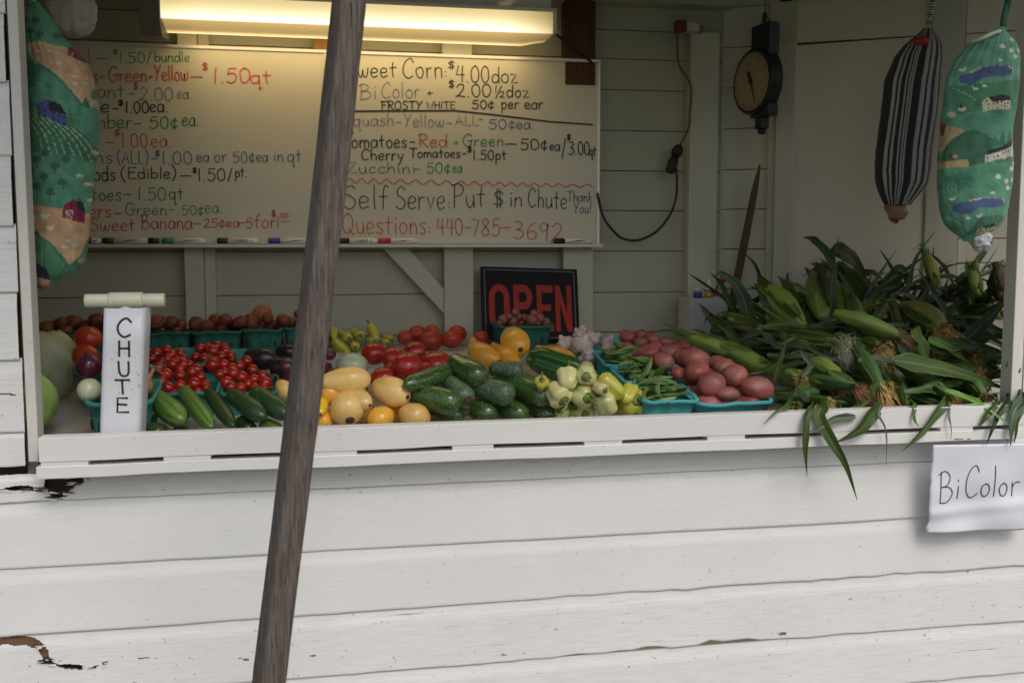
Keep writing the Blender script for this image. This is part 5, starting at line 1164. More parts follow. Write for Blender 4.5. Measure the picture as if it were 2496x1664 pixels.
onion(216, 893, 31, .26, K['onion_r'], 'dark red onion on top of the white one', (-.2, .5, .6), .4, 0, 1)
onion(218, 950, 29, .14, K['onion_w'], 'white onion with greenish base in the teal basket', (0, .35, -1), .05, 0, 2)
onion(348, 938, 25, .15, K['onion_y'], 'yellow onion with dry neck beside the chute', (.55, .1, .8), .85, 0, 3)
onion(345, 884, 19, .26, K['onion_r'], 'purple onion with hanging dry roots past the chute', (-.9, .1, .3), .3, 16, 4)
onion(285, 945, 30, .17, K['onion_w'], 'white onion hidden behind the chute tube', (.2, .3, .9), .2, 0, 5)
onion(280, 895, 30, .24, K['onion_r'], 'red onion hidden behind the chute tube', (.2, .3, .9), .2, 0, 6)

# ================================================================== cherry tomatoes in four baskets
CG = 'baskets of cherry tomatoes'
basket_px(380, 528, 957, .30, 'teal', 'teal basket of cherry tomatoes behind the light green cucumber', seed=21, group=CG, d=.145)
basket_px(536, 672, 958, .31, 'teal', 'teal basket of cherry tomatoes beside the eggplants', seed=22, group=CG, d=.145)
basket_px(352, 500, 888, .50, 'teal', 'teal cherry tomato basket in the second row close to the chute', seed=23, group=CG, d=.145)
basket_px(508, 632, 889, .50, 'teal', 'teal cherry tomato basket in the second row by the big eggplant', seed=24, group=CG, d=.145)
cme = None
ct_sets = (('in the basket behind the light green cucumber', .335, [(1160, 780, 56), (1122, 840, 48), (1175, 892, 58), (1272, 792, 52), (1275, 872, 50), (1330, 908, 44), (1388, 858, 60), (1412, 742, 52), (1440, 805, 46), (1370, 762, 46), (1480, 865, 42), (1490, 898, 46), (1300, 700, 52), (1212, 700, 50), (1272, 738, 44), (1350, 700, 40), (1095, 728, 50), (1225, 935, 38), (1420, 920, 36)]),
    ('in the basket beside the eggplants', .345, [(1540, 702, 62), (1632, 702, 48), (1700, 730, 48), (1600, 782, 44), (1710, 775, 54), (1780, 805, 56), (1760, 712, 46), (1820, 672, 50), (1870, 745, 50), (1655, 850, 58), (1692, 885, 48), (1772, 892, 46), (1880, 822, 48), (1952, 790, 46), (1885, 892, 46), (1975, 852, 58), (1960, 895, 42), (1640, 760, 42), (1830, 860, 42)]),
    ('in the second row basket close to the chute', .53, [(1080, 612, 52), (1165, 582, 48), (1272, 612, 46), (1202, 622, 46), (1170, 655, 46), (1290, 655, 52), (1040, 655, 46), (1010, 600, 40), (1240, 668, 40), (1120, 680, 40)]),
    ('in the second row basket by the big eggplant', .53, [(1440, 570, 46), (1398, 640, 44), (1470, 648, 46), (1540, 590, 56), (1575, 552, 48), (1610, 638, 52), (1690, 625, 42), (1645, 590, 46), (1700, 662, 34), (1500, 560, 40), (1560, 670, 40), (1630, 560, 40)]))
for wh, Y, lst in ct_sets:
    for i, (x, y, r) in enumerate(lst):
        px, py = A_(x, y); c = P(px, py, Y+.10*(1-(y-min(q[1] for q in lst))/max(1, max(q[1] for q in lst)-min(q[1] for q in lst)))); rr = r*.2976*mpp(c)
        if cme is None:
            o = round_thing('cherry_tomato', K['cherry'], (0, 0, 0), 1.0, (0, 0, 1), .96, 1, 3, 0, 0, .03, 2, seg=20, rows=14); cme = o.data; bpy.data.objects.remove(o)
        o = bpy.data.objects.new('cherry_tomato', cme); COL.objects.link(o); o.location = tuple(c); o.scale = (rr,)*3; o.rotation_euler = (random.uniform(0, 6), random.uniform(0, 6), random.uniform(0, 6))
        tag(o, 'shiny red cherry tomato '+wh, 'cherry tomato', 'cherry tomatoes '+wh)

# ================================================================== cucumbers
CUG = 'cucumbers along the front of the counter'
for i, (x0, y0, x1, y1, r, h0, h1, mt, lb) in enumerate((
    (1085, 985, 1300, 1165, 104, .085, .075, 'cuke_l', 'plump light green cucumber next to the chute'),
    (1330, 950, 1535, 1215, 78, .085, .07, 'cuke_l', 'long two tone cucumber beside the plump light green one'),
    (1530, 960, 1710, 1205, 66, .085, .07, 'cuke', 'slim dark cucumber in the middle of the row'),
    (1730, 975, 1965, 1135, 92, .09, .08, 'cuke', 'thick dark cucumber with scratched end'),
    (1920, 950, 2160, 1120, 92, .10, .085, 'cuke', 'dark cucumber running behind the leaning pole'),
    (1030, 1240, 1160, 1290, 90, .045, .035, 'cuke', 'dark cucumber half sunk behind the ledge by the chute'),
    (1240, 1245, 1360, 1280, 62, .045, .035, 'cuke', 'dark cucumber under the two tone one'),
    (1780, 1170, 1870, 1270, 72, .05, .035, 'cuke', 'dark cucumber under the thick scratched one'),
    (1970, 1190, 2110, 1260, 66, .05, .04, 'cuke_l', 'yellow green cucumber low beside the pole'),
    (1020, 1060, 1075, 1130, 58, .07, .06, 'cuke', 'small dark cucumber behind the plump light one'))):
    a = PT(*A_(x0, y0), h0); b = PT(*A_(x1, y1), h1); d = (b-a)
    long_thing('cucumber', K[mt], a-d*.25, b, r*.2976*mpp(b), sh_cuke, None, i*1.3, 22, 26, lb, 'cucumber', CUG, 0, 0, .035)

# ================================================================== eggplants
for i, (x0, y0, x1, y1, Y0, Y1, r, lb) in enumerate(((1800, 640, 2060, 660, .50, .46, 92, 'large dark eggplant behind the cherry tomatoes'), (2060, 590, 2230, 600, .60, .58, 66, 'dark eggplant beyond the large one'), (2010, 720, 2240, 740, .42, .40, 96, 'glossy dark eggplant touching the pole'), (2380, 770, 2560, 800, .44, .44, 70, 'dark eggplant on the other side of the pole'))):
    a = P(*A_(x0, y0), Y0); b = P(*A_(x1, y1), Y1); long_thing('eggplant', K['eggplant'], a, b, r*.2976*mpp(a), sh_cuke, None, i, 24, 22, lb, 'eggplant', 'eggplants in the middle of the counter')
for i, (px, py, r, Y, rt, lb) in enumerate(((716, 922, 26, .33, 14, 'purple onion with pale hairy roots beside the pole'), (776, 905, 30, .38, 0, 'dark purple onion showing past the pole'), (700, 895, 22, .40, 12, 'purple onion behind the hairy rooted one'))):
    e = onion(px, py, r, Y, K['onion_r'], lb, (.9, .2, .5), .2, rt, 20+i); e['group'] = 'purple onions in the middle of the counter'
c = P(803, 864, .60); o = round_thing('onion', K['onion_r'], c, 16*mpp(c), (0, 0, 1), .9, label='pale purple onion below the shelf by the pole', cat='onion')

# ================================================================== front tomatoes
for i, (x, y, r, Y, el, lb) in enumerate(((832, 712, 121, .50, .88, 'dark red tomato, first of the front heap beside the pole side'), (1030, 765, 132, .42, .86, 'red tomato with soft highlight behind the front one'), (1212, 700, 116, .50, .88, 'red tomato rearmost in the front heap'), (1150, 832, 152, .34, .86, 'big bright red tomato foremost in the heap'),
    (1430, 800, 152, .42, .72, 'red tomato half covered by zucchini'), (905, 940, 118, .32, .80, 'deep red tomato at the bottom behind yellow squash'), (1330, 790, 90, .48, .85, 'red tomato wedged behind the foremost one'), (1030, 890, 130, .38, .8, 'dark red tomato in shade under the heap'), (1330, 880, 110, .40, .8, 'dark red tomato in shade behind the zucchini'))):
    if i == 0: lb = 'dark red tomato at the end of the heap above yellow squash'
    c = P(*Bc(x, y), Y); rr = r*.2551*mpp(c); e = empty('tomato', tuple(c), lb, 'tomato', 'heap of ripe tomatoes in the middle')
    o = round_thing('body', K['tomato'], (0, 0, 0), rr, (.4*math.sin(i*2.3), -.3, 1), el, 1, i*3.3, 5, .05, .05, 2, seg=30, rows=20); o.parent = e
    m = MB(); a = np.array([.4*math.sin(i*2.3), -.3, 1.0]); a /= np.linalg.norm(a); p = a*rr*el
    for q in range(5):
        t = 2*math.pi*q/5; _, u, w = frame_of(a); d = math.cos(t)*u+math.sin(t)*w; s = math.cos(t+1.57)*u+math.sin(t+1.57)*w
        m.add([p-a*.001+s*.0025, p-a*.001-s*.0025, p+d*rr*.42-a*.0045, p+d*rr*.40+a*.001], [(0, 1, 2), (0, 2, 3), (1, 3, 2), (0, 3, 1)])
    me = bpy.data.meshes.new('calyx'); me.from_pydata(m.v, [], m.f); me.materials.append(K['pepstem']); o = bpy.data.objects.new('calyx', me); COL.objects.link(o); o.parent = e
c = P(*Bc(622, 830), .36); round_thing('green_tomato', K['pale_tom'], c, 150*.2551*mpp(c), (0, 0, 1), .84, 1, 4, 5, .05, .04, 2, 'pale green tomato behind the pale yellow squash', 'tomato')

# ================================================================== yellow squash
SG = 'pale yellow squash heaped at the front'
def PB(x, y, h): return PT(*Bc(x, y), h)
for i, (x0, y0, h0, x1, y1, h1, r, sh, mt, lb) in enumerate((
    (360, 985, .125, 800, 945, .13, 132, sh_fat, 'squash', 'pale yellow squash topmost in the heap with narrow neck to the pole'),
    (860, 1030, .10, 1150, 1125, .10, 150, sh_fat, 'squash', 'egg shaped yellow squash with black scar beside the zucchini'),
    (560, 1090, .09, 790, 1205, .085, 108, sh_fat, 'squash', 'small yellow squash wedged in the centre of the heap'),
    (400, 1075, .10, 440, 1170, .085, 112, sh_fat, 'squash_o', 'orange yellow squash with scar next to the bright yellow one'),
    (560, 1180, .08, 600, 1350, .055, 172, sh_fat, 'squash', 'fat yellow squash in front with large brown stem scar'),
    (860, 1320, .055, 990, 1400, .04, 152, sh_fat, 'squash_o', 'deep yellow squash low behind the ledge'),
    (1120, 1270, .06, 1330, 1375, .05, 148, sh_fat, 'squash', 'cream yellow squash lowest next to the zucchini'),
    (320, 1300, .05, 370, 1400, .04, 100, sh_fat, 'squash_o', 'yellow squash edge at the foot of the pole side'),
    (330, 1000, .10, 320, 1290, .07, 78, sh_cuke, 'squash_y', 'bright lemon yellow squash standing against the pole'),
    (-40, 1030, .09, 40, 1110, .08, 88, sh_fat, 'squash', 'yellow squash showing past the far edge of the pole'),
    (700, 1230, .05, 820, 1260, .045, 130, sh_fat, 'squash_o', 'yellow squash in shade between the two lowest'),
    (1010, 1240, .05, 1100, 1250, .045, 130, sh_fat, 'squash_o', 'yellow squash in shade beneath the egg shaped one'),
    (620, 1020, .07, 760, 1040, .07, 120, sh_fat, 'squash', 'yellow squash in shade beneath the topmost one'))):
    a = PB(x0, y0, h0); b = PB(x1, y1, h1); d = b-a
    ext = .5 if np.linalg.norm(d) < .06 else .1
    long_thing('yellow_squash', K[mt], a-d*ext-np.array([0, -.0, 0]), b, r*.2551*mpp(b)*.97, sh, None, i*1.7, 26, 26, lb, 'squash', SG, 0, 0, .06, 'blossom_scar', .27 if i == 4 else .15)
OG_ = 'orange yellow crookneck squash on the counter'
for i, (p0, p1, mid, r, sh, sc_, lb) in enumerate((
    ((1150, 825, .20, .56), (1216, 882, .14, .44), (1166, 858, .0, .50), 30, sh_squash, True, 'crookneck squash with bent neck pointing up'),
    ((1200, 838, .19, .55), (1262, 893, .13, .42), None, 25, sh_squash, True, 'slim crookneck squash beside the bent one'),
    ((1240, 812, .2, .58), (1269, 852, .18, .46), None, 36, sh_fat, True, 'round ended yellow squash on top above the green pepper'),
    ((1306, 846, .2, .52), (1404, 888, .12, .40), None, 27, sh_squash, False, 'long yellow squash lying behind the green pepper'),
    ((1090, 885, .2, .50), (1130, 880, .12, .47), None, 20, sh_fat, False, 'small yellow squash glimpsed above the zucchini'))):
    a = P(p0[0], p0[1], p0[3]); b = P(p1[0], p1[1], p1[3]); md = None if mid is None else P(mid[0], mid[1], mid[3])
    long_thing('crookneck_squash', K['squash_o'], a, b, r*mpp(b), sh, md, i*2.1, 24, 26, lb, 'squash', OG_, 0, 0, .03, 'blossom_scar' if sc_ else None, .17)

# ================================================================== zucchini
ZG = 'zucchini heaped beside the yellow squash'
for i, (x0, y0, x1, y1, h0, h1, r, mt, lb) in enumerate((
    ((985), 940, 1113, 901, .13, .12, 26, 'zucchini', 'zucchini reaching up past the red tomatoes'),
    (1100, 888, 1178, 928, .15, .13, 32, 'zucchini', 'thick zucchini topmost with brown tip'),
    (985, 950, 1121, 989, .10, .085, 33, 'zucchini', 'thick zucchini lying in front with pale tip'),
    (1085, 945, 1142, 974, .11, .095, 28, 'zucchini_p', 'zucchini end with dark scar in the centre'),
    (1150, 952, 1252, 966, .11, .10, 31, 'zucchini_p', 'zucchini with silvery bloom right of centre'),
    (1240, 935, 1342, 976, .105, .085, 29, 'zucchini', 'glossy dark zucchini with pale cut tip'),
    (1195, 915, 1275, 905, .13, .13, 24, 'zucchini_p', 'dusty zucchini under the crookneck squash'),
    (1045, 1012, 1124, 1020, .05, .045, 25, 'zucchini', 'zucchini low behind the ledge next to cream squash'),
    (1130, 995, 1202, 1018, .06, .05, 30, 'zucchini', 'zucchini low in the middle with brown tip'),
    (1200, 1000, 1282, 1018, .055, .045, 29, 'zucchini', 'zucchini low under the silvery one'),
    (1285, 1005, 1345, 1018, .05, .045, 25, 'zucchini', 'zucchini low beside the pale peppers'),
    (1262, 935, 1310, 950, .10, .10, 22, 'zucchini', 'zucchini end behind the glossy dark one'),
    (1030, 985, 1150, 995, .06, .06, 26, 'zucchini', 'zucchini buried in the middle of the heap'),
    (1130, 935, 1235, 925, .08, .08, 30, 'zucchini', 'zucchini in shade beneath the topmost one'),
    (1240, 980, 1320, 985, .055, .05, 28, 'zucchini', 'zucchini in shade beneath the glossy dark one'),
    (1010, 925, 1100, 945, .08, .08, 26, 'zucchini', 'zucchini in shade under the one reaching up past the tomatoes'))):
    if i == 4: lb = 'zucchini with silvery bloom over the low ones'
    a = PT(x0, y0, h0); b = PT(x1, y1, h1); d = b-a; L = np.linalg.norm(d)
    long_thing('zucchini', K[mt], a+np.array([.1, .9, .14])*max(0, .15-L), b, r*mpp(b)*.98, sh_zuke, None, i*1.9, 26, 28, lb, 'zucchini', ZG, 0, 0, .035, 'blossom_scar' if i in (0, 1, 2, 3, 4, 5, 8) else None, [.2, .18, .16, .40, .14, .26, 0, 0, .2][i] if i < 9 else .15)
# green pepper
a = P(1405, 905, .36); b = P(1285, 868, .44)
pepper(a+np.array([.02, 0, -.01]), b, 37*mpp(a), K['pep_g'], 'large glossy green pepper with wrinkled end', None, lobes=4, shape=sh_bell, la=.26, name='green_pepper', seed=1.0)

# ================================================================== cream peppers
WG = 'cream coloured peppers heaped at the front'
def PC(x, y, h): return PT(*Cc(x, y), h)
for i, (x0, y0, h0, x1, y1, h1, r, mt, st, lb) in enumerate((
    (570, 975, .095, 470, 840, .12, 98, 'pep_w', (-.6, -.3, -.5), 'long cream pepper pointing its stem down at the zucchini side'),
    (600, 740, .15, 600, 860, .13, 84, 'pep_w', (.2, -.2, 1), 'cream pepper on top with curled stem up'),
    (745, 785, .15, 790, 770, .145, 84, 'pep_w', (.1, -1, -.1), 'round cream pepper facing out on top of the heap'),
    (765, 955, .10, 700, 890, .11, 96, 'pep_w', (.2, -1, -.2), 'cream pepper facing out in the centre of the heap'),
    (850, 780, .14, 1050, 940, .10, 84, 'pep_y', (-1, 0, .6), 'yellow green pepper lying across the back of the heap'),
    (1110, 860, .11, 1060, 980, .09, 66, 'pep_y', (.3, 0, 1), 'small yellow pepper next to the peas'),
    (870, 915, .11, 940, 1080, .06, 88, 'pep_w', (-1, -.3, .5), 'blocky cream pepper standing with curled stem'),
    (1160, 960, .09, 1060, 1080, .05, 112, 'pep_y', (.5, 0, 1), 'wide yellow green pepper beside the pea basket'),
    (540, 1040, .06, 600, 1090, .05, 68, 'pep_w', (0, 0, 1), 'cream pepper low by the zucchini'),
    (740, 1080, .055, 740, 1030, .05, 74, 'pep_w', (0, -1, .1), 'cream pepper low in the middle behind the ledge'),
    (900, 890, .13, 810, 850, .13, 50, 'pep_c', (0, 0, 1), 'peach coloured small pepper in the middle'),
    (395, 800, .14, 420, 880, .12, 58, 'pep_y', (0, -.1, 1), 'yellow pepper with upright stem over the dark zucchini'),
    (640, 1000, .07, 760, 1000, .07, 92, 'pep_y', (-1, 0, .2), 'pepper in shade in the heart of the heap'),
    (900, 990, .07, 1010, 970, .07, 90, 'pep_y', (-1, 0, .2), 'pepper in shade behind the blocky cream one'))):
    a = PC(x0, y0, h0); b = PC(x1, y1, h1); d = b-a; L = np.linalg.norm(d); 
    if L < .05: b = a+d/L*.03+np.array([0, .05, .0])
    if i in (2, 3, 9): b = a+np.array([.02*(1 if i != 3 else -1), .075, .012])
    pepper(a, b, r*.3061*mpp(a)*1.06, K[mt], lb, WG, stem=st, lobes=3+(i % 2), shape=sh_bell if i in (6, 2, 3, 7) else sh_pep, la=.11, seed=i*1.1, stem_r=.12, cup=.4)

# ================================================================== garlic, pea pods, potatoes in blue baskets
BG = 'blue green baskets in two files on the counter'
XP = float(P(1637, 974, .06)[0]); XQ = float(P(1796, 978, .05)[0])
def col_basket(cx, y0, w, d, h, rimz, kind, label, seed): return basket(cx, y0+d/2, rimz-h, w, d, h, kind, label, TT, 0, seed, BG)
rz0 = float(P(1637, 974, .06)[2]); wP = X(1704, 974, .06)-X(1570, 974, .06)
col_basket(XP, .06, wP, .125, .085, rz0, 'blue', 'blue green basket of pea pods at the front', 31)
col_basket(XP-.005, .195, wP, .125, .085, rz0+.028, 'blue', 'blue green basket of pea pods, middle of its file', 32)
col_basket(XP-.010, .33, wP, .125, .085, rz0+.052, 'blue', 'blue green basket of pea pods next to the garlic', 33)
col_basket(XP-.015, .465, wP*1.15, .14, .085, rz0+.075, 'blue', 'blue green basket of garlic', 34)
rz1 = float(P(1796, 980, .05)[2]); wQ = X(1890, 978, .05)-X(1702, 978, .05)
col_basket(XQ, .05, wQ, .16, .09, rz1, 'blue', 'blue green basket of large red potatoes at the front', 35)
col_basket(XQ-.015, .22, wQ*.95, .16, .09, rz1+.032, 'blue', 'blue green basket of red potatoes, middle of its file', 36)
col_basket(XQ-.03, .39, wQ*.95, .16, .09, rz1+.062, 'blue', 'blue green basket of red potatoes, rearmost of its file', 37)
def pod_mesh():
    n, m = 14, 8; V = np.zeros((n, m, 3))
    for i in range(n):
        v = i/(n-1); L = .075; wv = .0085*math.sin(math.pi*min(1, max(.02, v)))**.6; tv = .0028*(math.sin(math.pi*v)**.5+.1)+.0012*abs(math.sin(v*math.pi*6))*math.sin(math.pi*v)
        cy = .010*math.sin(math.pi*v)
        for k in range(m):
            a = 2*math.pi*k/m; V[i, k] = (L*(v-.5), cy+wv*math.cos(a), tv*math.sin(a))
    m_ = MB(); me = body_mesh('pod', V); return me
podm = pod_mesh(); podm.materials.append(K['pod']); podm.polygons.foreach_set('use_smooth', [True]*len(podm.polygons))
rp = random.Random(5)
for bi, (y0, dz, wh, npod) in enumerate(((.06, 0, 'in the front pea basket', 44), (.195, .028, 'in the middle pea basket', 40), (.33, .052, 'in the pea basket next to the garlic', 40))):
    for i in range(npod):
        o = bpy.data.objects.new('pea_pod', podm); COL.objects.link(o); k = rp.uniform(.75, 1.05); o.scale = (k, k, k)
        lay = i/npod; x = rp.uniform(-.30, .30)*wP*(1.15-.55*lay); y = y0+.0625+rp.uniform(-.045, .045)*(1.2-.5*lay)
        z = rz0+dz-.012+.040*lay*(1-abs(x)/wP)+TS*(y-y0)*.9
        up_ = .5 if rp.random() < .14 else .12
        o.location = (XP-.005*bi+x, y, z+(.014 if up_ > .4 else 0)); o.rotation_euler = (rp.uniform(-1.2, 1.2), rp.gauss(0, up_), rp.uniform(0, 6.28))
        tag(o, 'flat green pea pod '+wh, 'pea pod', 'pea pods '+wh)
for (by, bz, n_, wh) in ((.05, rz1, 12, 'front'), (.22, rz1+.032, 8, 'middle')):
    for i in range(n_):
        x = XQ-(.0 if wh == 'front' else .015)+(-.055+.055*(i % 3))*.9; y = by+.045+.036*(i//3); z = bz-.034+TS*(y-by)+(.010 if wh == 'front' else 0)
        round_thing('potato', K['potato'], (x, y, z), .031, (1, .3*math.sin(i), .2), 1.15, 1, i*1.9, 0, 0, .2, 2.1, 'red potato deep in the %s basket of the file beside the corn' % wh, 'potato', 'red potatoes deep in the baskets', seg=18, rows=14)
PG = (('front', 'large red potatoes in the front basket', [(2110, 870, 142, 95, .09), (1745, 840, 122, 100, .10), (1872, 918, 104, 62, .08), (1932, 772, 106, 100, .15), (1850, 712, 96, 90, .19), (1632, 742, 106, 96, .16), (1612, 642, 130, 96, .23), (1790, 662, 78, 70, .22), (1478, 752, 66, 60, .18), (1990, 850, 60, 60, .15)]),
      ('middle', 'red potatoes in the middle basket', [(1365, 655, 90, 72, .23), (1240, 590, 96, 80, .30), (1412, 592, 92, 80, .31), (1505, 622, 72, 66, .28), (1180, 600, 60, 60, .32), (1530, 660, 60, 50, .26)]),
      ('rear', 'red potatoes in the rearmost basket', [(1075, 460, 66, 60, .46), (1190, 450, 62, 52, .48), (1272, 482, 62, 56, .44), (1180, 512, 64, 50, .43), (1380, 512, 66, 50, .44), (1532, 490, 50, 45, .48), (1532, 540, 62, 48, .42), (1112, 590, 62, 40, .40), (1070, 540, 58, 42, .42), (1300, 540, 56, 50, .40), (1450, 550, 55, 45, .40), (1120, 510, 50, 46, .47)]))
plab = {(0, 0): 'large red potato at the near corner of the front basket', (0, 1): 'earthy red potato foremost beside the peas', (0, 2): 'small bright red potato low at the basket rim', (0, 3): 'red potato with eyes beside the corn leaves', (0, 6): 'largest red potato at the rear of the front basket', (0, 4): 'red potato in the middle of the front basket', (0, 5): 'red potato behind the earthy one', (0, 7): 'small red potato behind the middle one', (0, 8): 'dark small red potato against the basket wall', (0, 9): 'red potato wedged low between two big ones', (1, 0): 'smooth light red potato nearest the peas divider'}
for bi, (wh, g_, lst) in enumerate(PG):
    for i, (x, y, rx, ry, Y) in enumerate(lst):
        px, py = Cc(x, y); c = P(px, py, Y); r = .3061*mpp(c)
        lb = plab.get((bi, i), 'red potato in the %s basket of the file beside the corn' % wh)
        o = round_thing('potato', K['potato'], c, ry*r*.98, (1, .15*math.sin(i*2), -.18*math.cos(i*3)), rx/ry*1.0, 1.0, i*2.3+bi, 0, 0, .22, 2.1, lb, 'potato', g_, seg=24, rows=18)
def garlic(px, py, rpx, Y, label, tiltv, seed):
    c = P(px, py, Y); r = rpx*mpp(c); e = empty('garlic_bulb', tuple(c), label, 'garlic', 'garlic bulbs in their basket')
    a = np.array(tiltv, float); a /= np.linalg.norm(a); rows = 22; seg = 40; th = 2*np.pi*np.arange(seg)/seg; _, u, w = frame_of(a); V = np.zeros((rows, seg, 3))
    for i in range(rows):
        v = i/(rows-1); z = -.8+v*2.0; rr = math.sqrt(max(0, 1-(abs(z+.1)/.95)**2.2)) if z < .6 else 0
        nk = (.17+.62*math.exp(-(z-.42)*3.4)) if z > .3 else 0; q = max(rr, min(1, nk)) if z > -.78 else .25
        if v == 1: q = .12
        f = 1+.13*(np.abs(np.sin(4*th+seed))-.5)*max(0, 1-abs(z)/1.0); V[i] = a*r*z*.9+(np.cos(th)[:, None]*u+np.sin(th)[:, None]*w)*(r*max(.03, q)*f*(1+.05*noise3(np.stack([np.cos(th)*2+seed, np.sin(th)*2, np.full(seg, z*2)], -1))))[:, None]
    me = body_mesh('bulb', V); me.materials.append(K['garlic']); me.polygons.foreach_set('use_smooth', [True]*len(me.polygons)); o = bpy.data.objects.new('bulb', me); COL.objects.link(o); o.parent = e
    m = MB(); rr = random.Random(seed)
    for k in range(14):
        p = -a*r*.72; d1 = -a+np.array([rr.uniform(-1, 1), rr.uniform(-1, 1), rr.uniform(-1, 1)])*.8; m.tube([p, p+d1*r*.25, p+d1*r*rr.uniform(.4, .7)+np.array([0, 0, -.003])], .0006, 4)
    me = bpy.data.meshes.new('roots'); me.from_pydata(m.v, [], m.f); me.materials.append(K['roots']); o = bpy.data.objects.new('roots', me); COL.objects.link(o); o.parent = e
for i, (x, y, r, Y, tv, lb) in enumerate(((578, 512, 72, .52, (-.5, .2, .8), 'garlic bulb at the sign side of the basket'), (720, 520, 84, .49, (.3, -.2, 1), 'large garlic bulb in the centre facing out'), (690, 440, 56, .54, (-.6, 0, .9), 'garlic bulb behind the large one'), (800, 470, 66, .53, (.7, -.1, .5), 'garlic bulb leaning on the large one'), (925, 510, 70, .52, (.4, 0, 1), 'garlic bulb upright at the potato side'), (935, 590, 82, .47, (-.4, .4, -.5), 'garlic bulb upside down with roots showing'), (760, 612, 76, .47, (-.9, 0, -.3), 'garlic bulb lying low at the basket rim'), (720, 395, 34, .56, (.2, 0, 1), 'small garlic bulb on top'))):
    garlic(*Cc(x, y), r*.3061, Y, lb, tv, i*3)
# ================================================================== printed cloth bag holders
class Canvas:
    def __init__(s, x0, y0, w, h, col): s.x0, s.y0 = x0, y0; s.a = np.ones((h*2, w*2, 3))*np.array(col); s.YY, s.XX = np.mgrid[0:h*2, 0:w*2]; s.XX = x0+s.XX/2+.25; s.YY = y0+s.YY/2+.25
    def put(s, mask, col, op=1.0): s.a[mask] = s.a[mask]*(1-op)+np.array(col)*op
    def ell(s, cx, cy, rx, ry, col, ang=0, op=1.0, rough=0.0):
        c, q = math.cos(rad(ang)), math.sin(rad(ang)); dx, dy = s.XX-cx, s.YY-cy; u, v = dx*c+dy*q, -dx*q+dy*c; d = (u/rx)**2+(v/ry)**2
        if rough: d = d+rough*noise3(np.stack([s.XX*.5, s.YY*.5, s.XX*0+cx], -1))
        s.put(d < 1, col, op)
    def poly(s, pts, col, op=1.0):
        m = np.zeros(s.XX.shape, bool); j = len(pts)-1
        for i in range(len(pts)):
            (xi, yi), (xj, yj) = pts[i], pts[j]
            if yi != yj: m ^= ((yi > s.YY) != (yj > s.YY)) & (s.XX < (xj-xi)*(s.YY-yi)/(yj-yi)+xi)
            j = i
        s.put(m, col, op)
    def line(s, pts, w, col, dash=None, op=1.0):
        acc = 0
        for (ax, ay), (bx, by) in zip(pts[:-1], pts[1:]):
            L = math.hypot(bx-ax, by-ay)+1e-9; t = np.clip(((s.XX-ax)*(bx-ax)+(s.YY-ay)*(by-ay))/L**2, 0, 1)
            m = np.hypot(s.XX-ax-t*(bx-ax), s.YY-ay-t*(by-ay)) < w/2
            if dash: m &= (((t*L+acc) % dash[0]) < dash[1])
            acc += L; s.put(m, col, op)
    def get(s, x, y):
        i = np.clip(((y-s.y0)*2).astype(int), 0, s.a.shape[0]-1); j = np.clip(((x-s.x0)*2).astype(int), 0, s.a.shape[1]-1); return s.a[i, j]
G0, G1, G2, G3 = (.105, .315, .195), (.065, .225, .125), (.045, .16, .09), (.15, .38, .245)
TAN, TAN2, CRM = (.62, .40, .22), (.54, .30, .15), (.60, .56, .42)
def mottle(cv, k=.22, sc=.05):
    n = noise3(np.stack([cv.XX*sc, cv.YY*sc, cv.XX*0+3], -1))+.5*noise3(np.stack([cv.XX*sc*5, cv.YY*sc*5, cv.XX*0+7], -1)); cv.a *= (1+k*n)[..., None]
def L1_(x, y): return (40+x*.2297, y*.2297)
def L2_(x, y): return (40+x*.2297, 340+y*.2297)
def R1_(x, y): return (2256+x*.2041, y*.2041)
def R2_(x, y): return (2256+x*.2041, 300+y*.2041)
def tree(cv, x, y, s=11): cv.ell(x, y-s*.35, s*.72, s*.58, (.05, .10, .10), 0, .85, .9); cv.line([(x, y), (x-.5, y+s*.9)], 1.6, (.03, .06, .06))
def fir(cv, x, y, w, h, col=G1): cv.poly([(x, y-h), (x+w*.35, y-h*.4), (x+w*.5, y), (x-w*.5, y), (x-w*.35, y-h*.4)], col)
def sheep(cv, x, y, k=1.0):
    cv.ell(x, y, 7*k, 4.2*k, (.66, .64, .54), 8, 1, .3); cv.ell(x+7*k, y-2*k, 2.2*k, 2*k, (.6, .56, .46)); [cv.line([(x+q*k, y+3*k), (x+q*k, y+7*k)], 1.3, (.5, .46, .36)) for q in (-5, -2, 3, 5)]
def duck(cv, x, y, k=1.0, f=1): cv.ell(x, y, 6.5*k, 3.6*k, (.68, .68, .58)); cv.line([(x-4*f*k, y-1), (x-6*f*k, y-7*k), (x-7.5*f*k, y-8*k)], 1.8, (.68, .68, .58)); cv.line([(x-7.5*f*k, y-8*k), (x-9.5*f*k, y-8*k)], 1.2, (.6, .35, .05))
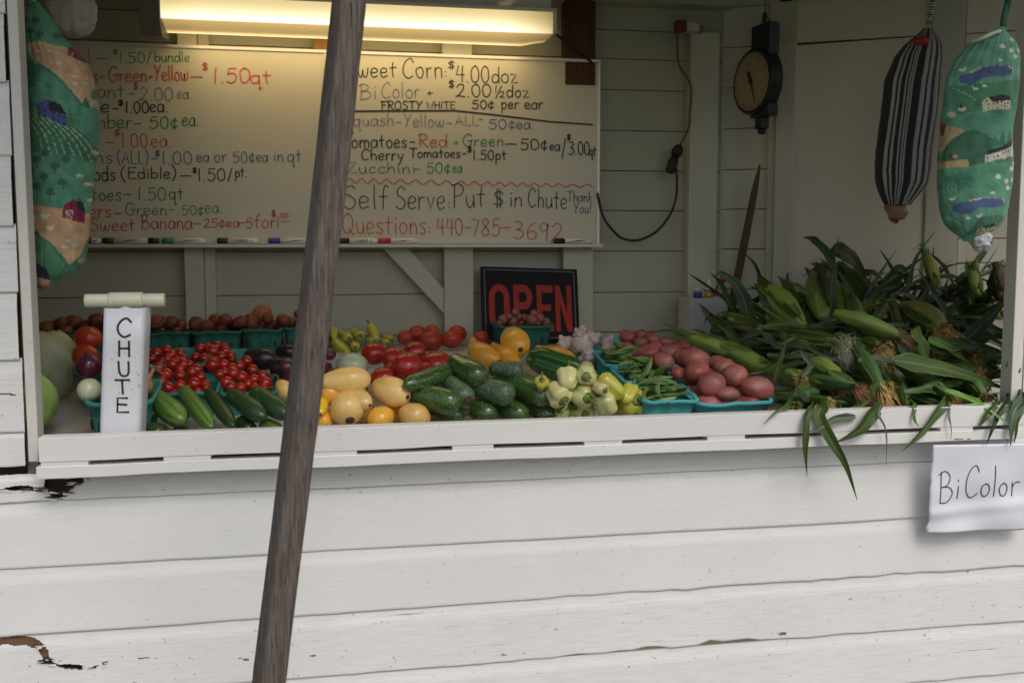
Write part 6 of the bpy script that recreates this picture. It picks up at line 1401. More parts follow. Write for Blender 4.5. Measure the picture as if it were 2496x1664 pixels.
def left_canvas():
    c = Canvas(20, -10, 240, 720, G0); Q = L1_
    c.poly([Q(40, 480), Q(200, 690), Q(330, 760), Q(330, 850), Q(0, 850), Q(0, 300)], G2)
    c.poly([Q(155, 500), Q(220, 485), Q(320, 480), Q(430, 520), Q(580, 535), Q(760, 690), Q(850, 800), Q(850, 1050), Q(740, 1145), Q(640, 1010), Q(540, 900), Q(420, 800), Q(290, 720), Q(200, 620)], TAN)
    c.ell(*Q(330, 610), 34, 18, TAN2, 20, .55, .6); c.ell(*Q(560, 760), 24, 14, TAN2, 30, .45, .6)
    c.line([Q(200, 620), Q(290, 720), Q(420, 800), Q(540, 900), Q(640, 1010), Q(740, 1145)], 7, G1, None); c.line([Q(160, 510), Q(200, 620), Q(290, 730)], 2, CRM)
    for a in ((290, 590), (415, 590), (480, 610), (520, 720)): sheep(c, *Q(*a), .95)
    for a in ((680, 850), (680, 930), (765, 920)): sheep(c, *Q(*a), .85)
    c.poly([Q(583, 500), Q(770, 690), Q(700, 670), Q(585, 620)], (.22, .02, .04)); c.poly([Q(583, 490), Q(620, 510), Q(775, 690), Q(740, 680)], (.04, .03, .04)); c.line([Q(630, 580), Q(625, 630)], 2.5, (.6, .5, .5))
    for a in ((230, 260), (180, 380), (290, 420), (460, 420), (120, 250)): tree(c, *Q(*a), 14)
    c.poly([Q(740, 1150), Q(780, 1045), Q(810, 1180)], G2); c.poly([Q(810, 1070), Q(870, 1070), Q(880, 1170), Q(810, 1160)], (.56, .46, .30))
    for a, w, h in (((300, 910), 20, 26), ((410, 990), 18, 22), ((220, 960), 22, 22), ((230, 1230), 22, 32), ((845, 1060), 14, 40), ((720, 1260), 14, 40), ((640, 1380), 20, 50)): fir(c, *Q(*a), w, h, G1)
    # blue barn
    c.poly([Q(290, 1160), Q(370, 1100), Q(430, 1140), Q(450, 1310), Q(295, 1240)], (.09, .11, .30)); c.poly([Q(430, 1200), Q(610, 1270), Q(610, 1380), Q(440, 1310)], (.08, .10, .27))
    c.poly([Q(370, 1095), Q(540, 1150), Q(615, 1265), Q(430, 1215), Q(420, 1130)], (.012, .018, .03)); c.poly([Q(470, 1105), Q(500, 1110), Q(498, 1135), Q(470, 1128)], (.3, .04, .03))
    for a in ((325, 1190), (385, 1215), (360, 1150), (325, 1245), (385, 1270), (480, 1245), (530, 1265), (585, 1285), (480, 1305), (530, 1330), (585, 1355)): c.ell(*Q(*a), 2.6, 3.4, (.02, .02, .06))
    # crop rows
    c.poly([Q(100, 1210), Q(300, 1260), Q(440, 1320), Q(600, 1390), Q(680, 1440), L2_(790, 60), L2_(840, 200), L2_(800, 260), L2_(560, 190), L2_(330, 150), L2_(100, 160)], G1)
    for k in range(8):
        x0 = 120+k*78; y0 = 1215+k*26; c.line([Q(x0, y0), Q(x0+110, y0+110), Q(x0+190, y0+230), Q(x0+240, y0+360 if k > 3 else y0+400)], 2.0, (.55, .58, .42), (16, 11)); c.line([Q(x0+30, y0+5), Q(x0+140, y0+115), Q(x0+220, y0+235), Q(x0+270, y0+360)], 3, G2)
    Q = L2_
    c.poly([Q(100, 190), Q(200, 180), Q(330, 165), Q(560, 200), Q(800, 265), Q(840, 300), Q(840, 640), Q(700, 740), Q(100, 740)], G0)
    for a in ((390, 200), (300, 265), (595, 255), (485, 330), (215, 375), (365, 435), (560, 495), (160, 490), (285, 540), (430, 595), (210, 650), (150, 200)): tree(c, *Q(*a), 15)
    c.poly([Q(100, 725), Q(250, 712), Q(400, 720), Q(560, 752), Q(780, 790), Q(770, 1060), Q(700, 1240), Q(575, 1345), Q(540, 1240), Q(440, 1150), Q(340, 1050), Q(220, 960), Q(120, 900)], TAN)
    c.ell(*Q(380, 900), 44, 24, TAN2, 14, .5, .6); c.ell(*Q(220, 860), 20, 14, TAN2, 0, .4, .6)
    for a, k in (((225, 830), 1.2), ((370, 825), 1.5), ((425, 945), 1.2), ((600, 1075), .9), ((570, 1145), 1.1), ((665, 1125), 1.0)): sheep(c, *Q(*a), k)
    c.poly([Q(565, 700), Q(655, 648), Q(690, 690), Q(755, 770), Q(745, 895), Q(545, 838)], (.24, .018, .05)); c.poly([Q(655, 645), Q(745, 680), Q(760, 780), Q(700, 760), Q(690, 690)], (.015, .02, .03)); c.ell(*Q(635, 705), 3.5, 3.5, (.03, .01, .02)); c.ell(*Q(715, 800), 3, 3, (.03, .01, .02))
    c.line([Q(590, 762), Q(655, 772), Q(635, 860), Q(578, 845), Q(590, 762)], 1.8, (.6, .5, .5)); c.line([Q(590, 765), Q(635, 855)], 1.5, (.6, .5, .5)); c.line([Q(652, 775), Q(580, 843)], 1.5, (.6, .5, .5)); c.line([Q(718, 640), Q(720, 670)], 2.5, (.03, .03, .04))
    c.line([Q(150, 950), Q(300, 1030), Q(420, 1110), Q(500, 1200), Q(560, 1280), Q(590, 1350)], 8, G1); c.poly([Q(150, 960), Q(300, 1040), Q(420, 1120), Q(520, 1250), Q(480, 1400), Q(390, 1480), Q(150, 1480)], G0); c.ell(*Q(265, 1150), 12, 14, G1, 0, 1, .6); c.ell(*Q(200, 990), 22, 9, G2, 10, 1, .4)
    c.poly([Q(170, 1300), Q(230, 1290), Q(380, 1370), Q(385, 1450), Q(180, 1400)], (.02, .03, .07)); c.poly([Q(160, 1400), Q(385, 1450), Q(380, 1500), Q(160, 1490)], (.03, .07, .05)); c.poly([Q(600, 1350), Q(690, 1240), Q(700, 1350)], G1); c.poly([Q(680, 1270), Q(760, 1255), Q(750, 1340), Q(690, 1340)], (.52, .44, .32))
    c.poly([Q(700, 1250), Q(765, 1060), Q(775, 1250)], G1)
    for a in ((720, 400), (790, 480), (850, 140), (800, 650)): sheep(c, *Q(*a), 1.0)
    mottle(c); return c
def right_canvas():
    c = Canvas(2270, 40, 230, 560, G0)
    def half(Q, y):
        c.poly([Q(260, 1050+y), Q(700, 1020+y), Q(1100, 960+y), Q(1100, 1180+y), Q(300, 1400+y)], G1); 
    Q = R1_
    c.poly([Q(200, 500), Q(1100, 300), Q(1100, 950), Q(800, 1010), Q(250, 1060)], G3, .55); half(R1_, 0)
    for Q, oy in ((R1_, 0), (R2_, 90)):
        f = lambda x, y: Q(x, y+oy)
        pond = [f(320, 960), f(340, 920), f(430, 900), f(540, 840), f(700, 815), f(850, 825), f(925, 865), f(920, 910), f(800, 945), f(640, 955), f(540, 975), f(470, 1030), f(390, 1035), f(330, 1000)] if oy == 0 else [f(240, 940), f(250, 890), f(400, 850), f(540, 815), f(650, 815), f(780, 820), f(835, 860), f(800, 910), f(640, 935), f(500, 930), f(420, 990), f(320, 1005), f(255, 980)]
        c.poly(pond, (.075, .125, .25)); c.line(pond[2:8] if oy == 0 else pond[2:7], 4.0, (.62, .58, .40), (7, 6)); c.line(pond[3:6], 5, (.06, .10, .20), None, .6)
        for a in ((750, 760), (470, 1095), (570, 1065), (360, 860)) if oy == 0 else ((660, 755), (240, 825), (395, 1055), (500, 1030)): duck(c, *f(*a), .9, 1 if a[0] % 20 else -1)
        for a in ((795, 590), (915, 635), (1060, 620), (965, 705), (950, 500)) if oy == 0 else ((735, 560), (865, 615), (975, 595), (890, 690), (950, 460), (1000, 400)): c.ell(*f(*a), 8, 5.6, (.68, .66, .56), -12, 1, .3); c.ell(f(*a)[0]+7, f(*a)[1]-4, 2, 2, (.05, .05, .05))
    Q = R1_
    c.line([Q(280, 1070), Q(380, 1150), Q(490, 1240)], 2, (.40, .50, .36), (8, 5)); c.poly([Q(620, 1170), Q(300, 1500), Q(900, 1420), Q(1100, 1170)], G1, .5)
    c.poly([Q(535, 1250), Q(600, 1195), Q(660, 1245), Q(650, 1360), Q(555, 1375)], (.62, .58, .40)); c.poly([Q(650, 1245), Q(780, 1235), Q(890, 1220), Q(895, 1325), Q(650, 1355)], (.58, .55, .38)); c.poly([Q(600, 1195), Q(770, 1165), Q(870, 1175), Q(895, 1222), Q(790, 1238), Q(655, 1250)], (.035, .02, .022))
    for a in ((590, 1235), (612, 1280), (608, 1322), (670, 1270), (717, 1262), (765, 1252), (815, 1268), (852, 1262), (812, 1308), (850, 1300), (715, 1320), (765, 1290)): c.poly([Q(a[0]-9, a[1]-12), Q(a[0]+9, a[1]-12), Q(a[0]+9, a[1]+12), Q(a[0]-9, a[1]+12)], (.07, .04, .04))
    c.ell(*Q(700, 1365), 26, 6, G1, 0, 1, .6); c.ell(*Q(340, 1325), 7, 6, (.62, .58, .5)); c.ell(*Q(336, 1300), 3, 3, (.03, .03, .03)); c.ell(*Q(255, 1385), 6, 7, (.55, .5, .42)); c.poly([Q(330, 1470), Q(560, 1350), Q(420, 1430)], G2)
    c.poly([Q(180, 1500), Q(215, 1500), R2_(365, 110), R2_(250, 200), R2_(190, 310), R2_(140, 400), R2_(140, 60)], (.50, .38, .19)); Q = R2_; c.line([Q(208, 20), Q(190, 150)], 3, (.28, .03, .03))
    c.poly([Q(370, 120), Q(480, 110), Q(600, 170), Q(720, 260), Q(600, 380), Q(560, 490), Q(400, 530), Q(380, 460), Q(160, 460), Q(180, 330), Q(260, 200)], G2)
    for k in range(7): c.line([Q(190+k*40, 430), Q(240+k*45, 300-k*10), Q(380+k*30, 170+k*12)], 1.6, G1, (9, 6))
    c.poly([Q(150, 470), Q(390, 452), Q(388, 538), Q(150, 548)], (.50, .40, .17)); c.ell(*Q(240, 410), 5, 4, (.04, .04, .04)); c.ell(*Q(270, 415), 5, 5, (.45, .28, .22))
    for a, w, h in (((700, 290), 22, 24), ((790, 280), 22, 32), ((905, 250), 22, 36), ((650, 300), 22, 20)): fir(c, *Q(*a), w, h, (.04, .18, .12))
    c.poly([Q(575, 405), Q(635, 395), Q(780, 355), Q(970, 290), Q(985, 240), Q(1010, 300), Q(1000, 400), Q(860, 450), Q(780, 470), Q(570, 492)], (.64, .62, .52)); c.poly([Q(610, 345), Q(790, 300), Q(940, 210), Q(978, 190), Q(970, 285), Q(780, 345), Q(630, 390), Q(575, 405)], (.02, .018, .022))
    for a in ((600, 438), (683, 425), (730, 415), (805, 375), (842, 362), (880, 350), (910, 340), (940, 328), (862, 438)): c.ell(*Q(*a), 2.2, 2.9, (.05, .04, .04))
    c.ell(*Q(760, 470), 22, 5, G1, -6, 1, .6); c.ell(*Q(910, 440), 8, 6, G1)
    for k in range(9): c.line([Q(290, 700), Q(290+(k-4)*26, 640-abs(k-4)*-6), Q(290+(k-4)*36, 790)], 1.5, (.03, .15, .11))
    c.ell(*Q(310, 680), 26, 16, (.04, .17, .12), 0, .6, .7); c.line([Q(287, 700), Q(292, 860)], 2, (.03, .10, .08))
    c.poly([Q(520, 1130), Q(760, 1090), Q(900, 1150), Q(600, 1260), Q(400, 1380)], G2, .7); c.poly([Q(520, 1280), Q(560, 1245), Q(620, 1265), Q(780, 1240), Q(770, 1260), Q(600, 1330), Q(545, 1335)], (.60, .55, .36)); c.poly([Q(560, 1245), Q(680, 1205), Q(790, 1215), Q(620, 1262)], (.025, .02, .02))
    for a in ((560, 1275), (590, 1295), (640, 1280), (680, 1268), (720, 1255), (560, 1310)): c.ell(*Q(*a), 2, 2, (.07, .05, .04))
    c.line([Q(220, 1130), Q(330, 1210), Q(460, 1290)], 1.8, (.36, .46, .34), (6, 4))
    mottle(c); return c
def striped_canvas():
    c = Canvas(0, 0, 100, 50, (.038, .036, .027)); f = c.XX/100
    for a, b in ((.05, .08), (.105, .135), (.195, .222), (.24, .27), (.29, .31), (.45, .52), (.575, .64), (.73, .75), (.765, .788), (.80, .822), (.87, .89), (.93, .96)): c.put((f > a) & (f < b), (.54, .52, .53))
    return c
def cloth_bag(rows, YA, cv, label, group, pleat, mode, flat=.8, name='cloth_bag_holder', tex=None):
    rows = np.array(rows, float); n, mcol = 240, 200; ys = np.linspace(rows[0, 0], rows[-1, 0], n)
    xl = np.interp(ys, rows[:, 0], rows[:, 1]); xr = np.interp(ys, rows[:, 0], rows[:, 2])
    ker = np.ones(9)/9; pad = lambda a: np.convolve(np.pad(a, 4, 'edge'), ker, 'valid'); xl, xr = pad(xl), pad(xr)
    th = 2*np.pi*np.arange(mcol)/mcol; V = np.zeros((n, mcol, 3)); Cc_ = np.zeros((n, mcol, 3)); y0 = rows[0, 0]; H_ = rows[-1, 0]-y0
    for i in range(n):
        a = P(xl[i], ys[i], YA); b = P(xr[i], ys[i], YA); ce_ = (a+b)/2; r = (b[0]-a[0])/2; u = (ys[i]-y0)/H_
        pl = pleat*(math.exp(-u/.10)+.55*math.exp(-(1-u)/.05))
        wr = 1+pl*(np.sin(th*23+2*np.sin(th*3))+.5*np.sin(th*37+u*3))*.5+.03*noise3(np.stack([np.cos(th)*2.2, np.sin(th)*2.2, np.full(mcol, u*7+YA*9)], -1))+.012*np.sin(th*5+u*9)
        wr = wr+.016*noise3(np.stack([np.cos(th)*7, np.sin(th)*7, np.full(mcol, u*26)], -1))
        V[i, :, 0] = ce_[0]+np.sin(th)*r*wr; V[i, :, 1] = YA-np.cos(th)*min(r, .075)*flat*wr; V[i, :, 2] = a[2]+(b[2]-a[2])*(.5+.5*np.sin(th))
        s = np.sin(th)
        if mode == 'frac': Cc_[i] = cv.get(np.clip(50+50*(s*.98), 0, 99), np.full(mcol, 10.))
        else: Cc_[i] = cv.get((xl[i]+xr[i])/2+s*(xr[i]-xl[i])/2, np.full(mcol, ys[i]))
    c0 = V[0].mean(0); e = empty(name, tuple(c0), label, 'bag holder', group)
    me = grid_mesh('printed_cloth', V, True); set_col(me, Cc_); link('printed_cloth', me, M['cloth'], e, True); return e, V
M['cloth'] = attr_mat('printed_cotton', .85, .35, .15)
def plastic_mat(name, col, tr=.25):
    t = NT(name); v = t.coord('Object', (1, 1, 1)); n = t.noise(v, 40, 4, .6, 1.5); t.base(t.mix(n, tuple(x*.7 for x in col), col)).set(Roughness=.38, Transmission__Weight=tr, Subsurface__Weight=.1); t.bump(n, .9, .006); return t.m
M['bagw'] = plastic_mat('crumpled_white_plastic', (.78, .77, .78), .2); M['bagp'] = plastic_mat('peach_plastic', (.50, .27, .16), .15); M['bagl'] = plastic_mat('lilac_white_plastic', (.80, .74, .72), .4)
def crumple(name, c, rx, ry, rz, mat, parent, seed, n=30, m=36, amp=.22):
    V = np.zeros((n, m, 3)); th = 2*np.pi*np.arange(m)/m
    for i in range(n):
        ph = math.pi*(i+.02)/(n-.96); d = np.stack([np.sin(ph)*np.cos(th), np.sin(ph)*np.sin(th), np.full(m, -np.cos(ph))], -1)
        k = 1+amp*np.abs(noise3(d*2.4+seed))*2-amp*.6+amp*.5*np.abs(noise3(d*6+seed)); V[i] = np.array(c)+d*np.array([rx, ry, rz])*k[:, None]
    me = grid_mesh(name, V, True); return link(name, me, mat, parent, True)
BHG = 'cloth bag holders hanging in the hatch'
eL, _ = cloth_bag([(6, 74, 90), (20, 70, 106), (45, 62, 124), (60, 58, 134), (90, 56, 152), (112, 55, 173), (150, 55, 208), (190, 55, 226), (240, 56, 235), (300, 58, 243), (370, 60, 239), (400, 60, 232), (440, 62, 228), (500, 64, 220), (560, 65, 218), (610, 67, 214), (640, 70, 206), (665, 78, 180), (680, 88, 146), (687, 96, 130)], .115, left_canvas(), 'green farm print bag holder hanging by the whiteboard, with red barn', BHG, .16, 'img')
m = MB(); a = P(82, 8, .115); m.tube([a, a+np.array([-.002, .01, .05]), a+np.array([-.004, .03, .20])], .004, 6); m.build('hanging_loop', M['cream'], eL, True)
crumple('plastic_liner', P(104, 687, .105), .016, .012, .014, M['bagp'], eL, 3.3, 14, 18)
eR, _ = cloth_bag([(66, 2436, 2449), (78, 2412, 2450), (90, 2392, 2460), (102, 2368, 2470), (120, 2352, 2476), (150, 2327, 2479), (190, 2310, 2479), (240, 2305, 2474), (300, 2298, 2467), (350, 2293, 2464), (400, 2287, 2464), (450, 2285, 2462), (500, 2290, 2454), (530, 2298, 2445), (550, 2308, 2434), (566, 2326, 2414), (580, 2344, 2380), (588, 2352, 2366)], -.056, right_canvas(), 'green farm print bag holder with blue ponds beside the bright jamb', BHG, .13, 'img', .52)
m = MB()
for k in range(3): 
    a = P(2443+k*2, 66, -.056); m.tube(smooth_path([a, P(2446+k*2.5, 40, -.056+.004*k), P(2456+k*3, -4, -.052-.004*k), P(2460+k*2, -40, -.05)], 12), .005, 6)
m.build('hanging_strap', flat_mat('green_strap', (.03, .12, .07), .8, .5, 60), eR, True)
m = MB(); m.tube(smooth_path([P(2368, 103, -.075), P(2395, 93, -.095), P(2420, 82, -.09), P(2437, 76, -.075)], 14), [.004]*13+[.004]*0 if False else .0042, 6); m.build('gathered_edge', M['cream'], eR, True)
crumple('plastic_liner', P(2390, 585, -.056), .022, .02, .024, M['bagw'], eR, 8.1, 26, 30)
eS, _ = cloth_bag([(70, 2252, 2270), (82, 2240, 2277), (95, 2224, 2284), (112, 2203, 2290), (140, 2182, 2291), (200, 2161, 2286), (280, 2151, 2278), (350, 2143, 2266), (420, 2137, 2261), (445, 2139, 2257), (465, 2144, 2244), (485, 2152, 2228), (499, 2160, 2216)], .44, striped_canvas(), 'black and white striped bag holder with red patch at the neck', BHG, .10, 'frac', .75)
m = MB(); pts = smooth_path([P(2261, 72, .44), P(2265, 45, .44), P(2271, 20, .44), P(2276, -8, .44)], 24)
for i in range(0, len(pts)-1): m.tube([pts[i], pts[i+1]], .0052+.0012*math.sin(i*2), 6, i % 2, True)
m.build('hanging_strap', [M['black'], M['white']], eS)
m = MB(); crumple('red_patch', P(2245, 103, .41), .020, .022, .0125, M['red'], eS, 2.2, 14, 18, .15)
crumple('plastic_liner', P(2184, 512, .44), .027, .022, .030, M['bagp'], eS, 5.5, 22, 26)
crumple('plastic_bag', P(176, 30, .30), .050, .035, .056, M['bagl'], None, 1.5, 44, 50, .09)
o = [x for x in bpy.data.objects if x.name.startswith('plastic_bag')][0]; tag(o, 'bunched translucent white plastic bag above the farm print holder', 'plastic bag')

# ================================================================== corn
def leaf_mat():
    t = NT('corn_leaf'); a = t.node('ShaderNodeAttribute', _attribute_name='Col'); v = t.coord('Object', (1, 1, 1)); n = t.noise(v, 45, 4)
    oi = t.n.new('ShaderNodeObjectInfo'); c = t.mix(t.math('MULTIPLY', n, .45), a.outputs['Color'], (.012, .03, .012))
    hv = t.node('ShaderNodeHueSaturation', Color=c, Value=t.math('ADD', t.math('MULTIPLY', oi.outputs['Random'], .5), .78), Hue=t.math('ADD', t.math('MULTIPLY', oi.outputs['Random'], .03), .485))
    t.base(hv.outputs[0]).set(Roughness=.42, Specular__IOR__Level=.36); t.bump(n, .25, .0015)
    tr = t.n.new('ShaderNodeBsdfTranslucent'); t.l.new(hv.outputs[0], tr.inputs[0]); mx = t.n.new('ShaderNodeMixShader'); mx.inputs[0].default_value = .18
    out = t.n['Material Output']; t.l.new(t.b.outputs[0], mx.inputs[1]); t.l.new(tr.outputs[0], mx.inputs[2]); t.l.new(mx.outputs[0], out.inputs[0]); return t.m
M['leaf'] = leaf_mat(); M['silk'] = attr_mat('corn_silk', .6)
LEAFC = {'d': ((.028, .058, .011), (.06, .10, .025)), 'm': ((.065, .118, .018), (.13, .185, .05)), 'p': ((.09, .15, .09), (.24, .30, .22)), 'b': ((.14, .36, .03), (.25, .50, .07)), 'y': ((.14, .20, .035), (.24, .30, .10)), 's': ((.10, .13, .08), (.18, .20, .13))}
rl = random.Random(11)
def leaf(pts, hw, parent, shade='d', fold=.35, twist=0.0, wave=.2, wid=None, rows=None, name='leaf', nrm=None, root=.5, seed=None):
    """pts: world points from root to tip; hw: half width in metres"""
    rows = rows or max(14, 6*len(pts)); sp_ = smooth_path(pts, rows); n = len(sp_); cols = 13 if hw > .008 else 9; seed = rl.random()*50 if seed is None else seed
    V = np.zeros((n, cols, 3)); C = np.zeros((n, cols, 3)); c0, c1 = (np.array(x) for x in LEAFC[shade])
    N0 = np.array(nrm if nrm is not None else (rl.uniform(-.4, .2), -.75, rl.uniform(.2, .8)), float)
    for i in range(n):
        v = i/(n-1); t = sp_[min(i+1, n-1)]-sp_[max(i-1, 0)]; t /= np.linalg.norm(t)+1e-9
        N = N0-t*np.dot(N0, t); N /= np.linalg.norm(N)+1e-6; s = np.cross(t, N); a = twist*(v-.4); s, N = s*math.cos(a)+N*math.sin(a), N*math.cos(a)-s*math.sin(a)
        w = hw*(root+(1-root)*math.sin(min(1, v/.25)*math.pi/2))*max(0.0, 1-max(0, (v-.22)/.78)**1.25)*(1+.10*math.sin(v*21+seed*2))+.0004
        if wid is not None: w = hw*np.interp(v, *zip(*wid))+.0004
        for k in range(cols):
            x = (k-(cols-1)/2)/((cols-1)/2); off = fold*abs(x)*w+wave*w*math.sin(v*13+seed+(2 if x > 0 else 0))*abs(x)**2+.04*w*(1 if k % 2 else -1)
            V[i, k] = sp_[i]+s*x*w*(1-.12*fold)+N*off
            vein = .65+.55*(k % 2)+.25*float(noise3(np.array([v*5, k*1.7+seed, 1.])))
            C[i, k] = c0*vein if k != (cols-1)//2 else c1*1.05
            if abs(x) > .95: C[i, k] = c0*1.1+(np.array([.05, .035, .01]) if noise3(np.array([v*9, seed, 4.])) > .25 else 0)
            if v > .9 and seed % 3 < 1.2: C[i, k] = C[i, k]*.4+np.array([.10, .075, .03])*.8
    me = grid_mesh(name, V, False); set_col(me, C); return link(name, me, M['leaf'], parent, True)
SILK = {'pale': ((.45, .50, .28), (.55, .52, .36)), 'orange': ((.50, .42, .12), (.50, .19, .06)), 'brown': ((.30, .17, .06), (.20, .08, .04)), 'red': ((.42, .26, .09), (.30, .08, .045)), 'yellow': ((.55, .50, .20), (.48, .30, .09)), 'none': ((.3, .3, .1), (.2, .1, .05))}
KH = {'l': skin('light_husk', [(.25, (.16, .23, .035)), (.55, (.24, .33, .06)), (.8, (.33, .40, .10))], 6, .5, 0, ((.10, .17, .03), 24, .8, .6), None, .25, 40), 'd': skin('dark_husk', [(.25, (.025, .065, .018)), (.55, (.045, .11, .03)), (.8, (.08, .16, .05))], 6, .5, 0, ((.10, .18, .05), 24, .8, .5), None, .25, 40),
      'y': skin('yellowish_husk', [(.3, (.22, .23, .05)), (.7, (.36, .33, .10))], 6, .55, 0, ((.14, .13, .03), 24, .8, .6), None, .25, 40), 'n': skin('brown_husk', [(.3, (.08, .05, .03)), (.7, (.18, .12, .07))], 8, .7, 0, ((.25, .18, .10), 24, .8, .6), None, .4, 40)}
def corn_ear(tip, base, r, label, silk='orange', husk='d', nl=4, sl=.03, group='ears of corn in their husks', seed=0, leaves=True, shade='d', ns=120, flaps=5, cat='corn', buried=False):
    tip, base = np.array(tip, float), np.array(base, float); c = (tip+base)/2; e = empty('corn_ear', tuple(c), label, cat, group); rr = random.Random(int(seed*97+tip[0]*1000))
    ax_ = tip-base; L = np.linalg.norm(ax_); ax_ /= L; rows = 20; vs = [i/(rows-1) for i in range(rows)]; bend = np.array([rr.uniform(-1, 1), rr.uniform(-1, 1), rr.uniform(-.5, .8)])*.012
    path = [base+(tip-base)*v+bend*math.sin(math.pi*v) for v in vs]
    f = lambda v: r*((.42+.58*math.sin(min(1, v/.45)*math.pi/2)) if v < .5 else max(.16, (1-((v-.5)/.56)**2.0)**.5))
    V = body(path, f, 26, 5, .05, .12, 3.5, rr.random()*9); me = body_mesh('husk', V); link('husk', me, KH[husk], e, True)
    _, u, w = frame_of(ax_); 
    sh_ = {'l': 'y', 'd': 'm', 'y': 'y', 'n': 's'}[husk]
    for k in range(2 if buried else 4):
        a = 1.6*k+rr.uniform(-.4, .4); d = math.cos(a)*u+math.sin(a)*w; l = rr.uniform(-.01, .03)
        if d[1] > .7: continue
        leaf([base+d*r*.35, base+ax_*L*.3+d*r*.96, base+ax_*L*.6+d*r*1.03, base+ax_*L*.85+d*r*.80, tip+ax_*l+d*r*rr.uniform(.3, .7)], r*rr.uniform(.75, 1.0), e, sh_ if rr.random() < .75 else ('m' if sh_ == 'y' else 'd'), -.55, 0, .06, [(0, .5), (.2, .9), (.5, 1), (.8, .75), (1, .05)], 18, 'husk_leaf', d)
    for k in range(flaps):
        a = 2*math.pi*k/max(1, flaps)+rr.random(); d = math.cos(a)*u+math.sin(a)*w; l = rr.uniform(.02, .045); spread = rr.uniform(.15, .8)
        leaf([tip-ax_*.035+d*r*.55, tip-ax_*.008+d*r*.40, tip+ax_*l*.5+d*(r*.4+l*spread*.4), tip+ax_*l*.8+d*(r*.4+l*spread)+np.array([0, 0, -.006*rr.random()])], r*.38, e, sh_, .3, 0, .05, None, 9, 'husk_tip', d, .8)
    if silk != 'none':
        VV = []; FF = []; CC = []; c0, c1 = (np.array(x) for x in SILK[silk]); g_ = np.array([0, 0, -1.0])
        sway = np.array([rr.uniform(-1, 1), rr.uniform(-.7, .1), rr.uniform(-1, .3)])*.5
        for q in range(ns):
            a = rr.uniform(0, 6.28); d = math.cos(a)*u+math.sin(a)*w; l = (sl+.013)*rr.uniform(.5, 1.25); p = tip-ax_*.012+d*r*.22*rr.random(); dv = ax_*rr.uniform(.6, 1)+d*rr.uniform(.1, .95)+sway
            prev = None; K_ = 6; ph = rr.uniform(0, 6); b = len(VV); sw = rr.uniform(.0005, .0010); kk = np.array([rr.uniform(-1, 1), rr.uniform(-1, 1), rr.uniform(-1, 1)])
            for i in range(K_):
                t = i/(K_-1); pt = p+dv*l*t+g_*l*.75*t*t+kk*l*.22*math.sin(t*5+ph); s = np.cross(dv, [0, -1, .3]); s /= np.linalg.norm(s)+1e-6; wq = sw*(1-.6*t)
                VV += [pt+s*wq, pt-s*wq]; cc = (c0*(1-t)+c1*t)*rr.uniform(.95, 1.6); CC += [cc, cc]
            FF += [(b+2*i, b+2*i+1, b+2*i+3, b+2*i+2) for i in range(K_-1)]
        # matted core of the tuft
        nb_ = len(VV); core = body([tip-ax_*.012, tip-ax_*.004, tip+ax_*sl*.25, tip+ax_*sl*.5+sway*sl*.3], lambda v: [r*.35, r*.42, r*.36, r*.10][int(round(v*3))], 10, 0, 0, .5, 6, seed)
        VV += [tuple(x) for x in core.reshape(-1, 3)]; CC += [c0*.6+c1*.4]*40; FF += [(nb_+i*10+k, nb_+i*10+(k+1) % 10, nb_+(i+1)*10+(k+1) % 10, nb_+(i+1)*10+k) for i in range(3) for k in range(10)]
        me = bpy.data.meshes.new('silk'); me.from_pydata([tuple(x) for x in VV], [], FF); me.update(); set_col(me, np.array(CC)); link('silk', me, M['silk'], e, True)
    if leaves:
        for k in range(nl):
            a = rr.uniform(0, 6.28); d = math.cos(a)*u+math.sin(a)*w; l = rr.uniform(.12, .28); st = base+ax_*L*rr.uniform(.2, .8)+d*r*.8
            hz = ax_*rr.uniform(-.3, 1.0)+d*rr.uniform(.3, .9)+np.array([rr.uniform(-1.3, 1.3), rr.uniform(-.35, .25), rr.uniform(-.15, .45)]); hz /= np.linalg.norm(hz)
            p1 = st+hz*l*.35+np.array([0, 0, l*.03]); p2 = st+hz*l*.7+np.array([0, 0, l*rr.uniform(-.04, .04)]); p3 = st+hz*l+np.array([rr.uniform(-.03, .03), rr.uniform(-.03, .01), -l*rr.uniform(-.05, .18)])
            q = [st, p1, p2, p3]
            q = [np.array([x[0], x[1], x[2]]) for x in q]
            for z_ in q:                                     # keep leaves off the table, the wall and inside the hatch
                z_[2] = max(z_[2], tabz(z_[1])+.02); lim = 1.0-(max(0, z_[0]-1.24))*.53-.03; z_[1] = min(z_[1], lim)
                if z_[1] < -.02 and z_[2] < 1.27: z_[1] = -.02; z_[2] = max(z_[2], 1.262)
                if z_[0] > 1.50 and z_[1] < .2: z_[0] = 1.50
            if True:
                for z_ in q:
                    px_, py_ = proj(z_); yt = ys_(px_, py_)+(.012 if buried else -.012)
                    if z_[1] < yt: z_[:] = P(px_, py_, yt)
            if not buried and covers(q[1:], 20): continue
            leaf(q, rr.uniform(.007, .014), e, shade if rr.random() < .75 else rr.choice('mps'), rr.uniform(.1, .6), rr.uniform(-1.6, 1.6), .12)
    return e
def proj(p):
    v = np.array(p)-CAM; w = np.dot(v, _F); return 1248+FPX*np.dot(v, _R)/w, 832-FPX*np.dot(v, _U)/w
SILKS = [(1960,915),(2112,858),(2060,838),(2155,850),(2082,940),(2122,912),(2148,960),(1940,990),(2030,978),(2170,934),(2313,968),(2348,985),(2400,968),(2398,905),(2455,885),(2372,868),(2270,862),(2203,1000),(2335,1006),(2298,812),(2176,755),(2140,738),(2194,822)]
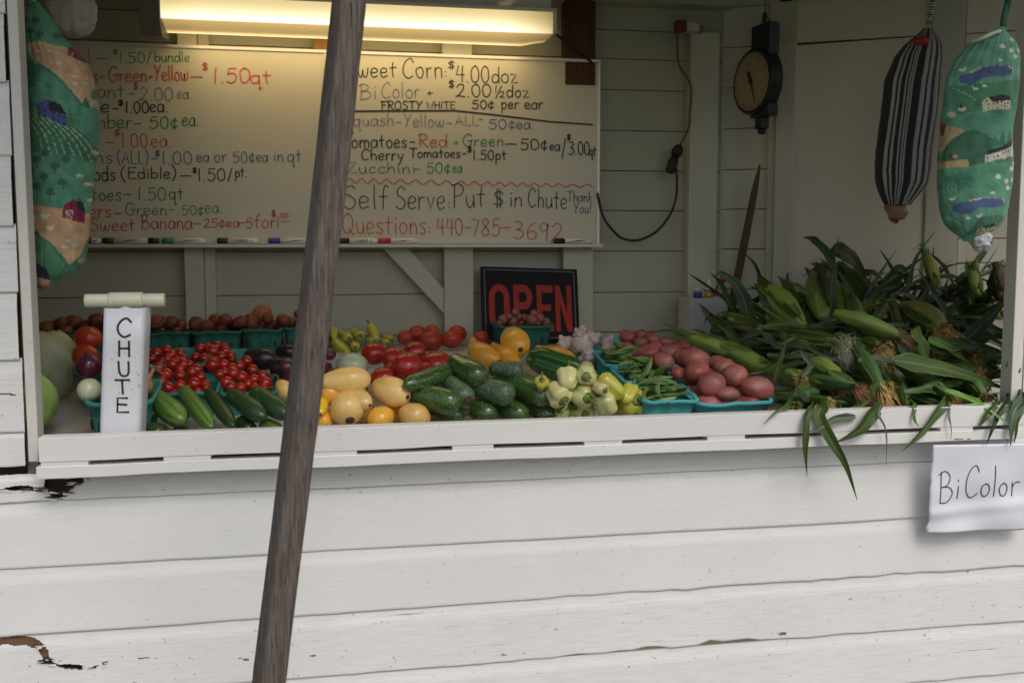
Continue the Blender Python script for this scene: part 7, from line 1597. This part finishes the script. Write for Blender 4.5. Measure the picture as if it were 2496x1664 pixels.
def covers(q, rpx=30):
    for i in range(len(q)-1):
        for t in (0, .25, .5, .75, 1):
            a, b = proj(q[i]*(1-t)+q[i+1]*t)
            if any((a-sx)**2+(b-sy)**2 < rpx*rpx for sx, sy in SILKS): return True
    return False
def wally(px, py): return float(PWl(px, py)[1])
def ys_(px, py): return .03+max(0, (1000-py))/370*(min(wally(px, py), .98)-.14)
def ear_px(px, py, rpx, label, silk='orange', husk='d', dirv=None, L=.17, dY=0.0, seed=0, **kw):
    Y = max(-.01, ys_(px, py)+dY-(.0 if kw.get('buried') else .07)); t = P(px, py, Y); r = rpx*mpp(t); rr = random.Random(seed+int(px)); d = np.array(dirv if dirv is not None else (rr.uniform(-.5, .5), .8, rr.uniform(-.25, .15)), float); d[0] *= .6 if d[1] > .45 else .85; d /= np.linalg.norm(d)
    return corn_ear(t, t+d*L, r, label, silk, husk, seed=seed, **kw)
def eb(px0, py0, px1, py1, rpx, label, dY0=0, dY1=0, **kw):     # ear with base and tip both given
    b = P(px0, py0, ys_(px0, py0)+dY0); t = P(px1, py1, ys_(px1, py1)+dY1); e = corn_ear(t, b, rpx*mpp(t)*.82, label, **kw); A = t-b; L = np.linalg.norm(A); A /= L; r = rpx*mpp(t)*.82; rr = random.Random(int(px0*7+py0)); _, u, w = frame_of(A)
    for k in range(3):                                   # long loose blades hugging the husk
        d = np.array([rr.uniform(-.6, .6), -1, rr.uniform(-.1, .9)]); d -= A*np.dot(d, A); d /= np.linalg.norm(d); l = rr.uniform(.02, .09); o_ = np.array([rr.uniform(-.5, .5), rr.uniform(-.2, .1), rr.uniform(-.6, .3)])
        leaf([b+A*L*rr.uniform(-.1, .3)+d*r*1.0, b+A*L*.55+d*r*1.12, t-A*L*.12+d*r*.95, t+A*l*.6+d*r*.8+o_*l*.4, t+A*l+o_*l*1.1], r*rr.uniform(.35, .6), e, rr.choice(('m', 'y', 'm', 'd')), -.3, rr.uniform(-.4, .4), .15, nrm=d)
    return e
E_ = {}
E_['flap'] = ear_px(1960, 920, 22, 'ear of corn at the near corner with a red brown flap at its tip', 'yellow', 'l', (.1, .85, -.1), nl=1, sl=.014, seed=1)
E_['green'] = eb(1970, 880, 2050, 925, 25, 'plump green ear lying beside the red brown flapped one', -.02, -.03, silk='brown', husk='l', nl=0, sl=.015, seed=2)
E_['a'] = ear_px(2112, 858, 21, 'ear with short orange yellow silk in the middle of the pile', 'orange', 'd', (-.55, .7, .1), seed=3, sl=.022)
E_['pale'] = ear_px(2050, 836, 24, 'ear with big pale green silk tuft', 'pale', 'l', (-.7, .6, .05), seed=4, sl=.055, ns=280, nl=2)
E_['b'] = ear_px(2150, 845, 22, 'ear with spiky yellow green silk turning rust', 'yellow', 'd', (-.1, .9, 0), seed=5, sl=.035, ns=190)
E_['c'] = ear_px(2082, 940, 18, 'ear with rust red silk lying under the rust brown one', 'red', 'd', (-.5, .8, 0), seed=6, sl=.025)
E_['d'] = ear_px(2118, 908, 22, 'ear with rust brown silk in the lower middle', 'orange', 'd', (.4, .8, .1), seed=7, sl=.035, ns=90)
E_['e'] = ear_px(2148, 952, 17, 'ear whose long rust silk hangs towards the ledge', 'orange', 'd', (.1, .8, .5), seed=8, sl=.045, ns=80)
E_['f'] = ear_px(1940, 990, 17, 'yellowish ear end lying lowest near the hanging leaves', 'orange', 'd', (.8, .5, .05), seed=9, sl=.018)
E_['g'] = ear_px(2030, 978, 16, 'ear with a small yellow and red tip above the broad pale leaf', 'yellow', 'd', (-.8, .5, 0), seed=10, sl=.015)
E_['h'] = ear_px(2170, 934, 17, 'stubby yellow ear tip among dark leaves', 'yellow', 'd', None, seed=12, sl=.014)
E_['i'] = ear_px(2313, 968, 17, 'ear with orange silk below the bright green leaf', 'orange', 'd', (-.3, .8, .3), seed=13, sl=.018)
E_['j'] = ear_px(2348, 985, 17, 'ear with dull red silk low by the ledge', 'red', 'd', (.1, .9, .1), seed=14, sl=.022)
E_['k'] = ear_px(2400, 968, 18, 'ragged ear tip near the white paper sign', 'yellow', 'd', (.2, .9, .3), seed=15, sl=.018)
E_['l'] = ear_px(2395, 903, 22, 'ear with bristly orange silk behind the long pointed leaf', 'orange', 'd', (-.6, .7, 0), seed=16, sl=.028, ns=260)
E_['m'] = ear_px(2452, 872, 22, 'ear with long yellow silk falling beside the jamb', 'yellow', 'd', (-.4, .8, .1), seed=17, sl=.062, ns=300, dY=-.02)
E_['n'] = ear_px(2372, 868, 15, 'ear tip with thin brown silk under the broad leaf', 'orange', 'd', None, seed=18, sl=.018)
E_['o'] = ear_px(2270, 862, 17, 'yellowish ear tip between two hanging leaves', 'yellow', 'y', None, seed=19, sl=.012)
E_['p'] = ear_px(2203, 1000, 17, 'ear with orange tip resting on the ledge', 'orange', 'd', (.5, .7, .3), seed=20, sl=.02)
E_['q'] = ear_px(2335, 1006, 14, 'ear with red brown tip just over the ledge', 'red', 'd', (-.7, .6, .2), seed=21, sl=.012)
E_['r'] = ear_px(2296, 800, 27, 'ear with large tangled brown orange silk', 'orange', 'y', (-.1, .8, .25), seed=22, sl=.058, ns=340)
E_['s'] = eb(2190, 800, 2176, 752, 22, 'brown ear with orange silk upright in the middle back', 0, 0, silk='orange', husk='n', nl=1, sl=.022, seed=23)
E_['t'] = ear_px(2140, 738, 18, 'ear with open green husk points at the top centre', 'orange', 'l', (-.2, .8, -.4), seed=24, sl=.012, flaps=8)
E_['u'] = ear_px(2190, 818, 21, 'light green ear pointing to the rust silk', 'red', 'l', (-.9, .4, .3), seed=25, sl=.028)
E_['v'] = eb(2282, 700, 2257, 618, 16, 'tall narrow ear standing up at the back', 0, 0, silk='none', husk='y', nl=0, seed=26, flaps=2)
E_['w'] = eb(2385, 720, 2373, 655, 16, 'short green ear upright at the back by the jamb', 0, 0, silk='none', husk='l', nl=1, seed=27)
E_['x'] = eb(2440, 730, 2428, 655, 24, 'dry brown ear at the back corner beside the jamb', 0, 0, silk='brown', husk='n', nl=0, sl=.02, seed=28)
E_['y'] = eb(1955, 800, 1862, 706, 38, 'big light green ear pointing up towards the stick', 0, -.02, silk='none', husk='l', nl=0, seed=29, flaps=2)
E_['z'] = eb(2005, 775, 1985, 668, 31, 'light green ear standing beside the tall folded leaf', 0, 0, silk='none', husk='l', nl=0, seed=30, flaps=2)
E_['A'] = eb(1950, 760, 1914, 690, 17, 'small curved light green ear behind the big one', .03, .03, silk='none', husk='l', nl=0, seed=31, flaps=2)
E_['B'] = eb(1860, 800, 1778, 772, 21, 'ear with dry stalk tip near the white box', 0, 0, silk='none', husk='y', nl=1, seed=32, flaps=2)
E_['C'] = eb(1800, 862, 1668, 818, 20, 'long light green ear reaching over the red potatoes', 0, .0, silk='brown', husk='l', nl=1, sl=.02, seed=33)
E_['D'] = eb(1890, 905, 1745, 835, 24, 'green ear beneath the long light one', .02, .0, silk='none', husk='l', nl=1, seed=34)
E_['F'] = eb(2080, 800, 2008, 660, 26, 'green ear behind the tall folded leaf', .06, .06, silk='none', husk='l', nl=0, seed=35, flaps=2)
E_['G'] = eb(2140, 760, 2060, 672, 34, 'dark green ear topped by an arching leaf', .08, .06, silk='none', husk='d', nl=0, seed=36, flaps=1)
E_['H'] = eb(2110, 820, 2066, 716, 22, 'fresh green ear in the upper centre', .0, .0, silk='none', husk='l', nl=1, seed=37, flaps=2)
E_['I'] = eb(1940, 830, 1870, 770, 24, 'olive green ear under the big light one', .0, .0, silk='none', husk='l', nl=1, seed=38, flaps=2)
E_['J'] = eb(2040, 850, 1960, 845, 21, 'green ear lying flat in the middle with pale silk neighbour', .0, .0, silk='none', husk='l', nl=1, seed=39, flaps=1)
# bulk of the pile
poly_px = [(1720, 800), (1790, 740), (1870, 720), (1960, 690), (2100, 670), (2250, 690), (2430, 690), (2462, 850), (2480, 985), (1925, 985), (1880, 930), (1850, 880), (1760, 850)]
rb = random.Random(21); cnt = 0
while cnt < 46:
    x, y = rb.uniform(1720, 2480), rb.uniform(670, 985)
    if not inpoly(x, y, poly_px): continue
    cnt += 1; deep = rb.choice((.06, .09, .13)); wh = 'at the back' if y < 780 else ('in the middle' if y < 890 else 'near the ledge')
    ear_px(x, y+6, rb.uniform(17, 25), 'husked dark green ear of corn buried %s of the pile' % wh if wh != 'near the ledge' else 'dark green ear of corn buried near the ledge', 'none' if rb.random() < .6 else rb.choice(('orange', 'brown', 'red')), 'd', (rb.uniform(-.9, .9), .7, rb.uniform(-.5, .0)), .16, min(deep, max(0, wally(x, y)-.10-ys_(x, y))), seed=100+cnt, nl=4, buried=True, ns=34, sl=.02, flaps=3, group='buried ears of corn ' + wh)
def LF(key, pts, hwpx, shade='d', Y=None, **kw):
    q = []
    for i, p in enumerate(pts):
        yy = p[2] if len(p) > 2 else (Y-(.045 if Y > .03 else 0) if Y is not None else ys_(p[0], p[1])-.075); q.append(P(p[0], p[1], yy))
    for i in range(len(q)-1, 0, -1):
        if q[i][1] < -.055 and q[i-1][1] > -.03:
            t = .5; xm_ = q[i-1][0]*(1-t)+q[i][0]*t; q[i-1][2] = max(q[i-1][2], 1.266); q.insert(i, np.array([xm_, -.048, max(1.264, .5*(q[i-1][2]+1.262))])); q[i+1][1] = min(q[i+1][1], -.068)
    mm_ = mpp(q[len(q)//2]); return leaf(q, hwpx*mm_, E_[key], shade, **kw)
up = (0, -1, .15)
LF('z', [(2018, 775), (2024, 720), (2028, 680), (2032, 640)], 11, 'p', .58, fold=.45, wave=.03, nrm=up, wid=[(0, .8), (.5, 1), (1, .75)])
LF('z', [(2034, 655), (2018, 628), (1998, 598), (1978, 582), (1956, 578)], 17, 'd', .57, fold=.3, nrm=(.2, -1, .3), root=.6, twist=.8)
LF('G', [(2026, 616), (2055, 616), (2080, 634), (2100, 668), (2108, 692)], 24, 'm', .60, fold=.15, nrm=(-.3, -.9, .5), root=.5)
LF('G', [(2035, 620), (2040, 596), (2045, 574)], 3, 's', .60, nrm=up)
LF('r', [(2318, 792), (2290, 740), (2258, 690), (2233, 650)], 11, 'p', .44, fold=.6, nrm=(.2, -1, .2), root=.7)
LF('r', [(2345, 835), (2385, 800), (2425, 760), (2460, 722)], 19, 'p', .30, fold=.4, nrm=(-.3, -1, .4), root=.7, wave=.2)
LF('r', [(2420, 812), (2380, 830), (2355, 836), (2330, 842)], 16, 'p', .30, fold=.2)
LF('s', [(2285, 775), (2250, 750), (2215, 722), (2183, 714)], 13, 'p', .50, fold=.35, nrm=(-.2, -.8, .6), root=.8, wave=.1)
LF('w', [(2368, 742), (2362, 700), (2356, 660), (2355, 632)], 12, 'm', .52, nrm=up, fold=.3)
LF('w', [(2330, 690), (2360, 676), (2400, 684), (2430, 705)], 16, 'd', .55, nrm=(0, -.5, .8), fold=.2)
LF('w', [(2240, 690), (2280, 678), (2330, 674), (2356, 688)], 12, 'd', .56, nrm=(0, -.5, .8), fold=.2)
LF('v', [(2140, 700), (2170, 690), (2192, 658), (2215, 690), (2225, 706)], 20, 'd', .60, nrm=(0, -.8, .5), fold=.3)
LF('o', [(2228, 800), (2245, 840), (2262, 885), (2284, 936)], 19, 'm', .14, nrm=(.3, -1, .2), fold=.25, root=.8, wave=.25)
LF('o', [(2190, 838), (2208, 855), (2224, 890), (2242, 940)], 12, 'p', .16, nrm=(-.5, -1, .0), fold=.5, wave=.2)
LF('k', [(2178, 878), (2240, 888), (2320, 905), (2400, 930), (2480, 958)], 24, 'm', .09, nrm=(.05, -.9, .5), fold=.22, root=.5, wave=.12)
LF('n', [(2290, 842), (2340, 838), (2390, 852), (2436, 868)], 22, 'd', .18, nrm=(.05, -.7, .7), fold=.15, root=.7)
LF('n', [(2262, 828), (2300, 842), (2345, 872), (2400, 912)], 13, 'm', .17, nrm=(-.3, -.8, .6), fold=.4, root=.6)
LF('n', [(2262, 842), (2300, 858), (2330, 870)], 9, 'p', .18, fold=.2)
LF('i', [(2304, 950, -.02), (2345, 966, -.035), (2387, 984, -.05), (2430, 1014, -.075), (2475, 1046, -.085)], 9, 'b', fold=.5, nrm=(.2, -.9, .5), root=.5)
LF('i', [(2310, 958), (2270, 950), (2225, 952), (2182, 964)], 14, 'm', .08, nrm=(0, -.7, .7), fold=.2)
LF('i', [(2300, 948), (2280, 938), (2250, 936)], 7, 'm', .07)
LF('m', [(2472, 975, .03), (2470, 1000, -.065), (2466, 1040, -.075), (2463, 1088, -.072)], 19, 'p', nrm=up, fold=.25, root=.8)
LF('m', [(2480, 990, .03), (2478, 1010, -.065), (2476, 1050, -.07), (2472, 1080, -.07)], 12, 'm', nrm=up, fold=.3)
LF('m', [(2455, 900), (2480, 880), (2500, 850)], 22, 'm', .05, nrm=up, fold=.2)
LF('k', [(2448, 985, .02), (2432, 1012, -.068), (2418, 1045, -.075), (2404, 1084, -.072)], 11, 'd', nrm=up, fold=.4)
LF('k', [(2420, 990, .02), (2408, 1008, -.068), (2394, 1028, -.07), (2381, 1044, -.068)], 11, 'm', nrm=up, fold=.3)
LF('q', [(2295, 985, .02), (2274, 1018, -.068), (2240, 1060, -.078), (2198, 1100, -.075)], 14, 'm', nrm=(.3, -1, .2), fold=.4, wid=[(0, 1), (.3, 1), (.7, .6), (1, 0)])
LF('q', [(2296, 1000, .0), (2311, 1014, -.066), (2318, 1040, -.07), (2318, 1072, -.068)], 3.5, 'p', nrm=up, root=.9)
LF('q', [(2180, 1000), (2230, 1010), (2290, 1015), (2340, 1010)], 9, 'm', .0, nrm=(0, -.8, .5), fold=.3)
LF('p', [(2210, 1000, .0), (2226, 1018, -.066), (2240, 1040, -.068)], 7, 'm', nrm=up)
LF('e', [(2128, 985, .01), (2140, 1010, -.066), (2156, 1040, -.075), (2161, 1075, -.074), (2160, 1138, -.070)], 4, 's', nrm=up, root=.8)
LF('e', [(2145, 980, .01), (2122, 1010, -.067), (2100, 1042, -.078), (2070, 1062, -.080), (2034, 1080, -.074)], 20, 'm', nrm=(.3, -1, .1), fold=.3, wid=[(0, .6), (.3, 1), (.6, .75), (1, 0)])
LF('f', [(1972, 985, .02), (1967, 1015, -.067), (1962, 1080, -.078), (1967, 1162, -.072)], 12, 'm', nrm=up, fold=.35, wid=[(0, .8), (.3, 1), (.7, .75), (1, 0)])
LF('f', [(1980, 980, .02), (1996, 1015, -.068), (2028, 1075, -.082), (2062, 1135, -.088), (2090, 1220, -.080)], 17, 'm', nrm=(-.4, -1, .1), fold=.4, wid=[(0, .7), (.3, 1), (.6, .8), (.68, .6), (1, 0)], rows=40)
LF('flap', [(1962, 935, .06), (1925, 972, .0), (1895, 1000, -.068), (1860, 1034, -.076)], 9, 'm', nrm=up, fold=.5)
LF('flap', [(1886, 925), (1898, 885), (1910, 850), (1920, 826)], 8, 'm', .18, nrm=up, fold=.5)
LF('flap', [(1955, 915), (1975, 890), (1958, 868), (1950, 852)], 9, 's', .10, nrm=up)
LF('g', [(1975, 990), (2010, 998), (2050, 1008), (2090, 996), (2122, 972)], 17, 'y', -.005, nrm=(0, -.9, .3), fold=.15, root=.4)
LF('g', [(2085, 1015, -.065), (2040, 1020, -.07), (2000, 1040, -.075), (1970, 1053, -.07)], 10, 's', nrm=(0, -.9, .3), fold=.4)
LF('g', [(1925, 965), (1960, 985), (2000, 1000)], 10, 'd', .03)
LF('f', [(1940, 950), (1960, 970), (2000, 990)], 14, 'd', .04, nrm=(0, -.7, .7))
LF('c', [(2140, 925), (2128, 950), (2120, 975)], 12, 'm', .05, nrm=up, fold=.3)
LF('B', [(1757, 808), (1735, 780), (1716, 755), (1702, 738)], 12, 'm', .60, nrm=up, fold=.3)
LF('B', [(1828, 790), (1812, 730), (1790, 690), (1757, 667), (1745, 672)], 18, 'p', .58, nrm=(-.2, -1, .2), fold=.3, root=.6)
LF('B', [(1800, 770), (1775, 735), (1762, 700), (1745, 678), (1730, 664)], 9, 'd', .60, nrm=up)
LF('y', [(1878, 762), (1862, 735), (1848, 710), (1836, 688)], 11, 'd', .52, nrm=(.3, -1, 0), fold=.4)
LF('y', [(1975, 820), (1930, 795), (1880, 765), (1828, 730)], 10, 'm', .46, nrm=(-.2, -.8, .6), fold=.4)
LF('B', [(1840, 800), (1832, 765), (1826, 730)], 8, 'd', .50, nrm=up)
LF('C', [(1820, 870), (1795, 840), (1772, 812), (1750, 790)], 14, 'd', .42, nrm=(-.2, -.8, .6), fold=.25)
LF('C', [(1740, 800), (1770, 788), (1805, 792), (1845, 802)], 10, 'd', .45, nrm=(0, -.6, .8), fold=.2)
LF('I', [(1862, 800), (1910, 792), (1960, 798), (2003, 830)], 11, 'm', .40, nrm=(0, -.7, .7), fold=.35)
LF('I', [(1860, 812), (1890, 840), (1925, 862)], 10, 'd', .36)
LF('A', [(1985, 730), (1955, 706), (1930, 690), (1918, 688)], 9, 'm', .58, nrm=(-.2, -.9, .5), fold=.3)
LF('H', [(2082, 712), (2065, 690), (2050, 672), (2036, 654)], 10, 'm', .60, nrm=up, fold=.3)
LF('G', [(2096, 668), (2120, 664), (2145, 676), (2152, 684)], 14, 'd', .62, nrm=(0, -.6, .8), fold=.2)
LF('J', [(1870, 868), (1930, 872), (2000, 868), (2060, 862)], 12, 'd', .28, nrm=(0, -.6, .8), fold=.4)
LF('u', [(2100, 800), (2130, 780), (2152, 750), (2162, 738)], 14, 'm', .42, nrm=(.2, -.9, .4), fold=.3)
LF('t', [(2050, 775), (2090, 782), (2130, 800), (2160, 830)], 16, 'd', .40, nrm=(0, -.7, .7), fold=.2)
LF('u', [(2200, 812), (2210, 790), (2222, 765), (2230, 752)], 7, 'p', .40, nrm=up, fold=.4)
LF('c', [(2020, 905), (2060, 925), (2090, 935)], 10, 'm', .10); LF('d', [(2092, 880), (2150, 878), (2220, 888)], 14, 's', .16, nrm=(0, -.6, .8))
# loose strap leaves trailing over the front of the pile
rz_ = random.Random(77)
for i in range(120):
    x, y = rz_.uniform(1900, 2470), rz_.uniform(790, 995)
    k = min(E_.values(), key=lambda e: (proj(np.array(e.location))[0]-x)**2+(proj(np.array(e.location))[1]-y)**2)
    L = rz_.uniform(90, 210); a = rz_.uniform(-.5, .5)+(math.pi if rz_.random() < .5 else 0)
    pts = []
    for t in (0, .35, .7, 1): 
        px, py = x+math.cos(a)*L*(t-.4), min(1004, y+math.sin(a)*L*(t-.4)+rz_.uniform(-6, 6)+14*t*t); px = min(px, 2472)
        pts.append(P(px, py, ys_(px, py)-rz_.uniform(.02, .065)))
    if covers(pts): continue
    leaf(pts, rz_.uniform(5, 11)*mpp(pts[1]), k, rz_.choice('ddmmmps'), rz_.uniform(.2, .6), rz_.uniform(-.8, .8), .15, nrm=(rz_.uniform(-.3, .3), -.8, rz_.uniform(.2, .9)))
